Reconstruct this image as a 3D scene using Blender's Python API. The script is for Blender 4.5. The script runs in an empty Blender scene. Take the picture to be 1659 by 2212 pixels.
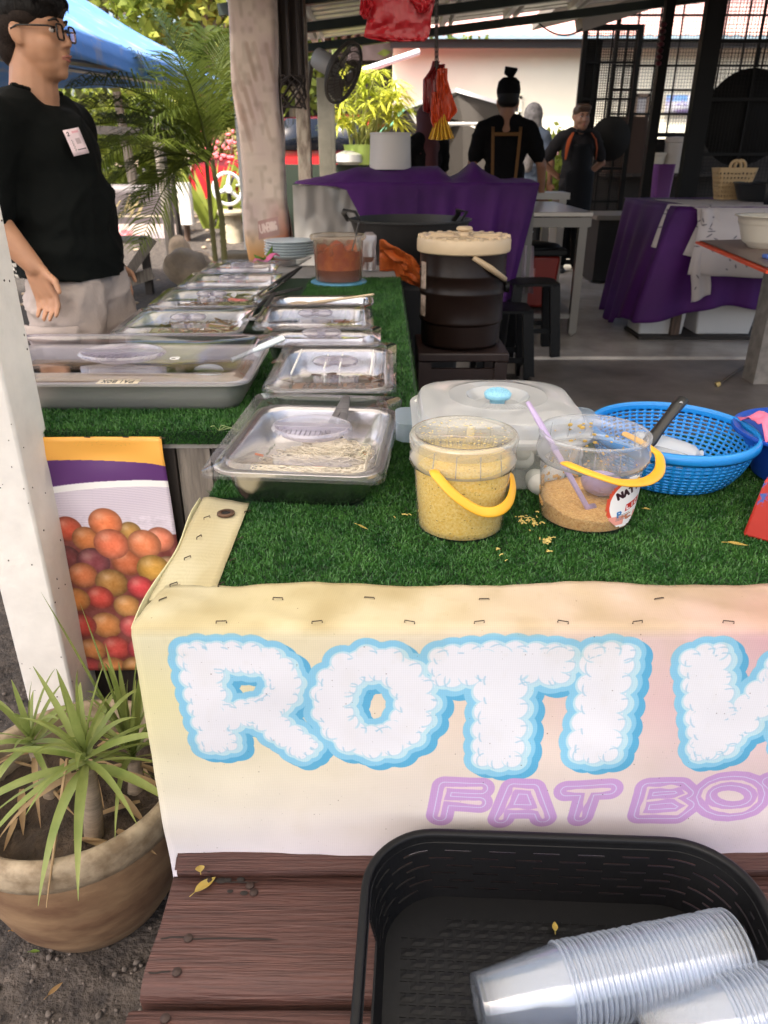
import bpy, bmesh, math, random
import numpy as np
from mathutils import Vector, Matrix, Euler, noise

random.seed(7); np.random.seed(7)
scene = bpy.context.scene
COL = scene.collection
R = math.radians
pi = math.pi

# ------------------------------------------------------------------ camera, world, sun, exposure
CAM_H = 1.29; PITCH = R(25.4); FPX = 1621.0; PCX, PCY = 829.5, 1106.0
cam = bpy.data.cameras.new('camera'); camo = bpy.data.objects.new('camera', cam); COL.objects.link(camo)
camo.location = (0, 0, CAM_H); camo.rotation_euler = (pi/2 - PITCH, 0, 0)
cam.sensor_fit = 'VERTICAL'; cam.sensor_height = 36; cam.sensor_width = 36
cam.lens = 36*FPX/2212; cam.clip_start = .02; cam.clip_end = 400
cam.dof.use_dof = True; cam.dof.focus_distance = 1.15; cam.dof.aperture_fstop = 9.0
scene.camera = camo

SUN_EL, SUN_AZ = R(56), R(218)          # compass style: 0 = +Y, clockwise; the light comes from the left, a little behind the camera
world = bpy.data.worlds.new('World'); scene.world = world; world.use_nodes = True
wn = world.node_tree.nodes; wl = world.node_tree.links
sky = wn.new('ShaderNodeTexSky'); sky.sky_type = 'NISHITA'; sky.sun_disc = False
sky.sun_elevation = SUN_EL; sky.sun_rotation = SUN_AZ
sky.air_density = 1.0; sky.dust_density = 6.0; sky.ozone_density = 0.3
wl.new(sky.outputs[0], wn['Background'].inputs[0]); wn['Background'].inputs[1].default_value = .14
sl = bpy.data.lights.new('sun', 'SUN'); sl.energy = 3.2; sl.angle = R(4); sl.color = (1, .95, .86)
so = bpy.data.objects.new('sun', sl); COL.objects.link(so)
sdir = Vector((math.sin(SUN_AZ)*math.cos(SUN_EL), math.cos(SUN_AZ)*math.cos(SUN_EL), math.sin(SUN_EL)))
so.rotation_euler = sdir.to_track_quat('Z', 'Y').to_euler()
vs = scene.view_settings
vs.view_transform = 'Standard'; vs.look = 'None'; vs.gamma = 1; vs.use_curve_mapping = False
vs.exposure = 1.8
scene.render.engine = 'CYCLES'
scene.cycles.transparent_max_bounces = 40
scene.cycles.max_bounces = 8

# ------------------------------------------------------------------ helpers
def at(x, y, Y=None, z=None):
    """world point seen at photo position (x, y) lying on the upright plane Y or the level plane z"""
    u = (x-PCX)/FPX; v = (PCY-y)/FPX
    c, s = math.cos(PITCH), math.sin(PITCH)
    d = Vector((u, c+v*s, -s+v*c))
    t = Y/d.y if Y is not None else (z-CAM_H)/d.z
    return Vector((0, 0, CAM_H)) + d*t

def wm(o):
    m = o.matrix_basis.copy()
    if o.parent: m = wm(o.parent) @ o.matrix_parent_inverse @ m
    return m

def tag(o, label=None, cat=None, group=None, kind=None):
    if label: o['label'] = label
    if cat: o['category'] = cat
    if group: o['group'] = group
    if kind: o['kind'] = kind
    return o

def put(o, parent=None):
    COL.objects.link(o)
    if parent:
        o.parent = parent; o.matrix_parent_inverse = wm(parent).inverted()
    return o

def thing(name, label, cat, loc=(0, 0, 0), group=None):
    o = bpy.data.objects.new(name, None); o.location = loc; o.empty_display_size = .05
    put(o); return tag(o, label, cat, group)

def mkmesh(name, verts, faces, m=None, parent=None, smooth=True, label=None, cat=None, group=None, kind=None, uv=None, sharp=35):
    v = np.array(verts, dtype=float).reshape(-1, 3)
    lo, hi = v.min(0), v.max(0)
    c = np.array([(lo[0]+hi[0])/2, (lo[1]+hi[1])/2, lo[2]])
    me = bpy.data.meshes.new(name)
    me.from_pydata((v-c).tolist(), [], faces); me.update()
    if smooth:
        me.shade_smooth()
        if sharp:
            me.set_sharp_from_angle(angle=R(sharp))
    if uv is not None:
        l = me.uv_layers.new(name='uv')
        idx = np.empty(len(me.loops), dtype=np.int32); me.loops.foreach_get('vertex_index', idx)
        l.data.foreach_set('uv', np.array(uv, dtype=np.float32)[idx].ravel())
    if m: me.materials.append(m)
    o = bpy.data.objects.new(name, me); o.location = c
    put(o, parent); return tag(o, label, cat, group, kind)

def dup(o, parent=None):
    c = o.copy(); COL.objects.link(c)
    if parent: c.parent = parent
    for ch in list(o.children): dup(ch, c)
    return c

class MB:
    def __init__(s): s.v = []; s.f = []; s.uv = None
    def add(s, vs_, fs, M=None):
        b = len(s.v)
        if M is not None: vs_ = [M @ Vector(p) for p in vs_]
        s.v += [tuple(p) for p in vs_]; s.f += [tuple(i+b for i in f) for f in fs]; return s
    def box(s, c, size, rz=0, M=None, taper=1.0):
        x, y, z = size[0]/2, size[1]/2, size[2]/2
        p = [(-x*taper, -y*taper, -z), (x*taper, -y*taper, -z), (x*taper, y*taper, -z), (-x*taper, y*taper, -z), (-x, -y, z), (x, -y, z), (x, y, z), (-x, y, z)]
        MM = Matrix.Translation(c) @ Matrix.Rotation(rz, 4, 'Z')
        if M is not None: MM = MM @ M
        return s.add(p, [(3, 2, 1, 0), (4, 5, 6, 7), (0, 1, 5, 4), (1, 2, 6, 5), (2, 3, 7, 6), (3, 0, 4, 7)], MM)
    def bar(s, a, b, w, h=None, up=(0, 0, 1)):
        a, b = Vector(a), Vector(b); d = b-a; L = d.length; h = h or w
        z = d.normalized(); upv = Vector(up)
        if abs(z.dot(upv)) > .98: upv = Vector((0, 1, 0))
        x = upv.cross(z).normalized(); y = z.cross(x)
        M = Matrix((x, y, z)).transposed().to_4x4(); M.translation = (a+b)/2
        return s.box((0, 0, 0), (w, h, L), M=None) if False else s._bx(M, w, h, L)
    def _bx(s, M, w, h, L):
        x, y, z = w/2, h/2, L/2
        p = [(-x, -y, -z), (x, -y, -z), (x, y, -z), (-x, y, -z), (-x, -y, z), (x, -y, z), (x, y, z), (-x, y, z)]
        return s.add(p, [(3, 2, 1, 0), (4, 5, 6, 7), (0, 1, 5, 4), (1, 2, 6, 5), (2, 3, 7, 6), (3, 0, 4, 7)], M)
    def tube(s, pts, r, n=8, cap=True, flat=1.0, up=None):
        pts = [Vector(p) for p in pts]; k = len(pts)
        rs = r if isinstance(r, (list, tuple)) else [r]*k
        b = len(s.v); prev = None
        for i, p in enumerate(pts):
            d = (pts[min(i+1, k-1)] - pts[max(i-1, 0)])
            d = d.normalized() if d.length > 1e-9 else Vector((0, 0, 1))
            if prev is None:
                a = Vector(up) if up else Vector((0, 0, 1))
                if abs(d.dot(a)) > .95: a = Vector((1, 0, 0))
                x = a.cross(d).normalized()
            else:
                x = prev - d*prev.dot(d); x = x.normalized() if x.length > 1e-6 else prev
            prev = x; y = d.cross(x)
            for j in range(n):
                t = 2*pi*j/n
                s.v.append(tuple(p + x*math.cos(t)*rs[i] + y*math.sin(t)*rs[i]*flat))
        for i in range(k-1):
            for j in range(n):
                a = b+i*n+j; c = b+i*n+(j+1) % n
                s.f.append((a, c, c+n, a+n))
        if cap:
            s.f.append(tuple(b+j for j in reversed(range(n)))); s.f.append(tuple(b+(k-1)*n+j for j in range(n)))
        return s
    def lathe(s, prof, c=(0, 0, 0), n=32, M=None, capb=False, capt=False, sx=1, sy=1):
        vs_ = []; fs = []
        for (r, z) in prof:
            for j in range(n):
                t = 2*pi*j/n; vs_.append((r*math.cos(t)*sx, r*math.sin(t)*sy, z))
        for i in range(len(prof)-1):
            for j in range(n):
                a = i*n+j; b = i*n+(j+1) % n; fs.append((a, b, b+n, a+n))
        if capb: fs.append(tuple(reversed(range(n))))
        if capt: fs.append(tuple((len(prof)-1)*n+j for j in range(n)))
        MM = Matrix.Translation(c)
        if M is not None: MM = MM @ M
        return s.add(vs_, fs, MM)
    def ell(s, c, r, n=12, m=8, M=None):
        if not isinstance(r, (list, tuple)): r = (r, r, r)
        vs_ = [(0, 0, -r[2])]
        for i in range(1, m):
            a = -pi/2 + pi*i/m
            for j in range(n):
                t = 2*pi*j/n; vs_.append((r[0]*math.cos(a)*math.cos(t), r[1]*math.cos(a)*math.sin(t), r[2]*math.sin(a)))
        vs_.append((0, 0, r[2])); fs = []
        for j in range(n): fs.append((0, 1+(j+1) % n, 1+j))
        for i in range(m-2):
            for j in range(n):
                a = 1+i*n+j; b = 1+i*n+(j+1) % n; fs.append((a, b, b+n, a+n))
        q = 1+(m-2)*n
        for j in range(n): fs.append((q+j, q+(j+1) % n, q+n))
        MM = Matrix.Translation(c)
        if M is not None: MM = MM @ M
        return s.add(vs_, fs, MM)
    def cap(s, a, b, ra, rb, n=12):
        a, b = Vector(a), Vector(b); d = (b-a); L = d.length; d = d.normalized() if L > 1e-6 else Vector((0, 0, 1))
        pts = []; rs = []
        for i in range(1, 5):
            t = pi/2*i/4; pts.append(a - d*ra*math.cos(t)); rs.append(ra*math.sin(t))
        for i in range(0, 4):
            t = pi/2*i/4; pts.append(b + d*rb*math.sin(t)); rs.append(rb*math.cos(t))
        return s.tube(pts, rs, n)
    def loft(s, loops, capb=False, capt=False, skip=None, M=None):
        n = len(loops[0]); vs_ = [p for l in loops for p in l]; fs = []
        for i in range(len(loops)-1):
            for j in range(n):
                if skip and skip(i, j): continue
                a = i*n+j; b = i*n+(j+1) % n; fs.append((a, b, b+n, a+n))
        if capb: fs.append(tuple(reversed(range(n))))
        if capt: fs.append(tuple((len(loops)-1)*n+j for j in range(n)))
        return s.add(vs_, fs, M)
    def grid(s, nu, nv, fn, skip=None, uvfn=None):
        b = len(s.v); uv = []
        for j in range(nv+1):
            for i in range(nu+1):
                s.v.append(tuple(fn(i/nu, j/nv)))
                if uvfn: uv.append(uvfn(i/nu, j/nv))
        for j in range(nv):
            for i in range(nu):
                if skip and skip(i, j): continue
                a = b+j*(nu+1)+i; s.f.append((a, a+1, a+nu+2, a+nu+1))
        if uvfn: s.uv = (s.uv or []) + uv
        return s
    def build(s, name, m=None, parent=None, bevel=0, solid=0, **k):
        o = mkmesh(name, s.v, s.f, m, parent, uv=s.uv, **k)
        if solid:
            d = o.modifiers.new('solid', 'SOLIDIFY'); d.thickness = solid; d.offset = 0
        if bevel:
            d = o.modifiers.new('bevel', 'BEVEL'); d.width = bevel; d.segments = 2; d.limit_method = 'ANGLE'; d.angle_limit = R(40)
        return o

def rrect(w, d, r, z, n=6, c=(0, 0)):
    out = []; r = max(min(r, w/2-1e-4, d/2-1e-4), 1e-4)
    for (sx, sy, a0) in ((1, 1, 0), (-1, 1, pi/2), (-1, -1, pi), (1, -1, 1.5*pi)):
        for i in range(n+1):
            a = a0 + pi/2*i/n
            out.append((c[0]+sx*(w/2-r)+r*math.cos(a), c[1]+sy*(d/2-r)+r*math.sin(a), z))
    return out

def resample(loop, n):
    """closed loop -> n points evenly spaced"""
    P = np.array(loop); Q = np.vstack([P, P[:1]]); L = np.r_[0, np.cumsum(np.linalg.norm(np.diff(Q, axis=0), axis=1))]
    t = np.linspace(0, L[-1], n, endpoint=False)
    return [tuple(np.interp(tt, L, Q[:, k]) for k in range(3)) for tt in t]

def bez(p0, p1, p2, n=10):
    p0, p1, p2 = Vector(p0), Vector(p1), Vector(p2)
    return [(1-t)**2*p0 + 2*t*(1-t)*p1 + t*t*p2 for t in [i/n for i in range(n+1)]]

def nz(p, s=1.0): return noise.noise(Vector(p)*s)

# ------------------------------------------------------------------ materials
MATS = {}
def lin(h):
    c = [int(h[i:i+2], 16)/255 for i in (1, 3, 5)]
    return tuple((x/12.92 if x <= .04045 else ((x+.055)/1.055)**2.4) for x in c)

def mat(name, col=(.5, .5, .5), rough=.5, metal=0, var=None, bump=None, spec=.5, trans=0, alpha=1, sheen=0, col2=None, coat=0, stretch=(1, 1, 1), sss=0, detail=6):
    """principled; var=(scale, amount) or with col2 a noise mix; bump=(scale, strength)"""
    if name in MATS: return MATS[name]
    if isinstance(col, str): col = lin(col)
    if isinstance(col2, str): col2 = lin(col2)
    m = bpy.data.materials.new(name); m.use_nodes = True; nt = m.node_tree; N = nt.nodes; L = nt.links
    b = N['Principled BSDF']
    b.inputs['Base Color'].default_value = (*col, 1); b.inputs['Roughness'].default_value = rough
    b.inputs['Metallic'].default_value = metal; b.inputs['Specular IOR Level'].default_value = spec
    b.inputs['Transmission Weight'].default_value = trans; b.inputs['Alpha'].default_value = alpha
    b.inputs['Coat Weight'].default_value = coat
    if sss: b.inputs['Subsurface Weight'].default_value = sss; b.inputs['Subsurface Radius'].default_value = (.01, .004, .002)
    tc = N.new('ShaderNodeTexCoord'); mp = N.new('ShaderNodeMapping'); mp.inputs['Scale'].default_value = stretch
    L.new(tc.outputs['Object'], mp.inputs[0])
    if var:
        t = N.new('ShaderNodeTexNoise'); t.inputs['Scale'].default_value = var[0]; t.inputs['Detail'].default_value = detail; t.inputs['Roughness'].default_value = .6
        L.new(mp.outputs[0], t.inputs['Vector'])
        r = N.new('ShaderNodeValToRGB'); a = var[1]
        c2 = col2 or tuple(min(1, x*(1+a)) for x in col); c1 = col if col2 else tuple(x*(1-a) for x in col)
        lo, hi = (var[2], var[3]) if len(var) > 3 else (.3, .7)
        r.color_ramp.elements[0].position = lo; r.color_ramp.elements[1].position = hi
        r.color_ramp.elements[0].color = (*c1, 1); r.color_ramp.elements[1].color = (*c2, 1)
        L.new(t.outputs[0], r.inputs[0]); L.new(r.outputs[0], b.inputs['Base Color'])
    if bump:
        t2 = N.new('ShaderNodeTexNoise'); t2.inputs['Scale'].default_value = bump[0]; t2.inputs['Detail'].default_value = 5
        L.new(mp.outputs[0], t2.inputs['Vector'])
        bp = N.new('ShaderNodeBump'); bp.inputs['Strength'].default_value = bump[1]; bp.inputs['Distance'].default_value = bump[2] if len(bump) > 2 else .01
        L.new(t2.outputs[0], bp.inputs['Height']); L.new(bp.outputs[0], b.inputs['Normal'])
    MATS[name] = m; return m

def clear(name, tint=(.95, .96, .97), milky=.0, milk=(.8, .82, .85), rough=.06, ior=1.45, bump=None, gloss=1.0):
    """thin clear plastic: transparent, fresnel gloss and a share of milky scatter"""
    if name in MATS: return MATS[name]
    m = bpy.data.materials.new(name); m.use_nodes = True; nt = m.node_tree; N = nt.nodes; L = nt.links
    N.remove(N['Principled BSDF']); out = N['Material Output']
    tr = N.new('ShaderNodeBsdfTransparent'); tr.inputs[0].default_value = (*tint, 1)
    gl = N.new('ShaderNodeBsdfGlossy'); gl.inputs['Roughness'].default_value = rough
    f0 = ((ior-1)/(ior+1))**2*1.8          # both faces of the thin wall
    ge = N.new('ShaderNodeNewGeometry'); dt = N.new('ShaderNodeVectorMath'); dt.operation = 'DOT_PRODUCT'
    L.new(ge.outputs['Normal'], dt.inputs[0]); L.new(ge.outputs['Incoming'], dt.inputs[1])
    def mth(op, a, c, clamp=False):
        q = N.new('ShaderNodeMath'); q.operation = op; q.use_clamp = clamp; L.new(a, q.inputs[0])
        if c is not None: q.inputs[1].default_value = c
        return q
    ab = mth('ABSOLUTE', dt.outputs['Value'], None); om = mth('MULTIPLY_ADD', ab.outputs[0], -1.0); om.inputs[2].default_value = 1.0
    pw = mth('POWER', om.outputs[0], 5.0); p2 = mth('POWER', om.outputs[0], 3.0); mk = mth('MULTIPLY_ADD', p2.outputs[0], (1-milky)*(min(.6, milky*5) if milky > .075 else 0), True); mk.inputs[2].default_value = milky; g = mth('MULTIPLY_ADD', pw.outputs[0], (1-f0)*min(1, gloss), True); g.inputs[2].default_value = f0*gloss
    base = tr
    if milky:
        df = N.new('ShaderNodeBsdfDiffuse'); df.inputs[0].default_value = (*milk, 1)
        tl = N.new('ShaderNodeBsdfTranslucent'); tl.inputs[0].default_value = (*milk, 1)
        ad = N.new('ShaderNodeMixShader'); ad.inputs[0].default_value = .5
        L.new(df.outputs[0], ad.inputs[1]); L.new(tl.outputs[0], ad.inputs[2])
        mx = N.new('ShaderNodeMixShader')
        L.new(tr.outputs[0], mx.inputs[1]); L.new(ad.outputs[0], mx.inputs[2]); L.new(mk.outputs[0], mx.inputs[0]); base = mx
    fm = N.new('ShaderNodeMixShader')
    L.new(g.outputs[0], fm.inputs[0]); L.new(base.outputs[0], fm.inputs[1]); L.new(gl.outputs[0], fm.inputs[2])
    if bump:
        tc = N.new('ShaderNodeTexCoord'); t2 = N.new('ShaderNodeTexNoise'); t2.inputs['Scale'].default_value = bump[0]
        L.new(tc.outputs['Object'], t2.inputs['Vector'])
        bp = N.new('ShaderNodeBump'); bp.inputs['Strength'].default_value = bump[1]; bp.inputs['Distance'].default_value = .004
        L.new(t2.outputs[0], bp.inputs['Height']); L.new(bp.outputs[0], gl.inputs['Normal'])
    L.new(fm.outputs[0], out.inputs[0])
    MATS[name] = m; return m

def imgmat(name, arr, rough=.5, bump=None, spec=.4, alpha=False):
    """material from an array painted by this script (h, w, 3 in sRGB 0..1, row 0 = bottom)"""
    h, w = arr.shape[:2]
    im = bpy.data.images.new(name, w, h)
    px = np.ones((h, w, 4), dtype=np.float32); px[..., :3] = np.clip(arr, 0, 1)
    im.pixels.foreach_set(px.ravel()); im.update(); im.pack()
    m = mat(name, (1, 1, 1), rough, bump=bump, spec=spec)
    N = m.node_tree.nodes; L = m.node_tree.links
    u = N.new('ShaderNodeUVMap'); t = N.new('ShaderNodeTexImage'); t.image = im; t.extension = 'EXTEND'
    L.new(u.outputs[0], t.inputs[0]); L.new(t.outputs[0], N['Principled BSDF'].inputs['Base Color'])
    return m

def leafy(name, col, col2, scale=3, rough=.5, trans=.35):
    """leaf: diffuse + translucent + a little gloss, colour differs from place to place"""
    if name in MATS: return MATS[name]
    if isinstance(col, str): col = lin(col)
    if isinstance(col2, str): col2 = lin(col2)
    m = mat(name, col, rough, var=(scale, 0), col2=col2, spec=.3)
    N = m.node_tree.nodes; L = m.node_tree.links; b = N['Principled BSDF']; out = N['Material Output']
    tl = N.new('ShaderNodeBsdfTranslucent'); mx = N.new('ShaderNodeMixShader'); mx.inputs[0].default_value = trans
    L.new(b.inputs['Base Color'].links[0].from_socket, tl.inputs[0])
    L.new(b.outputs[0], mx.inputs[1]); L.new(tl.outputs[0], mx.inputs[2]); L.new(mx.outputs[0], out.inputs[0])
    return m

STEEL = mat('stainless_steel', (.62, .61, .60), .24, 1, bump=(60, .05), stretch=(1, 1, 1))
STEELD = mat('dull_steel', (.55, .53, .5), .5, .8, bump=(40, .08))
LID = clear('clear_lid_plastic', (.93, .92, .94), .055, (.8, .8, .82), .06, 1.42, bump=(9, .15), gloss=1.1)
BLACKP = mat('black_plastic', (.0045, .0045, .005), .45, bump=(200, .03), spec=.22)
DARKM = mat('dark_painted_metal', (.005, .0045, .004), .6, bump=(60, .1), spec=.25)
TURF_B = mat('turf_backing', (.008, .03, .008), .9)
LIDH = clear('lid_handle_plastic', (.86, .84, .90), .26, (.74, .72, .78), .12, 1.5, gloss=1.4)
WHITEP = mat('white_plastic', (.75, .75, .74), .35)
WOODR = mat('red_brown_wood', (.034, .011, .008), .62, var=(20, .65, .3, .75), bump=(30, .5), stretch=(.5, 9, 9), col2=(.090, .034, .025))
WOODG = mat('grey_weathered_wood', (.20, .17, .14), .8, var=(12, .5), bump=(30, .4), stretch=(6, 6, .5))
WOODB = mat('brown_wood', (.10, .06, .04), .7, var=(10, .5), bump=(30, .3), stretch=(6, 6, .6))
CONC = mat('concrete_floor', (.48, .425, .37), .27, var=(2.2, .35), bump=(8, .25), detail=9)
# ------------------------------------------------------------------ flat print, painted with numpy
def srgb(h): return np.array([int(h[i:i+2], 16)/255 for i in (1, 3, 5)])
def vnoise(h, w, cells, seed=0):
    """smooth value noise in 0..1"""
    rg = np.random.RandomState(seed); ch, cw = max(2, int(cells*h/w)+2), int(cells)+2
    g = rg.rand(ch, cw); ys = np.linspace(0, ch-1.001, h); xs = np.linspace(0, cw-1.001, w)
    y0 = ys.astype(int); x0 = xs.astype(int); fy = (ys-y0)[:, None]; fx = (xs-x0)[None]
    fy = fy*fy*(3-2*fy); fx = fx*fx*(3-2*fx)
    return (g[y0][:, x0]*(1-fy)*(1-fx)+g[y0+1][:, x0]*fy*(1-fx)+g[y0][:, x0+1]*(1-fy)*fx+g[y0+1][:, x0+1]*fy*fx)
class Canvas:
    def __init__(s, w, h, col='#ffffff'):
        s.w, s.h = w, h; s.a = np.ones((h, w, 3))*srgb(col); s.X, s.Y = np.meshgrid(np.arange(w)+.5, np.arange(h)+.5)
    def seg(s, pts):
        d = np.full((s.h, s.w), 1e9)
        for (x0, y0), (x1, y1) in zip(pts[:-1], pts[1:]):
            vx, vy = x1-x0, y1-y0; L = vx*vx+vy*vy+1e-9
            t = np.clip(((s.X-x0)*vx+(s.Y-y0)*vy)/L, 0, 1)
            d = np.minimum(d, np.hypot(s.X-x0-t*vx, s.Y-y0-t*vy))
        return d
    def paint(s, mask, col):
        if isinstance(col, str): col = srgb(col)
        m = np.clip(mask, 0, 1)[..., None]; s.a = s.a*(1-m)+col*m
    def below(s, d, r, col, soft=.7): s.paint((r-d)/soft+.5, col)
    def poly(s, pts, col):
        ins = np.zeros((s.h, s.w), bool); n = len(pts)
        for i in range(n):
            x0, y0 = pts[i]; x1, y1 = pts[(i+1) % n]
            c = ((y0 > s.Y) != (y1 > s.Y))
            ins ^= c & (s.X < (x1-x0)*(s.Y-y0)/((y1-y0) if abs(y1-y0) > 1e-9 else 1e-9)+x0)
        s.paint(ins.astype(float), col)
GLYPH = {'A': [[(0, 0), (.5, 1), (1, 0)], [(.2, .38), (.8, .38)]], 'B': [[(0, 0), (0, 1), (.7, 1), (.85, .75), (.7, .53), (0, .53)], [(.7, .53), (.95, .27), (.75, 0), (0, 0)]],
 'C': [[(1, .85), (.6, 1), (.15, .8), (0, .5), (.15, .2), (.6, 0), (1, .15)]], 'D': [[(0, 0), (0, 1), (.6, 1), (1, .6), (1, .4), (.6, 0), (0, 0)]], 'E': [[(1, 1), (0, 1), (0, 0), (1, 0)], [(0, .5), (.8, .5)]],
 'F': [[(1, 1), (0, 1), (0, 0)], [(0, .52), (.8, .52)]], 'G': [[(1, .85), (.6, 1), (.15, .8), (0, .5), (.15, .2), (.6, 0), (1, .2), (1, .45), (.6, .45)]], 'H': [[(0, 0), (0, 1)], [(1, 0), (1, 1)], [(0, .5), (1, .5)]],
 'I': [[(.5, 0), (.5, 1)]], 'K': [[(0, 0), (0, 1)], [(1, 1), (0, .45), (1, 0)]], 'L': [[(0, 1), (0, 0), (1, 0)]], 'N': [[(0, 0), (0, 1), (1, 0), (1, 1)]], 'O': [[(.5, 0), (.1, .2), (0, .5), (.1, .8), (.5, 1), (.9, .8), (1, .5), (.9, .2), (.5, 0)]],
 'P': [[(0, 0), (0, 1), (.8, 1), (1, .75), (.8, .48), (0, .48)]], 'R': [[(0, 0), (0, 1), (.8, 1), (1, .75), (.8, .48), (0, .48)], [(.5, .48), (1, 0)]], 'T': [[(0, 1), (1, 1)], [(.5, 1), (.5, 0)]], 'U': [[(0, 1), (0, .2), (.3, 0), (.7, 0), (1, .2), (1, 1)]],
 'X': [[(0, 0), (1, 1)], [(0, 1), (1, 0)]], 'Y': [[(0, 1), (.5, .5), (1, 1)], [(.5, .5), (.5, 0)]], '2': [[(0, .8), (.3, 1), (.8, .95), (1, .7), (0, 0), (1, 0)]], '4': [[(.75, 0), (.75, 1), (0, .3), (1, .3)]], 'Z': [[(0, 1), (1, 1), (0, 0), (1, 0)]]}
def write(cv, txt, x, y, h, w, gap, lw, col, rot=0):
    """write txt with its lower left corner at pixel (x, y); letters h high, w wide"""
    for k, ch in enumerate(txt):
        for st in GLYPH.get(ch, []):
            pts = []
            for (a, b) in st:
                px, py = k*(w+gap)+a*w, b*h
                pts.append((x+px*math.cos(rot)-py*math.sin(rot), y+px*math.sin(rot)+py*math.cos(rot)))
            cv.below(cv.seg(pts), lw, col)

# --- the long banner round the front table
BX0, BX1, BZ0, BZ1 = -.32, .62, .36, .90; BPM = 1500
TABLE_Z = .78; FRONT_Y = .737
def paint_banner():
    w, h = int((BX1-BX0)*BPM), int((BZ1-BZ0)*BPM); cv = Canvas(w, h)
    def px(x, y):
        p = at(x, y, Y=FRONT_Y); return ((p.x-BX0)*BPM, (p.z-BZ0)*BPM)
    c3 = lambda cx, cy: px(345.6+cx*.3958, 1252.8+cy*.3958)
    c4 = lambda cx, cy: px(950.4+cx*.4271, 1252.8+cy*.4271)
    mpp = .9/FPX*BPM          # pixels per display pixel at the banner
    s3, s4 = .3958*mpp, .4271*mpp
    # ground colours: yellow at the left, peach, pink at the upper right, lilac white below
    u = cv.X/w; v = cv.Y/h
    n = vnoise(h, w, 7, 3)*.16-.08
    t = np.clip((u+n)*1.25, 0, 1)[..., None]
    top = np.where(t < .45, srgb('#f0e8b8')*(1-t/.45)+srgb('#f3e6ce')*(t/.45), srgb('#f3e6ce')*(1-(t-.45)/.55)+srgb('#eccdce')*((t-.45)/.55))
    low = srgb('#e9e6f4')*(1-t)+srgb('#e6dcf2')*t
    mid = srgb('#f4eddd')*(1-t)+srgb('#f3e6e4')*t
    k = np.clip((v-.02)/.26, 0, 1)[..., None]; k2 = np.clip((v-.26)/.34, 0, 1)[..., None]
    a = low*(1-k)+mid*k; cv.a = a*(1-k2)+top*k2
    red = np.exp(-(((u-.98)/.16)**2+((v-.83)/.12)**2))[..., None]*.6; cv.a = cv.a*(1-red)+srgb('#e28a98')*red
    bowl = np.exp(-(((u-.06)/.07)**2+((v-.93)/.2)**2))[..., None]*.5; cv.a = cv.a*(1-bowl)+srgb('#eceae0')*bowl
    # cloud letters
    def ring(cx, cy, rx, ry, k=14): return [c3(cx+rx*math.cos(2*pi*i/k), cy+ry*math.sin(2*pi*i/k)) for i in range(k+1)]
    L = [([c3(225, 425), c3(265, 640), c3(315, 850)], 100*s3), ([c3(230, 420), c3(420, 408), c3(580, 425), c3(675, 500), c3(690, 570), c3(640, 660), c3(540, 705), c3(380, 730)], 82*s3),
         ([c3(540, 705), c3(640, 800), c3(770, 890)], 78*s3), (ring(1165, 655, 232, 215), 98*s3),
         ([c4(62, 425), c4(300, 405), c4(560, 418)], 104*s4), ([c4(310, 440), c4(308, 640), c4(290, 815)], 118*s4),
         ([c4(845, 420), c4(815, 600), c4(778, 790)], 118*s4), ([c4(1335, 420), c4(1350, 600), c4(1365, 800)], 108*s4),
         ([c4(1365, 800), c4(1500, 720), c4(1640, 560), c4(1760, 440)], 92*s4), ([c4(1760, 440), c4(1800, 800)], 100*s4)]
    d = np.full((h, w), 1e9); core = d.copy(); rg = random.Random(5); discs = []
    for pts, r in L:
        r *= 1.2
        sg_ = cv.seg(pts); d = np.minimum(d, sg_-r*.80); core = np.minimum(core, sg_-r*.58)
        P = [np.array(p) for p in pts]; seg = [np.linalg.norm(P[i+1]-P[i]) for i in range(len(P)-1)]; tot = sum(seg); step = r*.92; m = int(tot/step)+1
        for q in range(m+1):
            s_ = tot*q/m; i = 0
            while i < len(seg)-1 and s_ > seg[i]: s_ -= seg[i]; i += 1
            f = min(1, s_/seg[i]); p = P[i]*(1-f)+P[i+1]*f; dr = (P[i+1]-P[i])/seg[i]; nr = np.array([-dr[1], dr[0]])
            for sgn in (-1, 1):
                discs.append((p+nr*sgn*r*.52+dr*rg.uniform(-.1, .1)*r, r*rg.uniform(.47, .56)))
        if pts[0] != pts[-1]:
            for e, dr in ((P[0], P[0]-P[1]), (P[-1], P[-1]-P[-2])):
                dr = dr/np.linalg.norm(dr); nr = np.array([-dr[1], dr[0]])
                for q in (-.55, 0, .55): discs.append((e+dr*r*(.62-.2*abs(q))+nr*q*r, r*.4))
    D = d.copy()
    for (c, r) in discs:
        x0, x1 = int(max(0, c[0]-r-70)), int(min(w, c[0]+r+70)); y0, y1 = int(max(0, c[1]-r-70)), int(min(h, c[1]+r+70))
        if x0 >= x1 or y0 >= y1: continue
        D[y0:y1, x0:x1] = np.minimum(D[y0:y1, x0:x1], np.hypot(cv.X[y0:y1, x0:x1]-c[0], cv.Y[y0:y1, x0:x1]-c[1])-r)
    o = 50*s3
    def sh(A, dx, dy):          # shift right and down (rows run upwards)
        B = np.full_like(A, 1e9); dx, dy = int(dx), int(dy); B[:h-dy or None, dx:] = A[dy:, :w-dx or None]; return B
    dark = D
    for q in (.35, .7, 1): dark = np.minimum(dark, sh(D, 40*s3*q, 30*s3*q))
    cv.below(dark, o, '#6dbde3'); cv.below(D, o, '#9bd7f3'); cv.below(np.minimum(sh(D, 16*s3, 9*s3), D), 10*s3, '#cdeef8'); cv.below(D, 0, '#f6f6fb')
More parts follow.
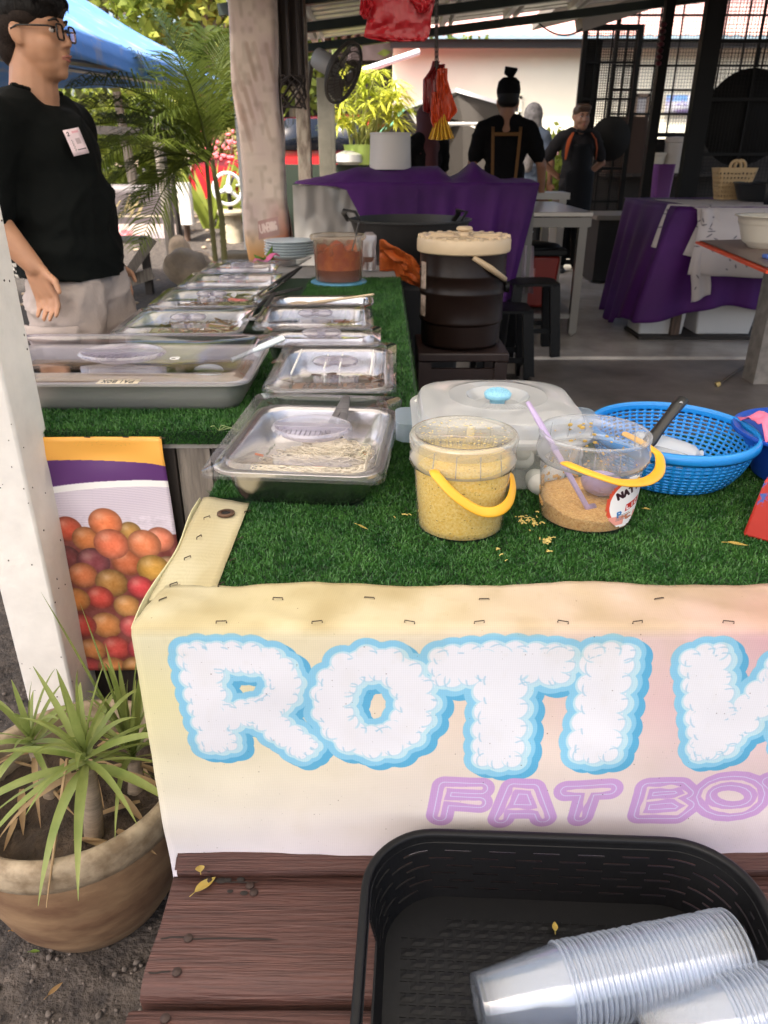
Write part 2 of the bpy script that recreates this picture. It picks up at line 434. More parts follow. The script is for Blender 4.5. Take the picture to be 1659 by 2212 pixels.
    for (c, r) in discs:          # each puff has a pale rim towards the lower right
        x0, x1 = int(max(0, c[0]-r)), int(min(w, c[0]+r)); y0, y1 = int(max(0, c[1]-r)), int(min(h, c[1]+r))
        if x0 >= x1-2 or y0 >= y1-2: continue
        for (ox, oy, rr, col) in ((0, 0, 1.0, '#c9e8f6'), (-.07, .06, .90, '#f6f6fb')):
            m = np.clip(r*rr-np.hypot(cv.X[y0:y1, x0:x1]-c[0]-ox*r, cv.Y[y0:y1, x0:x1]-c[1]-oy*r)+.5, 0, 1)[..., None]; cv.a[y0:y1, x0:x1] = cv.a[y0:y1, x0:x1]*(1-m)+srgb(col)*m
    cv.below(core, 0, '#f6f6fb', 6)
    # short cuts between the puffs
    for (c, r) in discs[::1]:
        e = c+np.array([rg.uniform(.3, .8), -rg.uniform(.2, .7)])*r
        x0, x1 = int(max(0, c[0]-r)), int(min(w, c[0]+r)); y0, y1 = int(max(0, c[1]-r)), int(min(h, c[1]+r))
        if x0 >= x1-2 or y0 >= y1-2: continue
        sub = np.abs(np.hypot(cv.X[y0:y1, x0:x1]-e[0], cv.Y[y0:y1, x0:x1]-e[1])-r*.95)
        m = np.clip((2.0-sub), 0, 1)*.75*(D[y0:y1, x0:x1] < -1)*(D[y0:y1, x0:x1] > -r*.5)
        cv.a[y0:y1, x0:x1] = cv.a[y0:y1, x0:x1]*(1-m[..., None])+srgb('#b4d9ee')*m[..., None]
    # FAT BOY
    c4b = c4; c4 = lambda cx, cy: c4b(cx, (cy-1098)*1.12+1084)
    F = [[c4(25, 1030), c4(-5, 1160)], [c4(25, 1030), c4(200, 1030)], [c4(20, 1090), c4(190, 1090)], [c4(300, 1160), c4(365, 1030), c4(455, 1030), c4(510, 1160)], [c4(330, 1120), c4(490, 1120)],
         [c4(630, 1040), c4(845, 1040)], [c4(735, 1045), c4(700, 1165)], [c4(1040, 1040), c4(1005, 1165)], [c4(1040, 1040), c4(1200, 1045), c4(1240, 1080), c4(1180, 1100), c4(1040, 1100)],
         [c4(1180, 1100), c4(1245, 1135), c4(1190, 1168), c4(1005, 1165)], [c4(1465+140*math.cos(i*pi/8), 1095+72*math.sin(i*pi/8)) for i in range(17)], [c4(1660, 1030), c4(1740, 1100), c4(1820, 1030)], [c4(1740, 1100), c4(1730, 1165)]]
    d = np.full((h, w), 1e9)
    for p in F: d = np.minimum(d, cv.seg(p))
    d = sh(d, 0, -int(9*s4)) if False else d
    cv.below(d, 76*s4, '#d6aee0'); cv.below(np.abs(d-36*s4), 2.4*s4, '#e2e4fb'); cv.below(d+vnoise(h, w, 60, 9)*22*s4, 19*s4, '#f2dde0')
    # dirt specks, weave and water marks
    rg2 = np.random.RandomState(4)
    for _ in range(420):
        x, y = rg2.randint(2, w-3), rg2.randint(2, h-3); r = 1 if rg2.rand() < .85 else 2
        if y > h*.78 and rg2.rand() < .5: continue
        f = rg2.uniform(.35, .8); cv.a[y:y+r, x:x+r] = cv.a[y:y+r, x:x+r]*(1-f)+np.array([.25, .2, .17])*f
    st = np.clip(vnoise(h, w, 26, 12)-.62, 0, 1)*.5+np.clip(vnoise(h, w, 90, 15)-.7, 0, 1)*.3
    st = (st*np.clip((v-.6)*4, .25, 1))[..., None]; cv.a = cv.a*(1-st)+srgb('#b7a679')*st
    flap = (np.clip((cv.Y/BPM+BZ0-TABLE_Z+.002)/.012, 0, 1)*(.22+.28*vnoise(h, w, 22, 31)*vnoise(h, w, 7, 32)*2))[..., None]; cv.a = cv.a*(1-flap)+srgb('#a8935f')*flap  # flap over the table edge tinted darker tan in uneven patches
    cv.a *= (1-.02*((cv.X.astype(int) // 2 % 2)[..., None])-.02*((cv.Y.astype(int) // 2 % 2)[..., None]))
    cv.a = np.clip(cv.a, 0, 1)**1.1*.86
    return imgmat('banner_print', cv.a, .55, bump=(350, .12, .002), spec=.25)
BANNER = paint_banner()

# --- the fruit picture hung on the side counter
CTR_Y = 1.425; CTR_Z = .795; FPM = 1100
FX0, FX1, FZ0, FZ1 = -.82, -.38, .23, .80
def paint_fruit():
    w, h = int((FX1-FX0)*FPM), int((FZ1-FZ0)*FPM); cv = Canvas(w, h, '#6f2f2a')
    def px(cx, cy):
        p = at(cx*.3647, 691+cy*.3647, Y=CTR_Y-.02); return ((p.x-FX0)*FPM, (p.z-FZ0)*FPM)
    s = .3647*1.62/FPX*FPM
    y1 = px(600, 940)[1]
    cv.paint(cv.Y > px(600, 1260)[1], '#cfc3d2')
    rib = ((cv.Y-60*np.cos((cv.X/w-.45)*2.2))/(15*s)) % 1
    cv.paint((cv.Y > px(600, 1260)[1])*(rib < .35)*.4, '#a99db2')
    cv.paint(vnoise(h, w, 6, 8)*.3*(cv.Y > px(600, 1260)[1]), '#f3eef4')
    rim = px(600, 965)[1]-((cv.X-px(700, 0)[0])/w)**2*90
    cv.below(np.abs(cv.Y-rim), 13*s*1.4, '#f3f0ee')
    edge = px(600, 945)[1]-((cv.X-px(700, 0)[0])/w)**2*85; cv.paint((cv.Y > edge).astype(float), '#47185f')
    e2 = px(600, 840)[1]-((cv.X-px(560, 0)[0])/w)*20-np.clip((cv.X-px(760, 0)[0])/w, 0, 1)**1.5*190; cv.paint((cv.Y > e2).astype(float), '#f0a83c')
    fr = [(410, 1230, 78, '#c9482c'), (775, 1245, 62, '#b8853c'), (520, 1290, 80, '#cc7238'), (950, 1290, 78, '#ec7f5c'), (400, 1400, 80, '#6d2a2c'), (630, 1192, 90, '#ee7a46'),
          (760, 1420, 90, '#bb5a32'), (1000, 1440, 60, '#b98a62'), (560, 1425, 92, '#7a3038'), (500, 1500, 82, '#cb6a3a'), (665, 1318, 96, '#ee734c'), (860, 1318, 92, '#ec8150'), (915, 1462, 92, '#d09638'),
          (670, 1545, 92, '#a8702f'), (840, 1570, 76, '#d83c40'), (600, 1630, 78, '#c63c30'), (960, 1560, 55, '#e05058'), (460, 1640, 80, '#cf7a34'), (760, 1680, 76, '#cf8c48'), (900, 1690, 70, '#cc4450'),
          (640, 1790, 88, '#d08040'), (500, 1790, 80, '#c03a30'), (800, 1800, 80, '#d64c4c'), (940, 1800, 72, '#d89a50'), (700, 1920, 84, '#c84038'), (560, 1930, 80, '#d88444'), (850, 1930, 84, '#cc3a44'), (420, 1900, 84, '#a85a30')]+[(400+i % 5*140+(i//5 % 2)*70, 2040+i//5*130, 86, ('#c84038', '#d88444', '#b8702f', '#d84c4c', '#cf8c48')[(i*3) % 5]) for i in range(25)]
    for (cx, cy, r, col) in fr:
        x, y = px(cx, cy); rr = r*s*1.06; d = np.hypot(cv.X-x, (cv.Y-y)*1.04); q = d/rr; m = np.clip((1-q)*rr/2+.5, 0, 1)
        base = srgb(col)[None, None]*(1.06-.5*np.clip(q, 0, 1)**2.2)[..., None]
        hl = np.exp(-(((cv.X-x+rr*.3)/(rr*.35))**2+((cv.Y-y-rr*.42)/(rr*.3))**2))[..., None]*.32
        base = base*(1-hl)+np.array([1, .9, .8])*hl; cv.a = cv.a*(1-m[..., None])+base*m[..., None]
    mo = (vnoise(h, w, 40, 21)-.5)*.08+(vnoise(h, w, 120, 22)-.5)*.05; cv.a = np.clip(cv.a+mo[..., None]*(cv.Y < px(600, 1150)[1])[..., None], 0, 1); cv.a = cv.a*.88+np.array([.86, .80, .76])*.12
    fade = np.clip((cv.X-px(850, 0)[0])/(w*.3), 0, 1)[..., None]*.22*np.clip((px(0, 1150)[1]-cv.Y)/40, 0, 1)[..., None]; cv.a = cv.a*(1-fade)+srgb('#e8b0a0')*fade
    return imgmat('fruit_print', cv.a, .4, bump=(30, .1, .004), spec=.45)
FRUIT = paint_fruit()

def paint_label():
    w, h = 150, 200; cv = Canvas(w, h, '#f4f1ee'); e = np.hypot((cv.X-75)/75, (cv.Y-100)/100)
    cv.paint((e > .86)*(cv.X < 78)*(np.abs(cv.Y-100) < 76), '#d8553c'); cv.paint((cv.Y < 48)*(cv.Y > 12)*(np.sin(cv.X*.05) > -.4), '#eba090')
    cv.below(np.hypot((cv.X-112)/1.3, cv.Y-168), 20, '#e8b023'); write(cv, 'BOX', 94, 161, 13, 9, 4, 1.6, '#5a2a10', .25)
    write(cv, 'NATI', 36, 118, 24, 16, 6, 4, '#33131f', .35)
    cv.poly([(70, 62), (140, 78), (140, 106), (70, 90)], '#c92a22'); write(cv, 'LIC', 78, 69, 15, 12, 7, 2.4, '#ffffff', .22)
    write(cv, 'P', 46, 44, 20, 12, 4, 3, '#2d76bb', .2)
    for i in range(5): cv.paint((np.abs(cv.Y-(46-i*5-cv.X*-.1)) < .9)*(cv.X > 40)*(cv.X < 92), '#7a7a80')
    cv.paint((vnoise(h, w, 14, 3) > .62)*(cv.X > 60)*(cv.Y > 18)*(cv.Y < 50), '#c07a58')
    return imgmat('bucket_label_print', cv.a, .35)
LABEL = paint_label()

def paint_badge():
    w, h = 90, 120; cv = Canvas(w, h, '#e6cfd2'); write(cv, '2', 14, 92, 16, 10, 2, 2, '#40302f')
    for i in range(9): cv.paint((np.abs(cv.X-(24+i % 2*3)) < 3)*(np.abs(cv.Y-(70-i*6)) < 2), '#8a7775')
    cv.paint((np.abs(cv.X-58) < 13)*(np.abs(cv.Y-62) < 13), '#b9a3a5'); cv.paint((np.abs(cv.Y-24) < 2)*(cv.X > 36)*(cv.X < 84), '#201818'); cv.paint((np.abs(cv.X-60) < 18)*(np.abs(cv.Y-104) < 5), '#d8a0a8')
    return imgmat('badge_print', cv.a, .5)
BADGE = paint_badge()

def paint_poster():
    w, h = 260, 330; cv = Canvas(w, h, '#b7a79f'); v = cv.Y/h
    cv.paint(v > .5, '#544b4c'); cv.paint(np.abs(v-.6) < .012, '#a89c88')
    for i in range(26):
        x, y = 40+random.random()*130, 190+random.random()*60; cv.below(cv.seg([(x, y), (x+12, y+20+random.random()*20)]), 2.0, '#9b8a63')
    rg = random.Random(2)
    for i in range(46):
        t = rg.random(); x = 60+130*t+rg.uniform(-16, 16); y = 150-100*t+rg.uniform(-22, 22)
        cv.below(np.hypot((cv.X-x)*.6+(cv.Y-y)*.4, (cv.Y-y)*.8-(cv.X-x)*.3), rg.uniform(4, 10), rg.choice(['#c98088', '#d4929a', '#b0636c', '#e0a9ac']))
    for i in range(10): cv.below(cv.seg([(150+i*10, 0), (190+i*8, 60), (170+i*9, 130)]), 2.5, '#8d8289')
    return imgmat('flower_poster_print', cv.a, .5)
POSTER = paint_poster()

def paint_column():
    w, h = 120, 640; cv = Canvas(w, h, '#c2b0a2'); v = cv.Y/h; u = cv.X/w
    cv.paint(np.clip(vnoise(h, w, 3, 2)*1.2-.3, 0, 1), '#b49d97'); cv.paint(np.clip((v-.72)*6, 0, .5), '#8f8274')
    o = np.clip(1-(v-.02)/.1, 0, 1); cv.paint(o*.85, '#b9803f'); r = np.clip((u-.45)*2.2, 0, 1)*np.clip(1-(v-.05)/.17, 0, 1); cv.paint(r*.9, '#94452c')
    cv.poly([(40, 52), (96, 62), (96, 100), (40, 90)], '#a5807a'); write(cv, 'UN', 46, 66, 16, 8, 4, 2, '#cdb6ac', .15); write(cv, 'EUNG', 66, 70, 16, 4, 3, 2, '#cdb6ac', .15)
    for i in range(16):
        x, y = random.random()*w, 210+random.random()*170; cv.paint(np.clip((7-cv.seg([(x, y+60), (x+18, y)]))/4, 0, 1)*.28, '#8a6f60')
    st = np.clip(vnoise(h, w, 9, 5)-.5, 0, 1)*.7; cv.paint(st, '#7d6f60')
    return imgmat('column_wrap_print', cv.a, .5, bump=(14, .35, .01))
COLWRAP = paint_column()
# ------------------------------------------------------------------ ground, floors
def ground_z(x, y):
    t = min(1, max(0, (y-8.8)/3.2)); return .5*t*t*(3-2*t)*(1 if x < 1.5 else max(0, 1-(x-1.5)/2)) + (.02*nz((x, y, 0), .8) if y > 2.2 else 0)
def ground_material():
    m = mat('soil', (.1, .08, .06), .92, bump=(95, 1.0, .012)); N = m.node_tree.nodes; L = m.node_tree.links; b = N['Principled BSDF']
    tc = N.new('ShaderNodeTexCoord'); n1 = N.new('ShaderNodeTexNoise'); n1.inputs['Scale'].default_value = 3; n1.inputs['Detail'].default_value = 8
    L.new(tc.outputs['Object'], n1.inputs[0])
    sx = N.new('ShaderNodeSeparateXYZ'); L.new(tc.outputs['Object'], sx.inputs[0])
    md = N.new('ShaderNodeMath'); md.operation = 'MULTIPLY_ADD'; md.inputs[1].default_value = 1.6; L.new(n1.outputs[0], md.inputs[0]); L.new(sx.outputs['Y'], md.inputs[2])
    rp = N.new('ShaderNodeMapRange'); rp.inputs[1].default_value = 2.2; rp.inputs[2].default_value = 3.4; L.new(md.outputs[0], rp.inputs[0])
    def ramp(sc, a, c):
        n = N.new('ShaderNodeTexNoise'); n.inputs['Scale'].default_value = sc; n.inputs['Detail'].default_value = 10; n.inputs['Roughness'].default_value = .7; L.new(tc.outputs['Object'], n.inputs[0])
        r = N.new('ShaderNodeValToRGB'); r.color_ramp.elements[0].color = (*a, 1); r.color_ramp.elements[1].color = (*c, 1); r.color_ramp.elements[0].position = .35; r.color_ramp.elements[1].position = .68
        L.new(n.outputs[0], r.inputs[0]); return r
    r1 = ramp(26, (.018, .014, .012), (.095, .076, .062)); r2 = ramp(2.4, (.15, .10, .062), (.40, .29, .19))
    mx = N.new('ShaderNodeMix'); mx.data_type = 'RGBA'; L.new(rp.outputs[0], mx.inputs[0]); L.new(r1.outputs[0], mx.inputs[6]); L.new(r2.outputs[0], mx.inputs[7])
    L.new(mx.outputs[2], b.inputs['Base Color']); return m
SOIL = ground_material()
def axis(a): return sorted(set(a))
gx = [-90, -50, -30, -20, -14, -10, -7, -5]+[-4+.2*i for i in range(41)]+[5, 7, 10, 16, 30, 60, 90]
gy = [-30, -12, -5, -2, -1]+[-.5+.25*i for i in range(56)]+[14, 15, 17, 20, 26, 40, 80, 160]
gb = MB(); nxg = len(gx)
gb.v = [(x, y, ground_z(x, y)) for y in gy for x in gx]
gb.f = [(j*nxg+i, j*nxg+i+1, (j+1)*nxg+i+1, (j+1)*nxg+i) for j in range(len(gy)-1) for i in range(nxg-1)]
go = mkmesh('ground', gb.v, gb.f, SOIL, kind='structure', sharp=0)
# the patch of ground by the pot, lumpy, and loose grit on it
gp = MB(); gp.grid(110, 110, lambda u, v: ((-1.5+1.7*u), (.2+1.5*v), .006+.010*nz((u*30, v*30, 0))+.006*nz((u*80, v*80, 3))+.004*nz((u*190, v*190, 3))))
gp.build('ground', SOIL, kind='structure', sharp=0)
gr = MB(); rg = random.Random(3)
for i in range(2600):
    x, y = rg.uniform(-1.4, .1), rg.uniform(.3, 1.6); r = rg.choice([.002, .003, .004, .003, .006])
    gr.ell((x, y, .008+r*.4), (r*rg.uniform(.8, 1.5), r, r*.7), 5, 3, Matrix.Rotation(rg.random()*6, 4, 'Z'))
gr.build('gravel', mat('grit', (.055, .045, .038), .9, var=(60, 0), col2=(.16, .13, .11)), kind='stuff', sharp=0)

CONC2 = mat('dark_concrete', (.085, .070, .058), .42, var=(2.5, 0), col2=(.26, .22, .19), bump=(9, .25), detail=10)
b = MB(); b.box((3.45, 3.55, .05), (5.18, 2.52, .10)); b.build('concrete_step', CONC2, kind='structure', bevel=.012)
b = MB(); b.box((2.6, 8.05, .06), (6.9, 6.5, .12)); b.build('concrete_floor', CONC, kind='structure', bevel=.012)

# ------------------------------------------------------------------ roof over the stall
def roof_z(x): return 2.165+.108*(x+.53)
GALV = mat('galvanised_sheet', (.62, .60, .56), .45, .25, var=(3, .2), bump=(30, .1))
GREEN_ST = mat('dark_green_steel', (.012, .022, .016), .45)
rf = thing('stall_roof', 'low corrugated metal roof on dark rafters over the food stall', 'roof', (0, 4, 2.2))
b = MB(); per = .19; rows = []
y = 2.2
while y < 7.75:
    rows += [(y, 0), (y+.10, 0), (y+.115, .03), (y+.165, .03), (y+.18, 0)]; y += per
vs_ = []; fs = []
for (yy, dz) in rows:
    for xx in (-1.02, 2, 6.0): vs_.append((xx, yy, roof_z(xx)+.075+dz))
for j in range(len(rows)-1):
    for i in range(2): a = j*3+i; fs.append((a, a+1, a+4, a+3))
b.add(vs_, fs); b.build('roofing_sheet', GALV, rf, smooth=False)
for yy in (2.25, 3.2, 4.3, 5.4, 6.45, 7.5):
    b = MB(); b.bar((-1.0, yy, roof_z(-1)-.03), (6.0, yy, roof_z(6.0)-.03), .05, .062, up=(0, 0, 1)); b.build('rafter', GREEN_ST, rf)
for xx in (-.6, -.05, .5, 1.05, 1.6, 2.4, 3.2, 4.2, 5.2):
    b = MB(); b.bar((xx, 2.2, roof_z(xx)+.045), (xx, 7.7, roof_z(xx)+.045), .045, .05); b.bar((xx+.07, 2.2, roof_z(xx)+.045), (xx+.07, 7.7, roof_z(xx)+.045), .02, .05); b.build('purlin', GALV, rf)
# unseen cloth added above the front and left to block sun and soften light
AWN = leafy('light_softening_cloth', (.72, .68, .60), (.78, .74, .66), 1.2, rough=.8, trans=.5)
aw = thing('added_awning', 'unseen pale cloth added to soften the light on the front table and pans', 'awning', (-.5, .5, 2.4))
b = MB(); b.grid(24, 24, lambda u, v: (-2.6+5.4*u, -.9+3.2*v, 2.42+.10*u-.10*math.sin(pi*v)*math.sin(u*9)**2+.06*v)); b.build('cloth_panel', AWN, aw)
b = MB(); b.grid(8, 16, lambda u, v: (-2.6+1.55*u, 2.3+1.5*v, 2.30-.05*math.sin(v*9)**2+.02*u)); b.build('cloth_panel', AWN, aw)
# scalloped check awning cloth at the eave
def paint_check():
    cv = Canvas(96, 96, '#7d4a4a'); k = ((cv.X//8).astype(int)+(cv.Y//8).astype(int)) % 2; cv.paint(k*.8, '#b5968c'); return imgmat('check_print', cv.a, .8)
p0, p1 = at(452, -4, Y=4.4), at(509, 52, Y=4.4)
b = MB(); b.grid(20, 8, lambda u, v: (-1.25+.62*u+.01*math.sin(v*9), 4.36+.03*math.sin(u*25), 2.16+.10*(1-u)-.12*u+v*.35-(1-v)*.05*abs(math.sin(u*pi*2.0))), uvfn=lambda u, v: (u, v*.6))
b.build('awning_cloth', paint_check(), label='red and cream checked awning cloth hanging beside the wrapped column', cat='awning')

# ------------------------------------------------------------------ posts
PLASTER = mat('rough_white_paint', (.70, .66, .61), .85, var=(9, .10), bump=(38, .45, .004), detail=9)
wp = MB(); wp.box((-.725, 1.362, 1.15), (.104, .124, 2.3)); o = wp.build('white_post', PLASTER, bevel=.006, label='rough white painted square post in the left foreground', cat='post')
b = MB()
for i in range(60):
    x = -.674 if i % 2 else random.uniform(-.775, -.676)
    if i % 2: b.ell((-.6725, random.uniform(1.305, 1.42), random.uniform(.1, 1.2)), (.0012, random.uniform(.001, .0025), random.uniform(.0012, .003)), 6, 4)
    else: b.ell((x, 1.2995, random.uniform(.1, 1.0)), (random.uniform(.0008, .002), .0008, random.uniform(.0008, .002)), 6, 4)
b.build('dirt_specks', mat('dirt', (.08, .06, .05), .9), o, kind='stuff')
# column wrapped in an old banner
cw = MB()
def colp(u, v):
    a = u*2*pi; sx = max(-1, min(1, 1.35*math.cos(a))); sy = max(-1, min(1, 1.35*math.sin(a)))
    z = .1+2.3*v; w = .110+.006*math.sin(v*23+u*9)+.012*math.exp(-((v-.36)/.06)**2)*(sx > 0)+.008*nz((u*4, v*9, 1))
    return (-.618+sx*w-.025*v, 4.32+sy*w*.8, z)
cw.grid(40, 60, colp, uvfn=lambda u, v: ((u*2+.55) % 1.0 if u < .96 else .5, max(0, (v-.02))*.97))
# printed side faces the camera: u runs right to left there
uv = []
for j in range(61):
    for i in range(41):
        a = i/40*2*pi; uv.append((max(0, min(1, .5+.5*max(-1, min(1, 1.35*math.cos(a))))), max(0, min(1, (.1+2.3*j/60-.76)/1.55))))
cw.uv = uv
cw.build('wrapped_column', COLWRAP, sharp=0, label='thick column wrapped in a faded dirty printed banner', cat='column')
POSTW = mat('patchy_painted_timber', (.12, .08, .055), .75, var=(5, 0, .42, .6), col2=(.42, .36, .28), bump=(20, .4), stretch=(3, 3, 1))
b = MB(); p = at(657, 300, Y=5.4); b.box((p.x, 5.4, 1.25), (.085, .085, 2.26)); b.build('timber_post', POSTW, bevel=.006, label='patchy cream and brown timber post behind the wrapped column', cat='post')
b = MB(); p = at(624, 60, Y=5.15)
b.box((p.x+.0, 5.15, 1.98), (.17, .05, .62)); b.box((p.x+.0, 5.11, 1.98), (.02, .03, .62)); b.box((p.x+.06, 5.11, 1.98), (.025, .03, .62)); b.box((p.x-.06, 5.11, 1.98), (.025, .03, .62))
o = b.build('hanging_board', mat('dark_timber', (.035, .024, .018), .7, var=(8, .5), bump=(20, .4), stretch=(6, 6, .7)), bevel=.006, label='dark brown timber board hanging from the rafter beside the wrapped column', cat='board')
b = MB()
for k in range(3): b.tube([Vector((p.x+.09*math.cos(t*2.1+k), 5.08+.02*math.sin(t*3+k), 1.63+.09*math.sin(t*2.7+k*2))) for t in [i*.35 for i in range(18)]], .006, 5)
b.build('rope_tangle', mat('dark_rope', (.03, .022, .018), .9), label='dark tangled cord at the foot of the hanging board', cat='rope')
b = MB(); p = at(703, 300, Y=6.3); b.box((p.x, 6.3, .95), (.10, .09, 1.7)); b.box((p.x+.062, 6.28, .95), (.03, .05, 1.7)); b.build('pale_post', mat('pale_mossy_timber', (.45, .42, .33), .8, var=(6, .25), bump=(20, .4)), bevel=.005, label='pale mossy post under the wall fan', cat='post')
# wall fan
fn = thing('wall_fan', 'large dusty wall fan tilted down on the pale post', 'fan', (-.55, 6.1, 1.7))
ctr = at(741, 157, Y=6.1); ax = Vector((.80, -.42, -.42)).normalized(); M = ax.to_track_quat('Z', 'Y').to_matrix().to_4x4(); M.translation = ctr; M = M @ Matrix.Scale(.70, 4)
FANM = mat('dusty_fan_metal', (.10, .085, .07), .6, .5)
b = MB(); Rr = .285
for rr, zz in ((Rr, 0), (Rr, .02), (.22, .055), (.15, .075), (.08, .085), (.22, -.06), (.14, -.08)):
    b.tube([M @ Vector((rr*math.cos(t), rr*math.sin(t), zz)) for t in [2*pi*i/36 for i in range(37)]], .004 if zz not in (0, .02) else .009, 5, cap=False)
for i in range(40):
    t = 2*pi*i/40; b.tube([M @ Vector((r*math.cos(t), r*math.sin(t), z)) for r, z in ((.05, .088), (.15, .075), (.22, .055), (Rr, .01))], .0022, 4)
    b.tube([M @ Vector((r*math.cos(t), r*math.sin(t), z)) for r, z in ((.06, -.09), (.14, -.08), (.22, -.06), (Rr, 0))], .0022, 4)
b.build('cage', FANM, fn)
for k in range(3):
    b = MB(); t0 = k*2*pi/3
    b.grid(6, 6, lambda u, v: M @ Vector(((.05+.2*u)*math.cos(t0+(v-.5)*1.3), (.05+.2*u)*math.sin(t0+(v-.5)*1.3), .02+(v-.5)*.07))); b.build('blade', mat('fan_blade', (.22, .19, .16), .5), fn)
b = MB(); b.lathe([(.0, -.34), (.095, -.34), (.1, -.32), (.1, -.12), (.08, -.09), (0, -.09)], M=M, n=20); b.build('motor', mat('fan_motor_grey', (.36, .34, .32), .5), fn)
b = MB(); q = M @ Vector((0, 0, -.3)); b.tube([q, q+Vector((-.06, 0, -.02)), Vector((q.x-.1, q.y, q.z-.2))], .022, 8); b.build('bracket', FANM, fn)

# ------------------------------------------------------------------ house behind
CREAM = mat('cream_wall_paint', (.86, .82, .66), .85, var=(.6, .06), bump=(12, .1))
hs = thing('cream_house', 'cream rendered house wall under a red corrugated roof behind the stall', 'house', (4, 14, 0))
b = MB(); b.box((5.4, 15, 1.55), (10.5, 2, 2.62)); b.build('wall', CREAM, hs)
REDROOF = mat('pale_red_roofing', (.60, .32, .28), .6, var=(1.2, .25))  # pale red, tone varies at random
b = MB(); n = 240
b.grid(n, 3, lambda u, v: (-.05+11*u, 13.4+3.2*v, 2.92+.95*v+.035*math.copysign(abs(math.sin(u*pi*58))**.6, 1))); b.build('roof', REDROOF, hs, solid=.01, sharp=0)
b = MB(); b.box((5.4, 13.62, 2.86), (10.6, .05, .12)); b.build('fascia', mat('dark_fascia', (.03, .026, .024), .6), hs)
def window(x0, x1, z0, z1, m, cat_m, yy=14.0):
    b = MB(); b.box(((x0+x1)/2, yy-.015, (z0+z1)/2), (x1-x0, .03, z1-z0)); w_ = b.build('window', m, hs)
    b = MB()
    for (cx, cz, sx_, sz) in ((x0, (z0+z1)/2, .05, z1-z0+.05), (x1, (z0+z1)/2, .05, z1-z0+.05), ((x0+x1)/2, z0, x1-x0+.045, .05), ((x0+x1)/2, z1, x1-x0+.045, .05)): b.box((cx, yy-.03, cz), (sx_, .062, sz))
    b.build('frame', cat_m, w_)
GLASSD = mat('dark_window_glass', (.04, .05, .06), .08)
a0, a1 = at(1088, 246, Y=14), at(1124, 211, Y=14); window(a0.x, a1.x, a0.z, a1.z, GLASSD, CREAM)
a0, a1 = at(1368, 250, Y=14), at(1400, 206, Y=14); window(a0.x, a1.x, a0.z, a1.z, mat('grey_blind', (.22, .22, .23), .5), mat('window_frame_brown', (.1, .07, .05), .5))
b = MB(); a0, a1 = at(1436, 246, Y=13.9), at(1520, 205, Y=13.9)
sg = thing('wall_notice', 'blue and lilac notice board on the cream house wall beyond the mesh', 'sign', ((a0.x+a1.x)/2, 13.9, a0.z))
def paint_notice():
    cv = Canvas(120, 60, '#e6e8f2'); cv.paint((cv.Y > 40)*(cv.X < 70)*1., '#7fb2ea'); cv.paint(np.clip(vnoise(60, 120, 10, 2)-.5, 0, .4)*2, '#a39ad6'); cv.paint((cv.Y < 14)*(cv.X > 40)*.8, '#b7a2dc'); return imgmat('notice_print', cv.a)
b.grid(1, 1, lambda u, v: (a0.x+(a1.x-a0.x)*u, 13.93, a0.z+(a1.z-a0.z)*v), uvfn=lambda u, v: (u, v)); b.build('board', paint_notice(), sg, solid=.02)
# darker house at the left rear
h2 = thing('brown_house', 'dark brown house with purple grey fascia and tiled roof behind the bamboo', 'house', (-.6, 16, 0))
a0, a1 = at(684, 122, Y=15.5), at(852, 94, Y=15.5)
b = MB(); b.box((-.8, 16.4, 1.6), (3.0, 1.6, 3.0)); b.build('wall', mat('dark_brown_boards', (.02, .015, .012), .8), h2)
b = MB(); b.box(((a0.x+a1.x)/2-.4, 15.5, (a0.z+a1.z)/2-.03), (a1.x-a0.x+1.0, .1, .26)); b.build('fascia', mat('purple_grey_fascia', (.20, .15, .15), .6), h2)
tb = MB()
for r_ in range(5):
    for i in range(16): tb.lathe([(.055, 0), (.05, .34)], (-1.9+i*.17+.08*(r_ % 2), 15.5+r_*.26, (a1.z+.02)+r_*.1), 8, Matrix.Rotation(R(-62), 4, 'X'))
tb.build('roof', mat('terracotta_tile', (.36, .15, .08), .8, var=(4, .4)), h2, smooth=True)
b = MB(); b.tube([at(748, 165, Y=12.9), at(905, 112, Y=13.3)], .045, 8); b.build('gutter_pipe', WHITEP, hs)

# soffit and beam of the kitchen roof on the right
kr = thing('kitchen_roof', 'cream boarded ceiling with a dark edge beam over the kitchen', 'roof', (3.5, 9, 2.5))
P = [at(1149, 64, Y=8.3), at(1256, 40, Y=8.6), Vector((6.0, 9.2, 3.0)), Vector((6.0, 6.4, 3.7)), Vector((1.75, 6.6, 2.92))]
b = MB(); q = [at(1149, 66, Y=8.3), at(1258, 40, Y=8.6), at(1420, -14, Y=8.9), at(1420, -60, Y=8.2), at(1232, -12, Y=8.0)]
b.add(q+[v_+Vector((0, .02, .10)) for v_ in q], [(0, 1, 2, 3, 4), (9, 8, 7, 6, 5), (0, 5, 6, 1), (1, 6, 7, 2), (2, 7, 8, 3), (3, 8, 9, 4), (4, 9, 5, 0)])
b.build('ceiling_board', mat('cream_ceiling', (.55, .47, .38), .8), kr, smooth=False)
b = MB(); b.bar(at(1250, 52, Y=8.55), at(1420, -4, Y=8.85), .12, .14); b.build('edge_beam', mat('grey_brown_beam', (.16, .13, .10), .7), kr)
b = MB(); b.grid(60, 2, lambda u, v: (.6+5.4*u, 7.3+3.8*v, 3.17+.03*math.copysign(abs(math.sin(u*pi*28))**.6, 1))); b.build('roofing_sheet', GALV, kr, solid=.006, smooth=False)  # unseen sheet added to keep the sun off the kitchen
b = MB(); b.tube(bez(at(1149, 34, Y=8.2), at(1205, 100, Y=8.2), at(1258, 62, Y=8.2), 14), .008, 5); b.build('cable', BLACKP, label='black cable sagging below the ceiling edge', cat='cable')
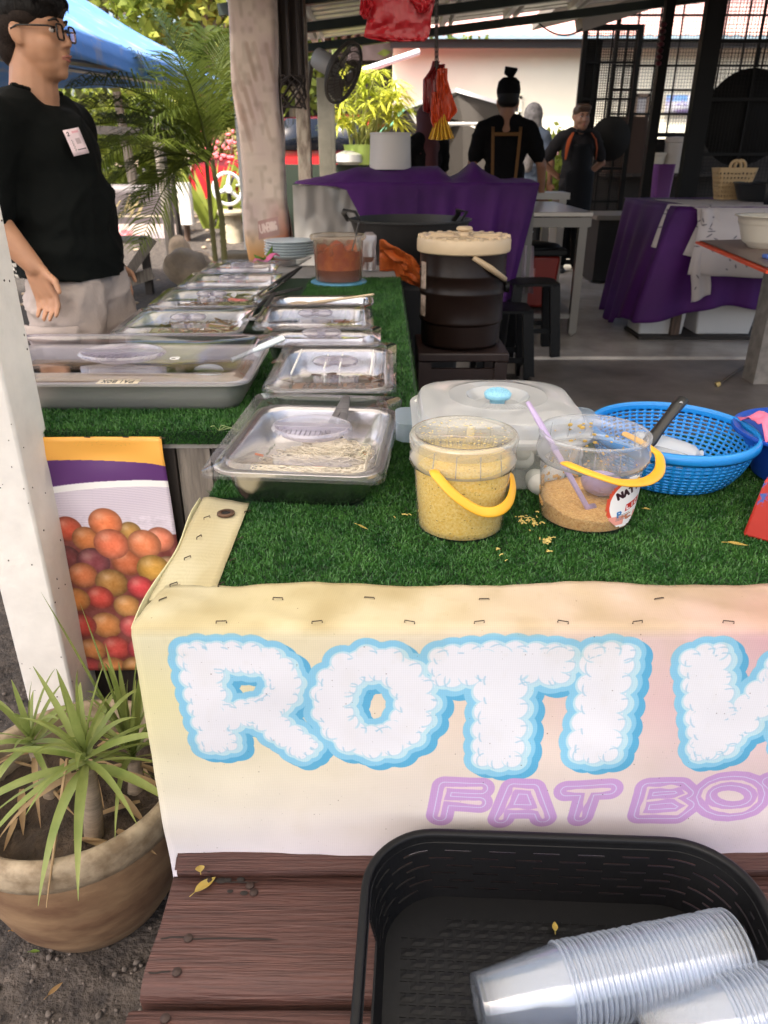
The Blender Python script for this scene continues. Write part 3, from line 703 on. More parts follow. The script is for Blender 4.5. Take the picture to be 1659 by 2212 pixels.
# ------------------------------------------------------------------ front table with banner and turf
TX0, TX1, TB = -.292, 1.30, 1.425
ft = thing('front_table', 'wooden serving table hidden behind the long cloud lettered banner', 'table', (.5, 1.08, 0))
b = MB(); b.box(((TX0+TX1)/2+.004, (FRONT_Y+TB)/2+.002, TABLE_Z-.02), (TX1-TX0-.012, TB-FRONT_Y-.012, .028)); b.build('tabletop', WOODB, ft)
for x in (TX0+.05, TX1-.05):
    for yy in (FRONT_Y+.06, TB-.05):
        b = MB(); b.box((x, yy, .373), (.06, .06, .746)); b.build('leg', WOODB, ft)
b = MB(); b.box((TX0+.03, 1.08, .69), (.03, .6, .09)); b.build('side_rail', WOODG, ft)

def blades(x0, x1, y0, y1, z, n, h, name, parent, hole=None, seed=1):
    rg = np.random.RandomState(seed); x = rg.uniform(x0, x1, n*2); y = rg.uniform(y0, y1, n*2)
    if hole is not None:
        k = ~hole(x, y); x, y = x[k], y[k]
    x, y = x[:n], y[:n]; n = len(x)
    a = rg.uniform(0, 2*pi, n); w = rg.uniform(.0007, .0012, n); hh = h*rg.uniform(.6, 1.25, n); ln = rg.normal(0, .45, (n, 2))*hh[:, None]+np.array([.0, -.0005])
    cx, sn = np.cos(a)*w, np.sin(a)*w
    V = np.empty((n, 5, 3)); zz = np.full(n, z)
    V[:, 0] = np.c_[x-cx, y-sn, zz]; V[:, 1] = np.c_[x+cx, y+sn, zz]
    V[:, 2] = np.c_[x+cx*.8+ln[:, 0]*.4, y+sn*.8+ln[:, 1]*.4, zz+hh*.6]; V[:, 3] = np.c_[x-cx*.8+ln[:, 0]*.4, y-sn*.8+ln[:, 1]*.4, zz+hh*.6]
    V[:, 4] = np.c_[x+ln[:, 0], y+ln[:, 1], zz+hh]
    i = np.arange(n)*5; F = [t for k in i.tolist() for t in ((k, k+1, k+2, k+3), (k+3, k+2, k+4))]
    return mkmesh(name, V.reshape(-1, 3), F, mat('turf_fibre', (.013, .072, .010), .42, var=(16, 0, .32, .68), col2=(.065, .18, .034), spec=.4, detail=12), parent, sharp=0, kind='stuff')
tf = thing('artificial_turf', 'green artificial turf sheet covering the front table top', 'turf', (.5, 1.1, TABLE_Z))
b = MB(); b.box((.535, (.80+TB)/2, TABLE_Z-.001), (1.52, TB-.80, .010)); b.build('backing', TURF_B, tf)
b = MB(); b.box((-.257, 1.27, TABLE_Z-.001), (.062, .29, .010)); b.build('backing', TURF_B, tf)
def under(x, y):      # no blades where pan, buckets, box and basket stand
    c, s_ = math.cos(R(5.6)), math.sin(R(5.6)); dx, dy = x+.122, y-1.232; a, b_ = dx*c-dy*s_, dx*s_+dy*c
    return ((abs(a) < .102) & (abs(b_) < .142)) | (np.hypot(x-.1145, y-1.018) < .062) | (np.hypot(x-.311, y-1.05) < .067) | ((abs(x-.197) < .118) & (abs(y-1.262) < .112)) | (np.hypot((x-.492)/.085, (y-1.215)/.092) < 1)
blades(-.222, .80, .822, 1.42, TABLE_Z+.003, 98000, .0070, 'turf_blades', tf, hole=under, seed=2)
blades(-.285, -.225, 1.12, 1.42, TABLE_Z+.003, 5000, .009, 'turf_blades', tf, seed=3)

bn = thing('banner', 'yellow to pink vinyl banner with white cloud lettering along the front table', 'banner', (.45, FRONT_Y, .3))
def buv(x, zz): return ((x-BX0)/(BX1-BX0), (zz-BZ0)/(BZ1-BZ0))
b = MB()
ZT = TABLE_Z+.012; RB = .010; LV = ZT-RB-.30; LA = RB*pi/2; LF = .086; LT = LV+LA+LF
def sheetp(u, v):
    x = TX0-.004+(TX1+.01-TX0)*u; s_ = v*LT
    if s_ < LV:
        z = .30+s_; k = s_/LV; sag = .012*math.exp(-((k-.5)/.3)**2)*(.5+.5*math.sin(x*9))+.004*nz((x*7, z*9, 2))+.0022*nz((x*22+z*9, z*16, 5)); y = FRONT_Y-.004-sag*(1-k**6)
    elif s_ < LV+LA:
        a = (s_-LV)/RB; y = FRONT_Y-.004+RB*(1-math.cos(a)); z = ZT-RB+RB*math.sin(a); y += .0012*nz((x*18, 1, 1))
    else:
        t = (s_-LV-LA)/LF; y = FRONT_Y-.004+RB+LF*t-.006*t*nz((x*6, 0, 0))*(1 if u > .05 else 0); x += .016*t*(1-u); z = ZT+(.0024*nz((x*14, y*14, 5))+.0045*abs(nz((x*9+y*22, y*8, 8)))+.0016*nz((x*40+y*30, y*22, 2)))*min(1, t*5)
    return (x, y, z)
b.grid(170, 75, sheetp, uvfn=lambda u, v: buv(TX0-.004+(TX1+.01-TX0)*u, .30+v*LT))
b.build('printed_sheet', BANNER, bn, solid=.0015, sharp=0)
b = MB()
def strip(u, v): return (TX0-.002+.080*u, .80+(.312-.03*u)*v, TABLE_Z+.011+.0015*nz((u*3, v*8, 3))-.004*(1-u)**8)
b.grid(8, 24, strip, uvfn=lambda u, v: buv(-.30+.075*u+.02*nz((u*3, v*6, 0)), .80+.08*v)); b.build('side_flap', BANNER, bn, solid=.0015, sharp=0)
b = MB(); b.grid(24, 8, lambda u, v: (TX0-.004-.004*math.sin(u*9), FRONT_Y+.37*u, .36+(TABLE_Z+.010-.36)*v), uvfn=lambda u, v: buv(-.29, .62+.1*v)); b.build('side_sheet', BANNER, bn, solid=.0015, sharp=0)
RUST = mat('rusty_wire', (.035, .022, .016), .6, .5)
def staple(x, y, z, a, L=.012, up=(0, 0, 1)):
    b = MB(); d = Vector((math.cos(a), math.sin(a), 0))*L/2; p = Vector((x, y, z)); 
    b.tube([p-d-Vector(up)*.003, p-d, p+d, p+d-Vector(up)*.003], .0008, 4); b.build('staple', RUST, bn)
for (x, y) in ((475, 1348), (683, 1353), (886, 1361), (1040, 1362), (1228, 1370), (1395, 1372), (600, 1290), (798, 1289), (1046, 1292), (1424, 1291), (1600, 1375)):
    p = at(x, y+1, z=TABLE_Z+.0165); staple(p.x, max(p.y, FRONT_Y+.004), TABLE_Z+.0165, random.uniform(-.35, .3))
for (x, y) in ((447, 1118), (430, 1160), (405, 1205), (375, 1262), (352, 1295), (535, 1105), (518, 1165), (503, 1210), (478, 1262)):
    p = at(x, y, z=TABLE_Z+.014); staple(max(p.x, TX0+.006), p.y, TABLE_Z+.0155, random.uniform(.6, 1.5), .010)
p = at(488, 1109, z=TABLE_Z+.0145); b = MB(); b.lathe([(.0075, .0), (.0078, .0025), (.0105, .003), (.0135, .0015), (.0135, -.001)], (p.x, p.y, TABLE_Z+.0145), 24); b.build('eyelet', mat('rusty_brass', (.12, .07, .045), .5, .7), bn)
b = MB(); b.lathe([(.0, 0), (.0078, 0)], (p.x, p.y, TABLE_Z+.0148), 20); b.build('eyelet_shade_disc', mat('painted_hole_shade', (.01, .008, .007), .9), bn)  # dark disc stands in for the shade inside the eyelet

# ------------------------------------------------------------------ bench
bz = .41
bc = thing('wooden_bench', 'red brown plank bench with rusty nails in front of the banner', 'bench', (.45, .45, 0))
def plank(x0, x1, y0, y1, z, th, seed):
    b = MB(); n = 60
    def loop(i):
        x = x0+(x1-x0)*i/n; e = .004*nz((x*5, seed, 0)); q = [(y0+e, -th+.006), (y0+e-.002, -.012), (y0+e+.006, -.002), (y0+.03, .001*nz((x*9, seed, 1))), ((y0+y1)/2, .0015*nz((x*7, seed, 2))), (y1-.03, .001*nz((x*9, seed, 4))), (y1+e-.006, -.002), (y1+e+.002, -.012), (y1+e, -th+.006)]
        dx = (.004*nz((0, seed, 7)) if i == 0 else 0)
        return [(x+(.006*nz((yy*40, seed, 3)) if i in (0, n) else 0), yy, z+zz) for yy, zz in q]
    L_ = [loop(i) for i in range(n+1)]; k = len(L_[0]); vs_ = [p for l in L_ for p in l]; fs = []
    for i in range(n):
        for j in range(k):
            a = i*k+j; c = i*k+(j+1) % k; fs.append((a, a+k, c+k, c))
    fs.append(tuple(range(k))); fs.append(tuple(n*k+j for j in reversed(range(k)))); b.add(vs_, fs)
    return b.build('plank', WOODR, bc, sharp=50)
plank(-.283, 1.3, .7135, .735, bz+.012, .05, 1.3)
plank(-.285, 1.3, .549, .7115, bz, .045, 2.7)
plank(-.292, 1.3, .365, .534, bz, .045, 4.1)
plank(-.288, 1.3, .185, .352, bz, .045, 6.6)
for x in (-.2, 1.2):
    b = MB(); b.box((x, .46, bz-.09), (.07, .52, .085)); b.build('cross_rail', WOODB, bc)
    for yy in (.25, .66): b = MB(); b.box((x, yy, .14), (.07, .07, .275)); b.build('leg', WOODB, bc)
NAIL = mat('rusty_nail', (.035, .02, .016), .55, .4)
for (x, y) in ((449, 1901), (407, 2027), (382, 2100), (357, 2200), (540, 1913), (548, 1928)):
    p = at(x, y, z=bz+.001); b = MB(); b.lathe([(.006, 0), (.0055, .0015), (.003, .0026), (0, .003)], p, 12, capb=True); b.build('nail', NAIL, bc)
KNOT = mat('nail_hole', (.012, .008, .006), .9)
for (x, y, r) in ((478, 1902, .006), (493, 1900, .004), (520, 1899, .0045), (527, 1929, .0045), (497, 1925, .0035), (452, 1880, .004)):
    p = at(x, y, z=bz+.0012); b = MB(); b.lathe([(0, .0006), (r*.7, .0006), (r, 0)], p, 10, sx=1.2, sy=.8); b.build('nail_hole', KNOT, bc)
for pts in (((345, 2028), (370, 2022), (405, 2026)), ((318, 2102), (345, 2100), (370, 2098)), ((388, 1880), (420, 1884), (455, 1880)), ((430, 1898), (480, 1908), (560, 1905)), ((395, 2030), (470, 2024), (600, 2030))):
    b = MB(); q = [at(x, y, z=bz+.0012) for x, y in pts]; q = bez(q[0], q[1], q[2], 10); b.tube([p_+Vector((0, .0012*nz((p_.x*90, 1, 1)), 0)) for p_ in q], [.0002]+[.0011]*9+[.0002], 5, flat=.4); b.build('crack', KNOT, bc)

# ------------------------------------------------------------------ fallen leaves and crumbs
LEAFY = leafy('yellow_leaf', (.55, .36, .07), (.45, .40, .14), 40)
def leaf(x, y, z, L, W, rz, label, tilt=.2, col=LEAFY):
    b = MB(); p = at(x, y, z=z); n = 10
    M = Matrix.Translation(p+Vector((0, 0, .003))) @ Matrix.Rotation(rz, 4, 'Z') @ Matrix.Rotation(tilt, 4, 'Y')
    def f(u, v):
        w = W*math.sin(pi*min(1, max(0, u*.97+.015)))**.8*(1.25-.5*u); s_ = v*2-1
        return M @ Vector(((u-.5)*L, s_*w*.5, .18*L*(u-.5)**2+abs(s_)*w*.25))
    b.grid(n, 4, f); b.tube([M @ Vector((-.5*L, 0, .05*L)), M @ Vector((-.75*L, 0, .02*L))], .0006, 4)
    return b.build('fallen_leaf', col, label=label, cat='leaf', sharp=0)
leaf(433, 1882, bz+.016, .024, .012, 1.9, 'small curled yellow leaf at the back edge of the bench planks', .5)
leaf(444, 1916, bz, .036, .013, .95, 'longer flat yellow leaf on the bench beside a rusty nail')
leaf(1592, 1181, TABLE_Z+.008, .034, .010, .1, 'yellow leaf lying on the turf near the red stand')
leaf(783, 1143, TABLE_Z+.008, .018, .005, -.2, 'tiny curled yellow leaf on turf in front of the noodle pan', .4)
leaf(1397, 1104, TABLE_Z+.008, .012, .007, .1, 'tiny tan leaf on turf beneath the blue basket')
leaf(38, 2312*0+2010, .01, .02, .016, .4, 'curled orange leaf on the gritty ground left of the pot foot', col=leafy('orange_leaf', (.4, .18, .04), (.3, .2, .06), 40))
leaf(76, 2058, .012, .016, .007, .2, 'small green leaf on the ground below the pot', col=leafy('green_leaf_fallen', (.12, .2, .03), (.2, .25, .05), 40))
leaf(120, 2140, .012, .03, .009, 1.1, 'pale dry leaf on the dark ground in the lower left', col=leafy('dry_leaf', (.42, .27, .12), (.3, .18, .08), 40))
cr = MB()
for (cx, cy, n, sp) in ((1143, 1125, 26, 16), (1183, 1167, 16, 9), (1190, 1190, 3, 4), (870, 1110, 3, 10), (1090, 1195, 4, 14)):
    for i in range(n):
        p = at(cx+random.gauss(0, sp), cy+random.gauss(0, sp*.5), z=TABLE_Z+.011); a = random.random()*6; d = Vector((math.cos(a), math.sin(a), random.uniform(-.2, .3)))*random.uniform(.002, .005)
        cr.tube([p-d, p+Vector((0, 0, .001)), p+d], random.uniform(.0006, .0013), 4)
cr.build('crumbs', mat('yellow_crumb', (.55, .42, .12), .7, var=(300, .3)), kind='stuff', label='spilled yellow floss crumbs on turf between the buckets', cat='crumbs')

# ------------------------------------------------------------------ black basket tray with cups
BW, BD, BH = .462, .378, .098
bt = thing('basket_tray', 'black woven plastic basket tray holding two sleeves of cups', 'basket', (0, 0, 0))
def ring_loop(k, z, n=132): return resample(rrect(BW-.045*(1-k), BD-.045*(1-k), .085-.012*(1-k), z, 10), n)
b = MB(); zs = [.004, .016, .0185, .0265, .029, .037, .0395, .0475, .050, .058, .0605, .0685, .071, .079, .088]
loops = [ring_loop(z/BH, z) for z in zs]
NL = 132
left = [j for j in range(NL) if loops[0][j][0] < -BW/2+.05 and abs(loops[0][j][1]) < .075]
def sk(i, j):
    if j in left and 6 <= i <= 12: return True
    if i in (1, 3, 5, 7, 9, 11) and (j+(i//2) % 2*2) % 5 in (0, 1, 2): return j not in left
    return False
b.loft(loops, skip=sk); b.build('woven_wall', BLACKP, bt, solid=.0026, smooth=False)
b = MB(); prof = [(-.004, -.008), (-.004, -.001), (-.002, .001), (.003, .0015), (.006, .000), (.0065, -.005)]
b.loft([resample(rrect(BW+2*o_, BD+2*o_, .085+o_, .088+.006+z_, 10), NL) for o_, z_ in prof]+[resample(rrect(BW-.012, BD-.012, .079, .082, 10), NL)]); b.build('rim', BLACKP, bt, sharp=0)
b = MB(); b.loft([resample(rrect(BW-.041, BD-.041, .0735, .004, 10), 60)], capt=True); b.build('base', BLACKP, bt)
b = MB()
for iy in range(21):
    for ix in range(17):
        x = -.19+ix*.0225+(iy % 2)*.011; y = -.142+iy*.0135
        if abs(x) > .185 or abs(y) > .145 or (abs(x) > .14 and abs(y) > .11): continue
        b.grid(3, 2, lambda u, v: (x-.0095+.019*u, y-.0045+.009*v, .0042+.0013*math.sin(pi*u)**.7*(.5+.5*math.sin(pi*v))))
    for ix in range(34):
        x = -.185+ix*.0112; y = -.142+iy*.0135+.0067
        if abs(x) > .185 or abs(y) > .145 or (abs(x) > .14 and abs(y) > .11): continue
        b.box((x, y, .0044), (.008, .0025, .0008))
b.build('weave', BLACKP, bt, kind='stuff', smooth=False)
bt.location = (.205, .4965, bz+.004); bt.rotation_euler = (0, 0, R(-2.5))

CUP = clear('cup_plastic', (.95, .96, .98), .07, (.70, .77, .86), .15, 1.48, gloss=1.1)
CUPE = clear('cup_rim_plastic', (.9, .92, .95), .26, (.70, .76, .84), .18, 1.45, gloss=1.0)
cup = thing('plastic_cup', 'clear plastic cup at the open end', 'cup', (0, 0, 0), 'clear cups stacked in the basket')
b = MB(); b.lathe([(0, .003), (.026, .003), (.0285, .0), (.030, .004), (.0375, .060), (.0382, .0605), (.0425, .098)], n=40); b.build('body', CUP, cup, sharp=0)
b = MB(); b.lathe([(.0425, .0975), (.0445, .0965), (.0455, .0985), (.0445, .1005), (.0425, .0995)], n=40); b.build('rim', CUPE, cup, sharp=0)
def sleeve(p0, d, n, step, lab0, lab, first):
    d = d.normalized(); q = d.to_track_quat('Z', 'Y'); 
    for i in range(n):
        c = first if (i == 0 and first) else dup(cup)
        off = Vector((0, 0, -.006*math.sin(i/max(1, n-1)*pi)*0))
        c.location = p0+d*step*i+Vector((random.uniform(-.0006, .0006), random.uniform(-.0006, .0006), random.uniform(0, .0006))); c.rotation_euler = q.to_euler()
        c['label'] = lab0 if i == 0 else lab
rad = .0455
e0 = at(1028, 2170, z=bz+.05); e1 = at(1582, 2056, z=bz+.062); 
sleeve(e0, e1-e0, 34, .0062, 'lead cup of the long sleeve, its base showing at the left end', 'clear plastic cup nested in the long upper sleeve in the basket', cup)
e0 = at(1370, 2240, z=bz+.042); e1 = at(1660, 2185, z=bz+.052)
sleeve(e0, e1-e0, 20, .0062, 'lead cup of the short sleeve at the lower right corner', 'clear plastic cup nested in the lower sleeve at the picture corner', None)
leaf(1198, 2006, bz+.012, .016, .007, 1.4, 'little yellow leaf inside the black basket tray')
# ------------------------------------------------------------------ side counter
ct = thing('side_counter', 'long food counter with green turf running back from the front table', 'counter', (-.32, 2.6, 0))
CX0, CX1, CYB = -.93, .068, 3.95
b = MB(); b.box(((-.72+CX1)/2, (CTR_Y+CYB)/2, CTR_Z-.022), (CX1+.72, CYB-CTR_Y, .034)); b.build('countertop', mat('grey_laminate', (.36, .33, .30), .5, var=(8, .2)), ct)
for x in (-.68, .03):
    for yy in (CTR_Y+.06, 2.7, CYB-.06):
        b = MB(); b.box((x, yy, .378), (.06, .06, .755)); b.build('leg', WOODB, ct)
DKW = mat('dark_board', (.025, .018, .014), .7, var=(9, .5), stretch=(6, 6, .6))
def face_board(x0, x1, m, z0=.02, y=CTR_Y+.01):
    b = MB(); b.box(((x0+x1)/2, y, (z0+CTR_Z-.04)/2), (x1-x0, .018, CTR_Z-.04-z0)); b.build('front_board', m, ct, bevel=.002)
xa, xb = at(378, 960, Y=CTR_Y).x, at(462, 960, Y=CTR_Y).x
face_board(-.72, xa-.003, DKW); face_board(xa, xb-.01, WOODG, y=CTR_Y+.012); face_board(xb-.007, .06, DKW)  # the dark boards stand in for the shaded gap beside the grey plank
b = MB(); b.box((.058, 2.65, .40), (.015, 2.35, .72)); b.build('side_board', DKW, ct)
tf2 = thing('artificial_turf', 'green artificial turf laid on the side counter under the food pans', 'turf', (-.3, 2.4, CTR_Z))
b = MB(); b.box(((-.735+CX1)/2, (CTR_Y-.01+3.46)/2, CTR_Z-.001), (CX1+.735, 3.46-CTR_Y+.01, .008)); b.box((CX1+.004, (CTR_Y+3.46)/2, CTR_Z-.13), (.008, 3.46-CTR_Y, .265)); b.box((-.34, CTR_Y-.012, CTR_Z-.012), (.78, .006, .026)); b.build('backing', TURF_B, tf2)
inpan = lambda x, y: ((x < -.03) & (y > 2.45) & (y < 2.6) & False)
blades(-.735, .070, CTR_Y-.014, 1.55, CTR_Z+.002, 14000, .010, 'turf_blades', tf2, seed=5)
blades(-.32, .070, 1.55, 3.46, CTR_Z+.002, 52000, .010, 'turf_blades', tf2, seed=6)
# blades on the cloth that hangs down the right side and the front lip
rgn = np.random.RandomState(8); n = 26000; V = np.empty((n, 3, 3)); y = rgn.uniform(CTR_Y, 3.46, n); z = rgn.uniform(CTR_Z-.26, CTR_Z, n); w = rgn.uniform(.0008, .0014, n)
V[:, 0] = np.c_[np.full(n, CX1+.007), y-w, z]; V[:, 1] = np.c_[np.full(n, CX1+.007), y+w, z]; V[:, 2] = np.c_[CX1+.007+rgn.uniform(.003, .008, n), y+rgn.normal(0, .002, n), z+rgn.uniform(.000, .008, n)]
mkmesh('turf_blades', V.reshape(-1, 3), [(i*3, i*3+1, i*3+2) for i in range(n)], MATS['turf_fibre'], tf2, sharp=0, kind='stuff')
n = 6000; V = np.empty((n, 3, 3)); x = rgn.uniform(-.73, .05, n); z = rgn.uniform(CTR_Z-.024, CTR_Z+.004, n)
V[:, 0] = np.c_[x-.001, np.full(n, CTR_Y-.015), z]; V[:, 1] = np.c_[x+.001, np.full(n, CTR_Y-.015), z]; V[:, 2] = np.c_[x+rgn.normal(0, .002, n), CTR_Y-.016-rgn.uniform(.003, .008, n), z+rgn.uniform(-.003, .007, n)]
mkmesh('turf_blades', V.reshape(-1, 3), [(i*3, i*3+1, i*3+2) for i in range(n)], MATS['turf_fibre'], tf2, sharp=0, kind='stuff')
# fruit banner on the counter front
fb = MB()
def fbf(u, v):
    x = FX0+(FX1-FX0)*u; z = FZ0+(FZ1-.012-FZ0)*v
    xr = at(355, 940, Y=CTR_Y).x; x = -.80+(xr+.80+.014*(1-v))*u
    return (x, CTR_Y-.022-.012*(1-v)-.004*nz((u*4, v*5, 2))-.006*math.exp(-((v-.93)/.04)**2)*math.sin(u*7), z)
def fbuv(u, v):
    p = fbf(u, v); return ((p[0]-FX0)/(FX1-FX0), (p[2]-FZ0)/(FZ1-FZ0))
fb.grid(40, 50, fbf, uvfn=fbuv); fo = fb.build('fruit_banner', FRUIT, solid=.0015, sharp=0, label='printed banner showing orange and red fruit in a white bowl, hung on the counter', cat='banner')
b = MB()
for (x, y) in ((182, 944), (265, 944), (345, 946)): p = at(x, y, Y=CTR_Y-.027); b.tube([p, p+Vector((.012, -.001, 0))], .0012, 4)
b.build('staple', RUST, fo, kind='stuff')
b = MB()
p = at(472, 930, z=CTR_Z+.004)
for d in ((.035, -.02, .012), (.05, -.015, .004), (.02, -.03, .02), (-.01, -.02, .015)): b.tube([p, p+Vector(d)*.5+Vector((0, 0, .006)), p+Vector(d)], .0007, 3)
b.build('dry_straws', mat('pale_green_straw', (.35, .42, .18), .7), label='pale grass straws sticking out of the counter turf edge', cat='straw')

# ------------------------------------------------------------------ gastronorm pans and lids
def pan(name, label, c, w, d, h, rz, m=STEEL, group='steel food pans on the counter', cat='food pan'):
    """steel pan with its foot at c"""
    b = MB(); pr = [(.0, h-.005), (0.0, h), (.004, h+.001), (.030, h), (.036, h-.006), (.042, h*.5), (.054, .012), (.066, .001), (.09, 0)]
    b.loft([rrect(w-i_, d-i_, max(.012, .045-i_*.1), z_, 6) for i_, z_ in pr], capt=True)
    o = b.build(name, m, label=label, cat=cat, group=group, sharp=60)
    o.location = Vector(c); o.rotation_euler = (0, 0, rz); return o
def lid(label, c, w, d, rz, tilt=(0, 0), handle='oval', ribs=False, m=LID, group='clear lids on the food pans'):
    t = thing('pan_lid', label, 'lid', (0, 0, 0), group)
    b = MB(); r0 = .022
    pr = [(-.001, -.007, r0), (0, -.002, r0), (.002, 0, r0), (.040, .0005, .045), (.046, .006, .042), (.056, .0085, .038), (.066, .006, .035), (.07, .004, .034)]
    loops = [rrect(w-i_, d-i_, r_, z_, 7) for i_, z_, r_ in pr]
    for q in (.5,): loops.append([(p[0]*q, p[1]*q, .004+.0015) for p in loops[-1]])
    b.loft(loops, capt=True); b.build('panel', m, t, sharp=0)
    if handle == 'oval':
        b = MB(); ex, ey = w*.235, d*.13
        if w > .5: ex, ey = w*.15, d*.17
        b.lathe([(1.05, .006), (1.0, .011), (.95, .011), (.90, .004), (.8, -.006), (.0, -.008)], n=32, sx=ex, sy=ey)
        b.box((0, 0, .006), (ex*1.9, ey*.34, .010)); 
        for i in range(13): b.box((-ex*.75+i*ex*.125, -ey*.42, .003), (.0016, ey*.5, .005))
        b.build('handle', LIDH, t, bevel=.0015)
    else:
        b = MB()
        for i in (-1, 1): b.ell((i*.022, 0, .006), (.030, .024, .011), 14, 6)
        b.box((0, 0, .009), (.02, .044, .008)); b.build('handle', LIDH, t)
    if ribs:
        for x in (-.31, -.07, .05, .30):
            b = MB(); b.box((x*w, -.01, .008), (.003, d*(.5 if abs(x) > .2 else .28), .004)); b.build('rib', mat('rib_plastic', (.8, .78, .75), .3), t)
    t.location = Vector(c); t.rotation_euler = Euler((tilt[0], tilt[1], rz)); return t
def food(name, label, c, w, d, rz, m, amp=.010, chips=None, seed=0):
    t = thing(name, label, 'food', (0, 0, 0)); b = MB()
    b.grid(26, 26, lambda u, v: ((u-.5)*w, (v-.5)*d, amp*(1.2*nz((u*3+seed, v*3, seed))+.5*nz((u*9, v*9, seed))+.35*nz((u*22, v*22, seed)))-.012*max(abs(u-.5), abs(v-.5))**3*8)); b.build('mound', m, t, sharp=0)
    for (mm, n, L, r_, x0, x1, y0, y1, lift) in chips or []:
        b = MB(); rg = random.Random(seed+n)
        for i in range(n):
            p = Vector((rg.uniform(x0, x1)*w, rg.uniform(y0, y1)*d, 0)); p.z = amp*(1.2*nz((p.x/w+.5)*3+seed if False else 0) if False else nz(((p.x/w+.5)*3+seed, (p.y/d+.5)*3, seed)))+lift*rg.random()
            a = rg.random()*6; dd = Vector((math.cos(a), math.sin(a), rg.uniform(-.3, .4)))*L*rg.uniform(.5, 1.2)
            b.tube([p-dd, p+Vector((rg.uniform(-1, 1), rg.uniform(-1, 1), .4))*L*.2, p+dd], r_*rg.uniform(.6, 1.2), 5)
        b.build('garnish', mm, t, kind='stuff', sharp=0)
    t.location = Vector(c); t.rotation_euler = (0, 0, rz); return t

# front pan with rice noodles
rzF = R(-5.6); cF = Vector((-.122, 1.232, TABLE_Z+.006))
pan('food_pan', 'steel pan of white rice noodles on the front table turf', cF, .272, .352, .064, rzF)
lidF = lid('large clear lid with ribbed oval handle over the white noodles', cF+Vector((-.002, -.004, .076)), .286, .375, rzF, (R(3.0), 0))
nt_ = thing('rice_noodles', 'white rice noodles with carrot shreds in the front pan', 'noodles', (0, 0, 0))
NOOD = mat('rice_noodle', (.88, .80, .62), .45, var=(30, .1), sss=.0)
def nh(x, y): return .054*math.exp(-(((x-.035)/.078)**2+((y+.040)/.085)**2))+.014*math.exp(-(((x+.055)/.05)**2+((y+.085)/.05)**2))+.010*math.exp(-((y+.115)/.03)**2)
b = MB(); b.grid(40, 40, lambda u, v: ((u-.5)*.196, -.126+v*.25, .003+nh((u-.5)*.196, -.126+v*.25)*(1+.35*nz((u*9, v*9, 0)))+.003*nz((u*26, v*26, 0))), skip=lambda i, j: nh((i/40-.5)*.196, -.126+j/40*.25)+.006*nz((i*.22, j*.22, 4)) < .011); b.build('mass', NOOD, nt_, sharp=0)
b = MB(); rg = random.Random(11)
for i in range(1500):
    cx, cy = rg.gauss(.022, .052), rg.gauss(-.056, .052)
    if nh(cx, cy) < .008 and rg.random() < .8: continue
    cx = max(-.09, min(.09, cx)); cy = max(-.12, min(.07, cy)); r_ = rg.uniform(.006, .020); ph = rg.random()*6.28; sp = rg.uniform(3.0, 7.0); zz = .004+nh(cx, cy)+rg.uniform(-.002, .011)
    tl = rg.uniform(-.6, .6); sq = rg.uniform(.4, 1)
    pts = [Vector((max(-.099, min(.099, cx+r_*math.cos(ph+sp*q))), max(-.128, cy+r_*sq*math.sin(ph+sp*q)), max(.008, zz+r_*tl*math.sin(ph+sp*q+1)*.6))) for q in [k/9 for k in range(10)]]
    b.tube(pts, rg.uniform(.0007, .00115), 4)
b.build('strand', NOOD, nt_, kind='stuff', sharp=0)
b = MB()
for (x, y) in ((.035, -.03), (.04, -.06), (.085, -.02), (.092, -.03), (.075, -.035), (.03, -.13), (-.085, -.05), (.06, .0)):
    a = rg.random()*6; p = Vector((x, y, .046)); d_ = Vector((math.cos(a), math.sin(a), .2))*.007; b.tube([p-d_, p+d_], .0022, 5)
b.build('carrot_shred', mat('carrot', (.62, .16, .05), .5), nt_, kind='stuff')
nt_.location = cF; nt_.rotation_euler = (0, 0, rzF)
def tongs(label, a, b_, m, w=.014, spread=.03, name='tongs', cat='tongs', flat=.35):
    t = thing(name, label, cat, a); a, b_ = Vector(a), Vector(b_); d = b_-a; side = d.cross(Vector((0, 0, 1))).normalized()
    for s_ in (-1, 1):
        b = MB(); pts = [a+d*q+side*s_*(spread*.5*math.sin(min(1, q*1.1)*pi*.5)*(1.0 if q < .85 else 1.0))+Vector((0, 0, -.006*math.sin(q*pi))) for q in [i/8 for i in range(9)]]
        b.tube(pts, [w*.5*(1-.25*q/8) if q < 7 else w*.75 for q in range(9)], 8, flat=flat, up=(0, 0, 1)); b.build('arm', m, t, sharp=0)
    return t
GREYP = mat('grey_plastic', (.10, .095, .095), .4)
tongs('dark grey tongs poking out from under the noodle pan lid', at(748, 858, z=TABLE_Z+.098), at(690, 1000, z=TABLE_Z+.035), GREYP, .016, .035)

zc = CTR_Z+.004
big = (-.588, 1.688, zc)
pan('food_pan', 'largest steel pan, beside the white post, under a lilac tinted lid', big, .615, .36, .066, 0, STEELD)
LIDV = clear('lilac_lid_plastic', (.86, .84, .90), .07, (.7, .66, .76), .08, 1.5, bump=(8, .2), gloss=1.6)
lb = lid('big lilac tinted lid with oval grip and paper strip, near the white post', Vector(big)+Vector((-.005, .002, .082)), .628, .372, 0, (R(2.4), 0), m=LIDV)
def tape():
    cv = Canvas(150, 22, '#cdbfa8'); write(cv, 'PAI', 22, 4, 13, 13, 5, 2, '#2a2422'); write(cv, 'BOX', 84, 4, 13, 13, 5, 2, '#2a2422'); return imgmat('tape_print', cv.a, .6)
b = MB(); p0_ = at(203, 806, z=.905); p1_ = at(293, 806, z=.905); b.grid(2, 1, lambda u, v: (p0_.x+(p1_.x-p0_.x)*u, p0_.y+.026*v, .8835+.0012*v), uvfn=lambda u, v: (1-u, 1-v))
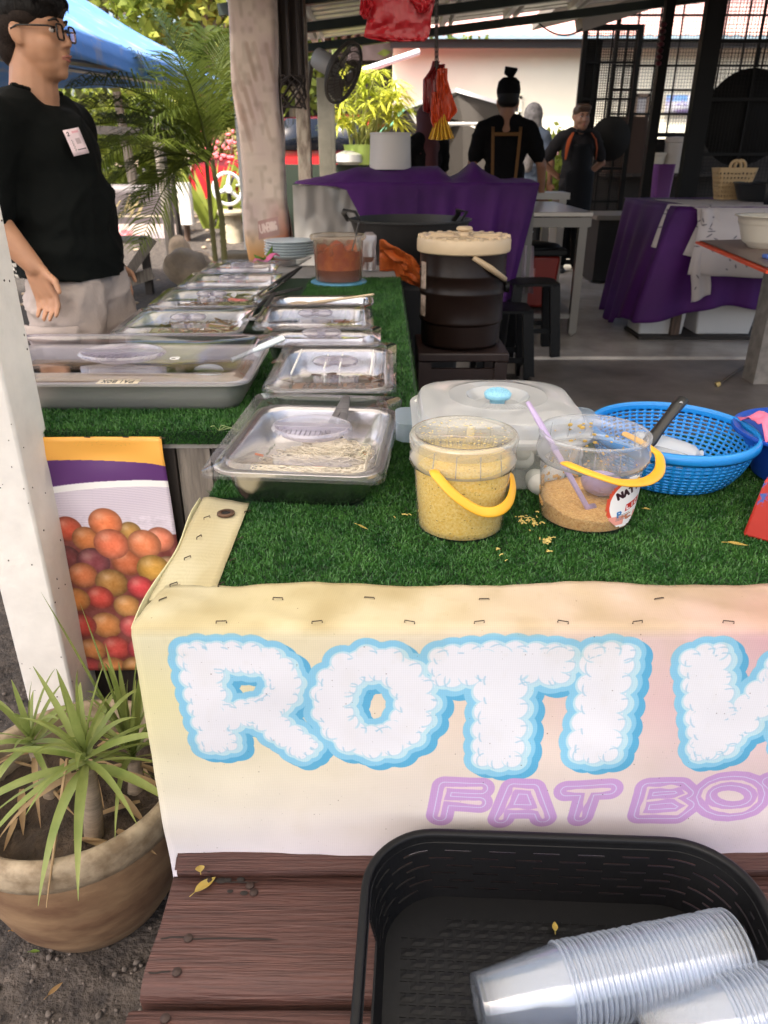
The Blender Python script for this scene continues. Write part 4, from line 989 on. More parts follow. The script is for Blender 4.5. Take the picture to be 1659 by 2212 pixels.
b.build('tape_strip', tape(), lb, solid=.0006)
b = MB(); g0 = at(377, 775, z=.891)
for q in GLYPH['G']: b.tube([g0+Vector(((x-.5)*.02, (y-.5)*.022, .001)) for x, y in q], .0011, 4)
b.build('moulded_mark', mat('white_mark', (.75, .72, .7), .5), lb)
food('soup', 'brown soup in the largest pan', Vector(big)+Vector((0, 0, .05)), .54, .28, 0, mat('brown_soup', (.16, .10, .055), .12, var=(6, 0), col2=(.24, .17, .08)), .0015)
WPL = mat('pale_blue_handle_plastic', (.62, .68, .68), .35)
b = MB(); pa, pb = at(500, 778, z=.868), at(612, 730, z=.905); b.tube([pa, pa.lerp(pb, .5), pa.lerp(pb, .55), pb], [.008, .008, .012, .012], 10, flat=.6)
o = b.build('ladle', WPL, label='pale blue ladle handle sticking out of the lilac lidded pan', cat='ladle', sharp=50)
b = MB(); q = pa+Vector((-.05, -.02, -.02)); b.ell(q, (.035, .03, .015), 14, 8); b.build('bowl', WPL, o)

BRWN = mat('brown_curry', (.10, .035, .012), .22, var=(18, 0), col2=(.22, .09, .02), bump=(40, .3))
R1 = (-.112, 1.645, zc); pan('food_pan', 'steel pan of dark brown curry behind the noodle pan', R1, .265, .372, .066, 0)
lid('ribbed clear lid over the dark brown curry', Vector(R1)+Vector((.004, 0, .074)), .272, .385, R(-1), (R(1.5), 0), 'knob', True)
food('curry', 'dark brown curry with oily chunks in a pan', Vector(R1)+Vector((.01, -.02, .018)), .22, .30, 0, BRWN, .016, [(mat('curry_chunk', (.09, .03, .012), .25, var=(30, .5)), 60, .012, .005, -.4, .45, -.45, .35, .01)], 3)
R2 = (-.16, 1.935, zc); pan('food_pan', 'small steel pan with a slotted lid behind the curry pan', R2, .30, .172, .066, 0)
lid('flat slotted lid half hidden behind the curry lid', Vector(R2)+Vector((0, 0, .076)), .306, .18, 0, (R(3), 0), None)
food('stew', 'dark stew in the small pan behind the curry', Vector(R2)+Vector((0, 0, .03)), .25, .13, 0, BRWN, .004, None, 5)
R3 = (-.20, 2.225, zc); pan('food_pan', 'steel pan in the right row next to the open small pan', R3, .322, .318, .064, R(2))
lid('clear lid with a knob grip, right row, before the open pan', Vector(R3)+Vector((0, 0, .071)), .335, .33, R(2), (R(1.5), 0), 'knob')
food('vegetables', 'pale green vegetables under a lid in the right row', Vector(R3)+Vector((0, 0, .02)), .27, .27, 0, mat('pale_stew', (.22, .19, .13), .35, var=(20, .4)), .010, [(mat('pale_green_veg', (.28, .28, .08), .45, var=(40, .4)), 70, .014, .003, .1, .45, -.4, .4, .02)], 7)
R4 = (-.20, 2.50, zc); pan('food_pan', 'open small steel pan with a wooden spoon in the right row', R4, .33, .18, .066, R(2))
food('crackers', 'a few brown fried crackers left in the open pan', Vector(R4)+Vector((0, .0, .014)), .26, .12, 0, mat('pan_residue', (.22, .18, .13), .4, var=(20, .4)), .002, [(mat('fried_brown', (.30, .12, .03), .5, var=(40, .5)), 40, .009, .004, -.12, .14, -.2, .4, .03)], 9)
b = MB(); pa, pb = at(662, 657, z=.845), at(806, 636, z=.905); b.tube([pa, pa.lerp(pb, .25), pa.lerp(pb, .5), pb], [.012, .013, .008, .007], 8, flat=.5)
o = b.build('wooden_spoon', mat('pale_spoon_wood', (.60, .46, .30), .5), label='pale wooden spoon lying across the open steel pan', cat='spoon', sharp=0)
b = MB(); b.ell(pa+Vector((-.02, -.004, -.002)), (.045, .025, .012), 14, 8); b.build('bowl', MATS['pale_spoon_wood'], o)
REDV = mat('red_brown_food', (.20, .07, .025), .4, var=(25, 0), col2=(.30, .16, .05), bump=(60, .4))
GRNV = mat('green_veg', (.16, .19, .04), .4, var=(30, 0), col2=(.30, .28, .10))
L2 = (-.56, 2.175, zc); pan('food_pan', 'steel pan of shredded brown vegetables behind the big lilac lid', L2, .345, .335, .062, R(2))
lid('clear lid over shredded brown vegetables, second in the left row', Vector(L2)+Vector((0, 0, .069)), .352, .345, R(2), (R(1), 0), None)
food('fried_shreds', 'brown and green fried shreds in a left row pan', Vector(L2)+Vector((0, 0, .03)), .28, .26, 0, GRNV, .014, [(REDV, 150, .014, .0022, -.3, .45, -.4, .4, .02), (mat('garlic_pale', (.5, .42, .3), .5), 40, .010, .002, -.4, .4, -.3, .4, .02)], 12)
L3 = (-.575, 2.575, zc); pan('food_pan', 'steel pan of chopped greens, third in the left row', L3, .345, .325, .062, R(2))
lid('clear lid over chopped greens reflecting blue, third in the left row', Vector(L3)+Vector((0, 0, .069)), .352, .335, R(2), (R(1), 0), None)
food('greens', 'chopped yellow green vegetables in a left row pan', Vector(L3)+Vector((0, 0, .03)), .28, .26, 0, mat('dark_relish', (.14, .09, .04), .35, var=(20, .4)), .012, [(GRNV, 140, .014, .003, .12, .48, -.4, .3, .03), (REDV, 60, .010, .0022, -.3, .2, -.2, .4, .02)], 15)
L4 = (-.575, 2.955, zc); pan('food_pan', 'steel pan with a domed lid, fourth in the left row', L4, .35, .315, .062, R(2))
lid('domed clear lid with a grip, fourth in the left row', Vector(L4)+Vector((0, 0, .069)), .358, .325, R(2), (R(1), 0), 'knob')
food('pale_curry', 'pale creamy curry in the fourth left row pan', Vector(L4)+Vector((0, 0, .03)), .28, .25, 0, mat('creamy_food', (.34, .29, .18), .35, var=(18, .3)), .008, None, 18)
L5 = (-.60, 3.315, zc); pan('food_pan', 'farthest steel pan of the left row by the pink cloth', L5, .30, .28, .062, R(2))
lid('small clear lid farthest along the left row', Vector(L5)+Vector((0, 0, .069)), .306, .29, R(2), (R(1), 0), 'knob')
BLK_H = mat('black_handle', (.012, .012, .012), .35)
for (lab, a, c_) in (('black handled steel tongs resting across the far lids', (650, 577, .93), (560, 640, .87)), ('black handled steel tongs lying low beside the third lid', (652, 622, .885), (570, 640, .872)), ('black handled tongs propped on the second left lid', (592, 634, .90), (538, 690, .872))):
    a_ = at(a[0], a[1], z=a[2]); e_ = at(c_[0], c_[1], z=c_[2]); t = thing('serving_tongs', lab, 'tongs', e_, 'serving tongs on the left row of pans')
    mid_ = a_.lerp(e_, .55)
    for s_ in (-1, 1):
        o_ = Vector((.012*s_, .006*s_, .0)); b = MB(); b.tube([a_, a_.lerp(mid_, .5)+o_*.6, mid_+o_], [.006, .008, .007], 8, flat=.6); b.build('handle', BLK_H, t)
        b = MB(); b.tube([mid_+o_, mid_.lerp(e_, .6)+o_*1.3, e_+o_*.9], [.005, .005, .012], 8, flat=.4); b.build('arm', STEEL, t)

# ------------------------------------------------------------------ far end of the counter
def lathe_obj(name, prof, c, m, parent=None, n=36, sharp=35, **k):
    b = MB(); b.lathe(prof, c, n); return b.build(name, m, parent, sharp=sharp, **k)
BLUED = mat('blue_plastic_disc', (.10, .32, .50), .4)
c0 = Vector((-.192, 3.31, CTR_Z+.010))
lathe_obj('round_coaster', [(0, -.004), (.118, -.004), (.12, .001), (.118, .005), (.105, .006), (0, .005)], c0, BLUED, label='blue plastic disc under the sauce bucket', cat='coaster')
sb = thing('sauce_bucket', 'milky bucket half full of smeared red chilli sauce', 'bucket', c0)
MILKY = clear('milky_plastic', (.95, .90, .82), .22, (.85, .70, .52), .2, 1.42)
lathe_obj('body', [(0, .007), (.094, .007), (.098, .012), (.105, .17), (.116, .172), (.118, .185), (.112, .19), (.106, .187)], c0, MILKY, sb, sharp=0)
lathe_obj('sauce', [(0, .009), (.092, .009), (.0965, .055), (0, .055)], c0, mat('red_sauce', (.16, .018, .006), .25), sb)
def smear():
    m = mat('sauce_smear', (.60, .14, .02), .5, var=(22, 0, .35, .6), col2=(.40, .05, .01)); N = m.node_tree.nodes; L = m.node_tree.links
    t = N.new('ShaderNodeTexNoise'); t.inputs['Scale'].default_value = 16; t.inputs['Detail'].default_value = 8; tc = N.new('ShaderNodeTexCoord'); L.new(tc.outputs['Object'], t.inputs[0])
    sx = N.new('ShaderNodeSeparateXYZ'); L.new(tc.outputs['Object'], sx.inputs[0]); ma = N.new('ShaderNodeMath'); ma.operation = 'MULTIPLY_ADD'; ma.inputs[1].default_value = -4.2; L.new(sx.outputs['Z'], ma.inputs[0]); L.new(t.outputs[0], ma.inputs[2])
    r = N.new('ShaderNodeMapRange'); r.inputs[1].default_value = .10; r.inputs[2].default_value = .22; L.new(ma.outputs[0], r.inputs[0]); L.new(r.outputs[0], N['Principled BSDF'].inputs['Alpha']); return m
lathe_obj('smeared_sauce', [(.0968, .055), (.1035, .165)], c0, smear(), sb, n=48)
b = MB(); a_ = at(775, 482, Y=3.30); b.tube([Vector((-.15, 3.31, .87)), a_], [.006, .007], 8, flat=.5); b.build('sauce_ladle', mat('dark_steel_handle', (.12, .12, .12), .3, .8), label='dark steel ladle handle rising out of the sauce bucket', cat='ladle')
jr = thing('seasoning_bag', 'clear bag of seasoning standing beside the sauce bucket', 'bag', (-.05, 3.36, CTR_Z))
b = MB(); p = at(797, 580, z=CTR_Z+.01); b.loft([rrect(.075-.02*abs(q-.5)-(.03 if q == 1 else 0), .06-.045*q, .02, .0+.17*q, 4, (p.x+.004*math.sin(q*9), p.y)) for q in (0, .15, .35, .55, .75, .9, 1)], capt=True, M=Matrix.Translation((0, 0, CTR_Z+.004))); b.build('bag_film', clear('bag_film', (.95, .93, .93), .45, (.7, .6, .58), .15, 1.5, gloss=1.6), jr, sharp=0)
b = MB(); b.loft([rrect(.065, .05, .02, z_, 4, (p.x, p.y)) for z_ in (.006, .05, .06)], capt=True, M=Matrix.Translation((0, 0, CTR_Z+.004))); b.build('contents', mat('brown_seasoning', (.12, .05, .03), .7), jr)
ob = MB(); OR = [at(812, 528, Y=3.5), at(900, 585, Y=3.62)]
def obf(u, v):
    p = Vector((-.02+.20*u+.10*u*v, 3.48+.1*v, .955-.12*u**1.5-.16*v+.02*nz((u*5, v*5, 3))))
    return (p.x, p.y+.03*nz((u*6, v*7, 1)), max(CTR_Z+.02, p.z) if p.x < .06 else p.z)
ob.grid(22, 16, obf); ob.build('orange_cloth', mat('orange_cloth', (.50, .10, .012), .6, bump=(12, .5, .02)), solid=.003, sharp=20, label='crumpled orange plastic bag hanging over the counter corner', cat='bag')
PLATE = mat('pale_blue_melamine', (.56, .62, .64), .25)
pc = at(627, 572, z=CTR_Z); pl = None
for i in range(6):
    b = MB(); z0 = CTR_Z+.03+i*.0125; b.lathe([(0, .004), (.06, .004), (.075, .008), (.122, .026), (.126, .0285), (.122, .030), (.074, .012), (.058, .008), (0, .008)], (0, 0, 0), 36)
    if pl is None: pl = b.build('plate', PLATE, group='stacked plates at the counter end', cat='plate', sharp=0, label='pale blue plate at the bottom of the stack'); pl.location = (pc.x, pc.y-.0, z0)
    else: q = pl.copy(); COL.objects.link(q); q.location = (pc.x+random.uniform(-.003, .003), pc.y+random.uniform(-.003, .003), z0); q['label'] = ('', 'pale blue plate second from the bottom of the stack', 'pale blue plate third from the bottom of the stack', 'pale blue plate third from the top of the stack', 'pale blue plate just under the topmost of the stack', 'topmost pale blue plate of the stack by the column')[i]
lathe_obj('bowl', [(0, 0), (.05, 0), (.06, .004), (.105, .03), (.11, .034)], (pc.x, pc.y, CTR_Z), clear('clear_bowl', (.9, .92, .92), .3, (.7, .72, .72)), label='clear shallow bowl under the plate stack', cat='bowl')
b = MB(); b.grid(10, 6, lambda u, v: (at(525, 572, z=CTR_Z+.08).x+.11*u, 3.55+.12*v, CTR_Z+.085+.012*math.sin(u*8+v*3)-.03*(1-u))); b.build('pink_cloth', mat('pink_cloth', (.70, .13, .28), .7), solid=.004, label='bright pink cloth by the far end of the pans', cat='cloth')
b = MB(); rg = random.Random(4)
for i in range(7):
    p = Vector((at(573, 560, Y=3.62).x, 3.66, CTR_Z+.03)); a = rg.uniform(0, 6.3); d = Vector((math.cos(a)*.05-.01, math.sin(a)*.03, rg.uniform(.03, .11)))
    s_ = d.cross(Vector((0, 1, 0))).normalized()*.016; b.add([p, p+d*.5+s_, p+d, p+d*.5-s_], [(0, 1, 2, 3)])
b.build('leaf_sprig', leafy('bright_leaf', (.10, .22, .02), (.16, .30, .04), 20), solid=.001, label='green leafy sprig beside the stacked plates', cat='leaves')
# ------------------------------------------------------------------ buckets of floss
TZ = TABLE_Z+.006
BUCK = clear('bucket_plastic', (.97, .97, .97), .105, (.85, .84, .82), .08, 1.5, gloss=1.3)
BUCKR = clear('bucket_rim_plastic', (.93, .94, .95), .27, (.78, .80, .83), .12, 1.5, gloss=1.4)
YEL = mat('yellow_handle_plastic', (.78, .40, .02), .38)
def floss_mat(name, a, c, dark, sc=260):
    m = mat(name, a, .85, var=(sc, 0, .38, .62), col2=c, bump=(sc*.8, .45, .004)); N = m.node_tree.nodes; L = m.node_tree.links; b = N['Principled BSDF']
    src = b.inputs['Base Color'].links[0].from_socket; tc = N.new('ShaderNodeTexCoord'); mp = N.new('ShaderNodeMapping'); mp.inputs['Scale'].default_value = (1, 1, 1.6); L.new(tc.outputs['Object'], mp.inputs[0])
    v = N.new('ShaderNodeTexNoise'); v.inputs['Scale'].default_value = sc*.85; v.inputs['Detail'].default_value = 3; L.new(mp.outputs[0], v.inputs[0])
    r = N.new('ShaderNodeMapRange'); r.inputs[1].default_value = .64; r.inputs[2].default_value = .70; L.new(v.outputs[0], r.inputs[0])
    mx = N.new('ShaderNodeMix'); mx.data_type = 'RGBA'; mx.inputs[7].default_value = (*dark, 1); L.new(r.outputs[0], mx.inputs[0]); L.new(src, mx.inputs[6]); L.new(mx.outputs[2], b.inputs['Base Color']); return m
FLOSS = floss_mat('yellow_floss', (.80, .50, .06), (.92, .68, .20), (.20, .12, .02))
FLOSS2 = floss_mat('tan_floss', (.50, .25, .06), (.68, .42, .14), (.26, .13, .03))
def flosspile(r0, r1, h, amp, tilt, seed, c):
    b = MB(); n = 48; k = 12; vs_ = []; fs = []
    def rz(z): return r0+(r1-r0)*z/h
    for i in range(k+1):
        z = .0045+(h-.0045)*i/k
        for j in range(n):
            t = 2*pi*j/n; hh = h+tilt*math.cos(t-2.4)+amp*nz((math.cos(t)*3, math.sin(t)*3, seed)); zz = .0045+(hh-.0045)*i/k; rr = (rz(min(zz, .12))-.0028)*(1+.006*nz((math.cos(t)*9, math.sin(t)*9, zz*90+seed)))
            vs_.append((rr*math.cos(t), rr*math.sin(t), zz))
    m = 10; base = k*n
    for q in range(1, m):
        f = 1-q/m
        for j in range(n):
            t = 2*pi*j/n; p = vs_[base+j]; x, y = p[0]*f, p[1]*f; vs_.append((x, y, h+tilt*math.cos(t-2.4)*f+amp*nz((math.cos(t)*3, math.sin(t)*3, seed))*f+amp*.5*nz((x*70, y*70, seed))+.003*nz((x*260, y*260, seed))))
    vs_.append((0, 0, h))
    for i in range(k+m-1):
        for j in range(n): a = i*n+j; d = i*n+(j+1) % n; fs.append((a, d, d+n, a+n))
    q = (k+m-1)*n
    for j in range(n): fs.append((q+j, q+(j+1) % n, len(vs_)-1))
    fs.append(tuple(reversed(range(n)))); return b.add(vs_, fs, Matrix.Translation(c))
def bucket(label, c, r0, r1, h):
    t = thing('floss_bucket', label, 'bucket', c)
    b = MB(); b.lathe([(0, .003), (r0-.004, .003), (r0, .006), (r0+(r1-r0)*.55, h*.72)], c, 56); b.build('body', BUCK, t, sharp=0)
    b = MB(); e = r0+(r1-r0)*.55
    b.lathe([(e, h*.72), (e+.0055, h*.715), (e+.007, h*.80), (r1-.003, h*.955), (r1, h*.965), (r1, h), (r1-.003, h+.0015), (r1-.006, h)], c, 56)
    for i in range(14):
        a = 2*pi*i/14; p = Vector(c)+Vector((math.cos(a)*(e+.0066), math.sin(a)*(e+.0066), h*.73)); q = Vector(c)+Vector((math.cos(a)*(r1-.0028), math.sin(a)*(r1-.0028), h*.95)); b.tube([p, q], .0009, 4)
    b.build('rim', BUCKR, t, sharp=0); return t
def handle(t, pts, w=.0075):
    b = MB(); pts = [Vector(p) for p in pts]
    P = []
    for i in range(len(pts)-1):
        p0, p1, p2, p3 = pts[max(i-1, 0)], pts[i], pts[i+1], pts[min(i+2, len(pts)-1)]
        for q in range(8):
            s_ = q/8; P.append(.5*((2*p1)+(p2-p0)*s_+(2*p0-5*p1+4*p2-p3)*s_*s_+(3*p1-p0-3*p2+p3)*s_**3))
    P.append(pts[-1])
    rr = [w]*len(P); rr[0] = w*.5; rr[-1] = w*.5
    b.tube(P, rr, 12, flat=.32, up=(0, 0, 1))
    b.build('handle', YEL, t, sharp=0)
cb1 = Vector((.1145, 1.018, TZ)); B1 = bucket('lidded clear bucket full of yellow floss with a yellow handle', cb1, .0645, .0755, .143)
flosspile(.0645, .0715, .112, .004, .002, 2, cb1).build('floss', FLOSS, label='speckled yellow floss filling the lidded bucket', cat='floss', sharp=0)
b = MB(); b.lathe([(.0775, .129), (.0785, .142), (.076, .147), (.070, .1475), (.069, .1435), (0, .1435)], cb1, 56); b.build('lid_panel', BUCKR if False else clear('bucket_lid_film', (.92, .92, .9), .22, (.78, .76, .68), .08, 1.5, gloss=1.5), B1, sharp=0)
b = MB(); rg = random.Random(8)
for i in range(130):
    a = rg.random()*6.28; r_ = .066*math.sqrt(rg.random()); p = cb1+Vector((r_*math.cos(a), r_*math.sin(a), .1445)); a2 = rg.random()*6; s_ = rg.uniform(.0005, .0022); b.ell(p, (s_*rg.uniform(.6, 2.0), s_*.6, .0005), 5, 3, Matrix.Rotation(a2, 4, 'Z'))
b.build('lid_crumbs', mat('lid_crumb', (.55, .42, .14), .7, var=(200, .5)), B1, kind='stuff')
b = MB(); b.tube([cb1+Vector((.004, .012, .03)), cb1+Vector((.016, .05, .139))], [.006, .0055], 8, flat=.5); b.build('scoop', mat('cream_plastic', (.72, .66, .50), .4), label='cream scoop handle seen through the lid of the floss bucket', cat='scoop')
def h3(x, y, Y): return at(x, y, Y=Y)
handle(B1, [h3(938, 1016, .955), h3(945, 1030, .938), h3(985, 1072, .925), h3(1035, 1103, .925), h3(1075, 1104, .935), h3(1100, 1083, .965), h3(1108, 1050, 1.005), h3(1103, 1022, 1.03)])
cb2 = Vector((.311, 1.050, TZ)); B2 = bucket('open clear bucket with a little tan floss and a lilac ladle', cb2, .0695, .0815, .137)
flosspile(.0695, .0718, .028, .005, .009, 5, cb2).build('floss', FLOSS2, label='low layer of tan floss in the open bucket', cat='floss', sharp=0)
b = MB()      # floss sticking to the far wall
def wallf(u, v):
    t = R(85)+R(105)*u; z = .022+.045*v; rr = .0700+.0098*z/.137-.0016; return cb2+Vector((rr*math.cos(t), rr*math.sin(t), z))
b.grid(40, 20, wallf, skip=lambda i, j: nz((i*.22, j*.3, 3))*1.2+.15 < j/20*.9-.1+abs(i-20)/40*.5); b.build('stuck_floss', FLOSS2, label='tan floss stuck on the inner wall of the open bucket', cat='floss', solid=.002, sharp=0)
b = MB(); rg = random.Random(21)
for i in range(60):
    t = rg.gauss(R(80), .5); z = rg.uniform(.095, .125) if rg.random() < .35 else rg.uniform(.05, .10); rr = .0700+.0098*z/.137-.002; s_ = rg.uniform(.0008, .003 if z > .09 else .0018); b.ell(cb2+Vector((rr*math.cos(t), rr*math.sin(t), z)), (s_*1.5, s_*.6, s_), 6, 4, Matrix.Rotation(t+pi/2, 4, 'Z'))
b.build('wall_crumbs', mat('gold_crumb', (.50, .33, .08), .7, var=(150, .4)), B2, kind='stuff')
handle(B2, [h3(1222, 1000, .985), h3(1232, 1005, .967), h3(1280, 1024, .95), h3(1340, 1042, .955), h3(1395, 1040, .985), h3(1424, 1018, 1.03), h3(1424, 985, 1.075), h3(1405, 968, 1.09), h3(1385, 955, 1.10), h3(1345, 935, 1.118)], .0085)
LIL = mat('lilac_plastic', (.42, .33, .52), .35)
ld = thing('ladle', 'lilac plastic ladle leaning in the open bucket', 'ladle', cb2)
b = MB(); a_, m_, e_ = at(1140, 868, Y=1.085), at(1215, 1000, Y=1.03), at(1268, 1095, z=TZ+.028)
b.tube([a_, a_.lerp(m_, .3), m_, m_.lerp(e_, .6), e_, e_+Vector((.014, .008, -.006))], [.0045, .0062, .0058, .005, .0055, .008], 10, flat=.55); b.build('handle', LIL, ld, sharp=0)
b = MB(); Mb = Matrix.Translation(cb2+Vector((.022, .008, .050))) @ Matrix.Rotation(R(-52), 4, 'X') @ Matrix.Rotation(R(14), 4, 'Y')
b.lathe([(0, -.016), (.014, -.014), (.026, -.006), (.031, .004)], (0, 0, 0), 24, Mb); b.build('bowl', LIL, ld, solid=.0016, sharp=0)
b = MB()      # oval label on the bucket wall
def lab(u, v):
    t = R(-84)+R(58)*u; z = .010+.082*v; rr = .0695+.0098*z/.137+.0012; return cb2+Vector((rr*math.cos(t), rr*math.sin(t), z))
b.grid(30, 40, lab, skip=lambda i, j: ((i-14.5)/15)**2+((j-19.5)/20)**2 > 1.0, uvfn=lambda u, v: (u, v)); b.build('paper_label', LABEL, B2, sharp=0)

# ------------------------------------------------------------------ egg box
eb = thing('egg_box', 'milky square storage box of peeled eggs with a domed lid', 'box', (.195, 1.26, TZ))
EBM = clear('milky_box', (.93, .95, .94), .20, (.72, .75, .72), .15, 1.48)
LBM = clear('milky_box_lid', (.90, .91, .92), .74, (.74, .75, .76), .14, 1.48, gloss=1.3)
ec = (.197, 1.262)
b = MB(); b.loft([rrect(.25-.0, .24, .045, TZ+.003, 8, ec), rrect(.262, .25, .05, TZ+.012, 8, ec), rrect(.268, .256, .05, TZ+.088, 8, ec)], capb=True); b.build('body', EBM, eb, sharp=0)
b = MB(); pr = [(.296, .298, .075, .083), (.300, .302, .075, .090), (.298, .300, .075, .094), (.276, .276, .07, .096), (.270, .270, .07, .112), (.262, .262, .07, .119), (.235, .235, .075, .124), (.20, .20, .08, .127)]
lp = [rrect(w_, d_, r_, TZ+z_, 8, ec) for w_, d_, r_, z_ in pr]; n_ = len(lp[0])
circ = lambda rr, zz: [(ec[0]+rr*math.cos(a), ec[1]+rr*math.sin(a), TZ+zz) for a in [math.atan2(p[1]-ec[1], p[0]-ec[0]) for p in lp[-1]]]
lp += [circ(.088, .1285), circ(.086, .1295), circ(.055, .130), circ(.052, .126), circ(.040, .113), circ(.0, .113)]
b.loft(lp); b.build('lid_panel', LBM, eb, sharp=25)
b = MB()
for i in range(96):
    a = 2*pi*i/96
    if 60 < math.degrees(a) % 180 < 120: b.tube([(ec[0]+.060*math.cos(a), ec[1]+.060*math.sin(a), TZ+.1305), (ec[0]+.084*math.cos(a), ec[1]+.084*math.sin(a), TZ+.1303)], .0005, 4)
b.build('lid_ridges', LBM, eb, kind='stuff')
b = MB(); b.lathe([(.012, .110), (.014, .122), (.022, .125), (.0235, .131), (.020, .136), (.010, .139), (0, .1395)], (ec[0], ec[1], TZ), 28)
for i in range(5):
    for j in range(16): a = 2*pi*(j+.5*(i % 2))/16; rr = (.0225, .020, .0155, .0105, .005)[i]; b.ell((ec[0]+rr*math.cos(a), ec[1]+rr*math.sin(a), TZ+(.132, .1355, .138, .1392, .1396)[i]), .0016, 5, 4)
b.build('knob', mat('sky_blue_knob', (.25, .52, .66), .4), eb, sharp=0)
for sx_, cx_ in ((-1, ec[0]-.148), (1, ec[0]+.148)):
    b = MB(); b.loft([rrect(.05, .10-.0*q, .022, TZ+z_, 6, (cx_+sx_*.004, ec[1]+.0)) for q, z_ in ((0, .060), (0, .088), (1, .092))], capt=True)
    b.build('side_clip', clear('bluish_clip', (.85, .90, .95), .35, (.55, .66, .78), .15, 1.45), eb, sharp=30)
EGG = mat('peeled_egg', (.74, .72, .66), .35, sss=.0); rg = random.Random(6); egg = None; k = 0
for lay in range(3):
    for ix in range(5):
        for iy in range(5):
            if lay < 2 and 0 < ix < 4 and 0 < iy < 4: continue
            x, y = ec[0]-.098+ix*.049+rg.uniform(-.004, .004), ec[1]-.095+iy*.0475+rg.uniform(-.004, .004); z = TZ+.024+lay*.028
            if lay == 2 and rg.random() < .6: continue
            if egg is None:
                b = MB(); prof = [(0, -.027)]+[(.0195*math.sin(a)*(1+.10*math.cos(a)*-1), -.027*math.cos(a)) for a in [pi*i/12 for i in range(1, 12)]]+[(0, .027)]; b.lathe(prof, (0, 0, 0), 18)
                egg = o = b.build('boiled_egg', EGG, group='peeled eggs in the milky box', cat='egg', label='peeled white egg packed in the milky square box', sharp=0)
            else: o = egg.copy(); COL.objects.link(o)
            o.location = (x, y, z); o.rotation_euler = (R(rg.uniform(50, 120)), rg.uniform(0, 6), rg.uniform(0, 6))

# ------------------------------------------------------------------ blue colander basket
def colander(name, label, c, rx, ry, bx, by, h, m, cat='basket'):
    t = thing(name, label, cat, c); N_ = 168
    def lp_(f, z): return [(c[0]+(bx+(rx-bx)*f)*math.cos(2*pi*j/N_), c[1]+(by+(ry-by)*f)*math.sin(2*pi*j/N_), c[2]+z) for j in range(N_)]
    b = MB(); K = 24; loops = [lp_(math.sin(i/K*pi/2)**.62, .004+(h-.004)*(i/K)) for i in range(K+1)]
    b.loft(loops, skip=lambda i, j: 2 <= i <= 20 and i % 2 == 0 and j % 3 != (0)); b.build('wall', m, t, solid=.0022, sharp=0)
    b = MB()
    for i in range(-7, 8):
        for j in range(-7, 8):
            if i*i+j*j < 52 and False: pass
    b.loft([[(c[0]+bx*q*math.cos(2*pi*k/40), c[1]+by*q*math.sin(2*pi*k/40), c[2]+.004) for k in range(40)] for q in (1, .85, .7, .55, .4, .25, .1)], skip=lambda i, j: i in (1, 3) and j % 2 == 0, capt=True); b.build('base', m, t, solid=.002)
    b = MB(); b.loft([lp_(1+f_, h+z_) for f_, z_ in ((-.01, -.008), (.10, -.014), (.16, -.010), (.17, -.003), (.10, .003), (.0, .004), (-.02, .000))]); b.build('rim', m, t, sharp=0); return t
BLU = mat('bright_blue_plastic', (.012, .23, .62), .32)
bk = colander('blue_basket', 'bright blue oval colander basket with a black knife in it', (.492, 1.215, TZ), .132, .140, .088, .095, .085, BLU)
kn = thing('kitchen_knife', 'black handled knife standing in the blue basket', 'knife', (.46, 1.2, .85))
b = MB(); a_, e_ = at(1474, 862, Y=1.24), at(1392, 968, Y=1.14); d_ = e_-a_
b.tube([a_-d_*.02, a_+d_*.02, a_+d_*.15, a_+d_*.4, a_+d_*.7, a_+d_*.86, e_], [.007, .0125, .0115, .0098, .0105, .0125, .011], 10, flat=.62); b.build('handle', BLK_H, kn, sharp=0)
b = MB(); b.bar(e_, e_+Vector((-.012, -.012, -.055)), .016, .0022); b.build('blade', STEEL, kn)
b = MB(); b.lathe([(0, .0), (.003, .0), (.0032, .001)], a_+d_*.10+Vector((0, -.0085, .004)), 12, Matrix.Rotation(R(80), 4, 'X')); b.build('rivet', STEELD, kn)
PKT = clear('white_film', (.9, .92, .93), .88, (.82, .84, .85), .15, 1.45, gloss=1.2)
for i, (x, y, rz_, lb_) in enumerate(((1440, 962, -.15, 'white wrapped packet in the blue basket, upper one'), (1425, 985, .05, 'white wrapped packet in the blue basket, lower one'))):
    p = at(x, y, Y=1.20 if i == 0 else 1.165); b = MB(); Mp = Matrix.Translation(p) @ Matrix.Rotation(rz_, 4, 'Z') @ Matrix.Rotation(R(12), 4, 'Y')
    b.loft([[(xx, .024*s_*math.cos(2*pi*k/16)*(1+.1*nz((xx*60, k, i))), .013*s_*math.sin(2*pi*k/16)*(1+.2*nz((xx*80, k, 3)))) for k in range(16)] for xx, s_ in ((-.058, .3), (-.052, .8), (-.03, 1.05), (0, 1.1), (.03, 1), (.045, .85), (.056, .35), (.06, .5))], capb=True, capt=True, M=Mp); b.build('white_packet', PKT, label=lb_, cat='packet', sharp=30)
NAVY = mat('deep_blue_plastic', (.01, .06, .36), .3)
dk = thing('blue_basin', 'deep blue plastic basin cut off at the right edge of the picture', 'basin', (.72, 1.2, TZ))
b = MB(); b.lathe([(0, .003), (.07, .003), (.08, .008), (.113, .085), (.124, .087), (.126, .082)], (.722, 1.20, TZ), 48); b.build('body', NAVY, dk, solid=.002, sharp=40)
b = MB(); p = at(1662, 912, Y=1.2); b.grid(14, 10, lambda u, v: (p.x-.03+.12*u, 1.13+.12*v, p.z+.015+.02*nz((u*5, v*5, 2))-.03*abs(v-.5)-.02*abs(u-.4))); b.build('pink_bag', mat('pink_film', (.70, .16, .28), .4), solid=.002, sharp=0, label='pink plastic bag in the deep blue basin at the right edge', cat='bag')
rs = thing('red_stand', 'chipped red painted metal stand at the right edge of the turf', 'stand', (.6, .95, TZ))
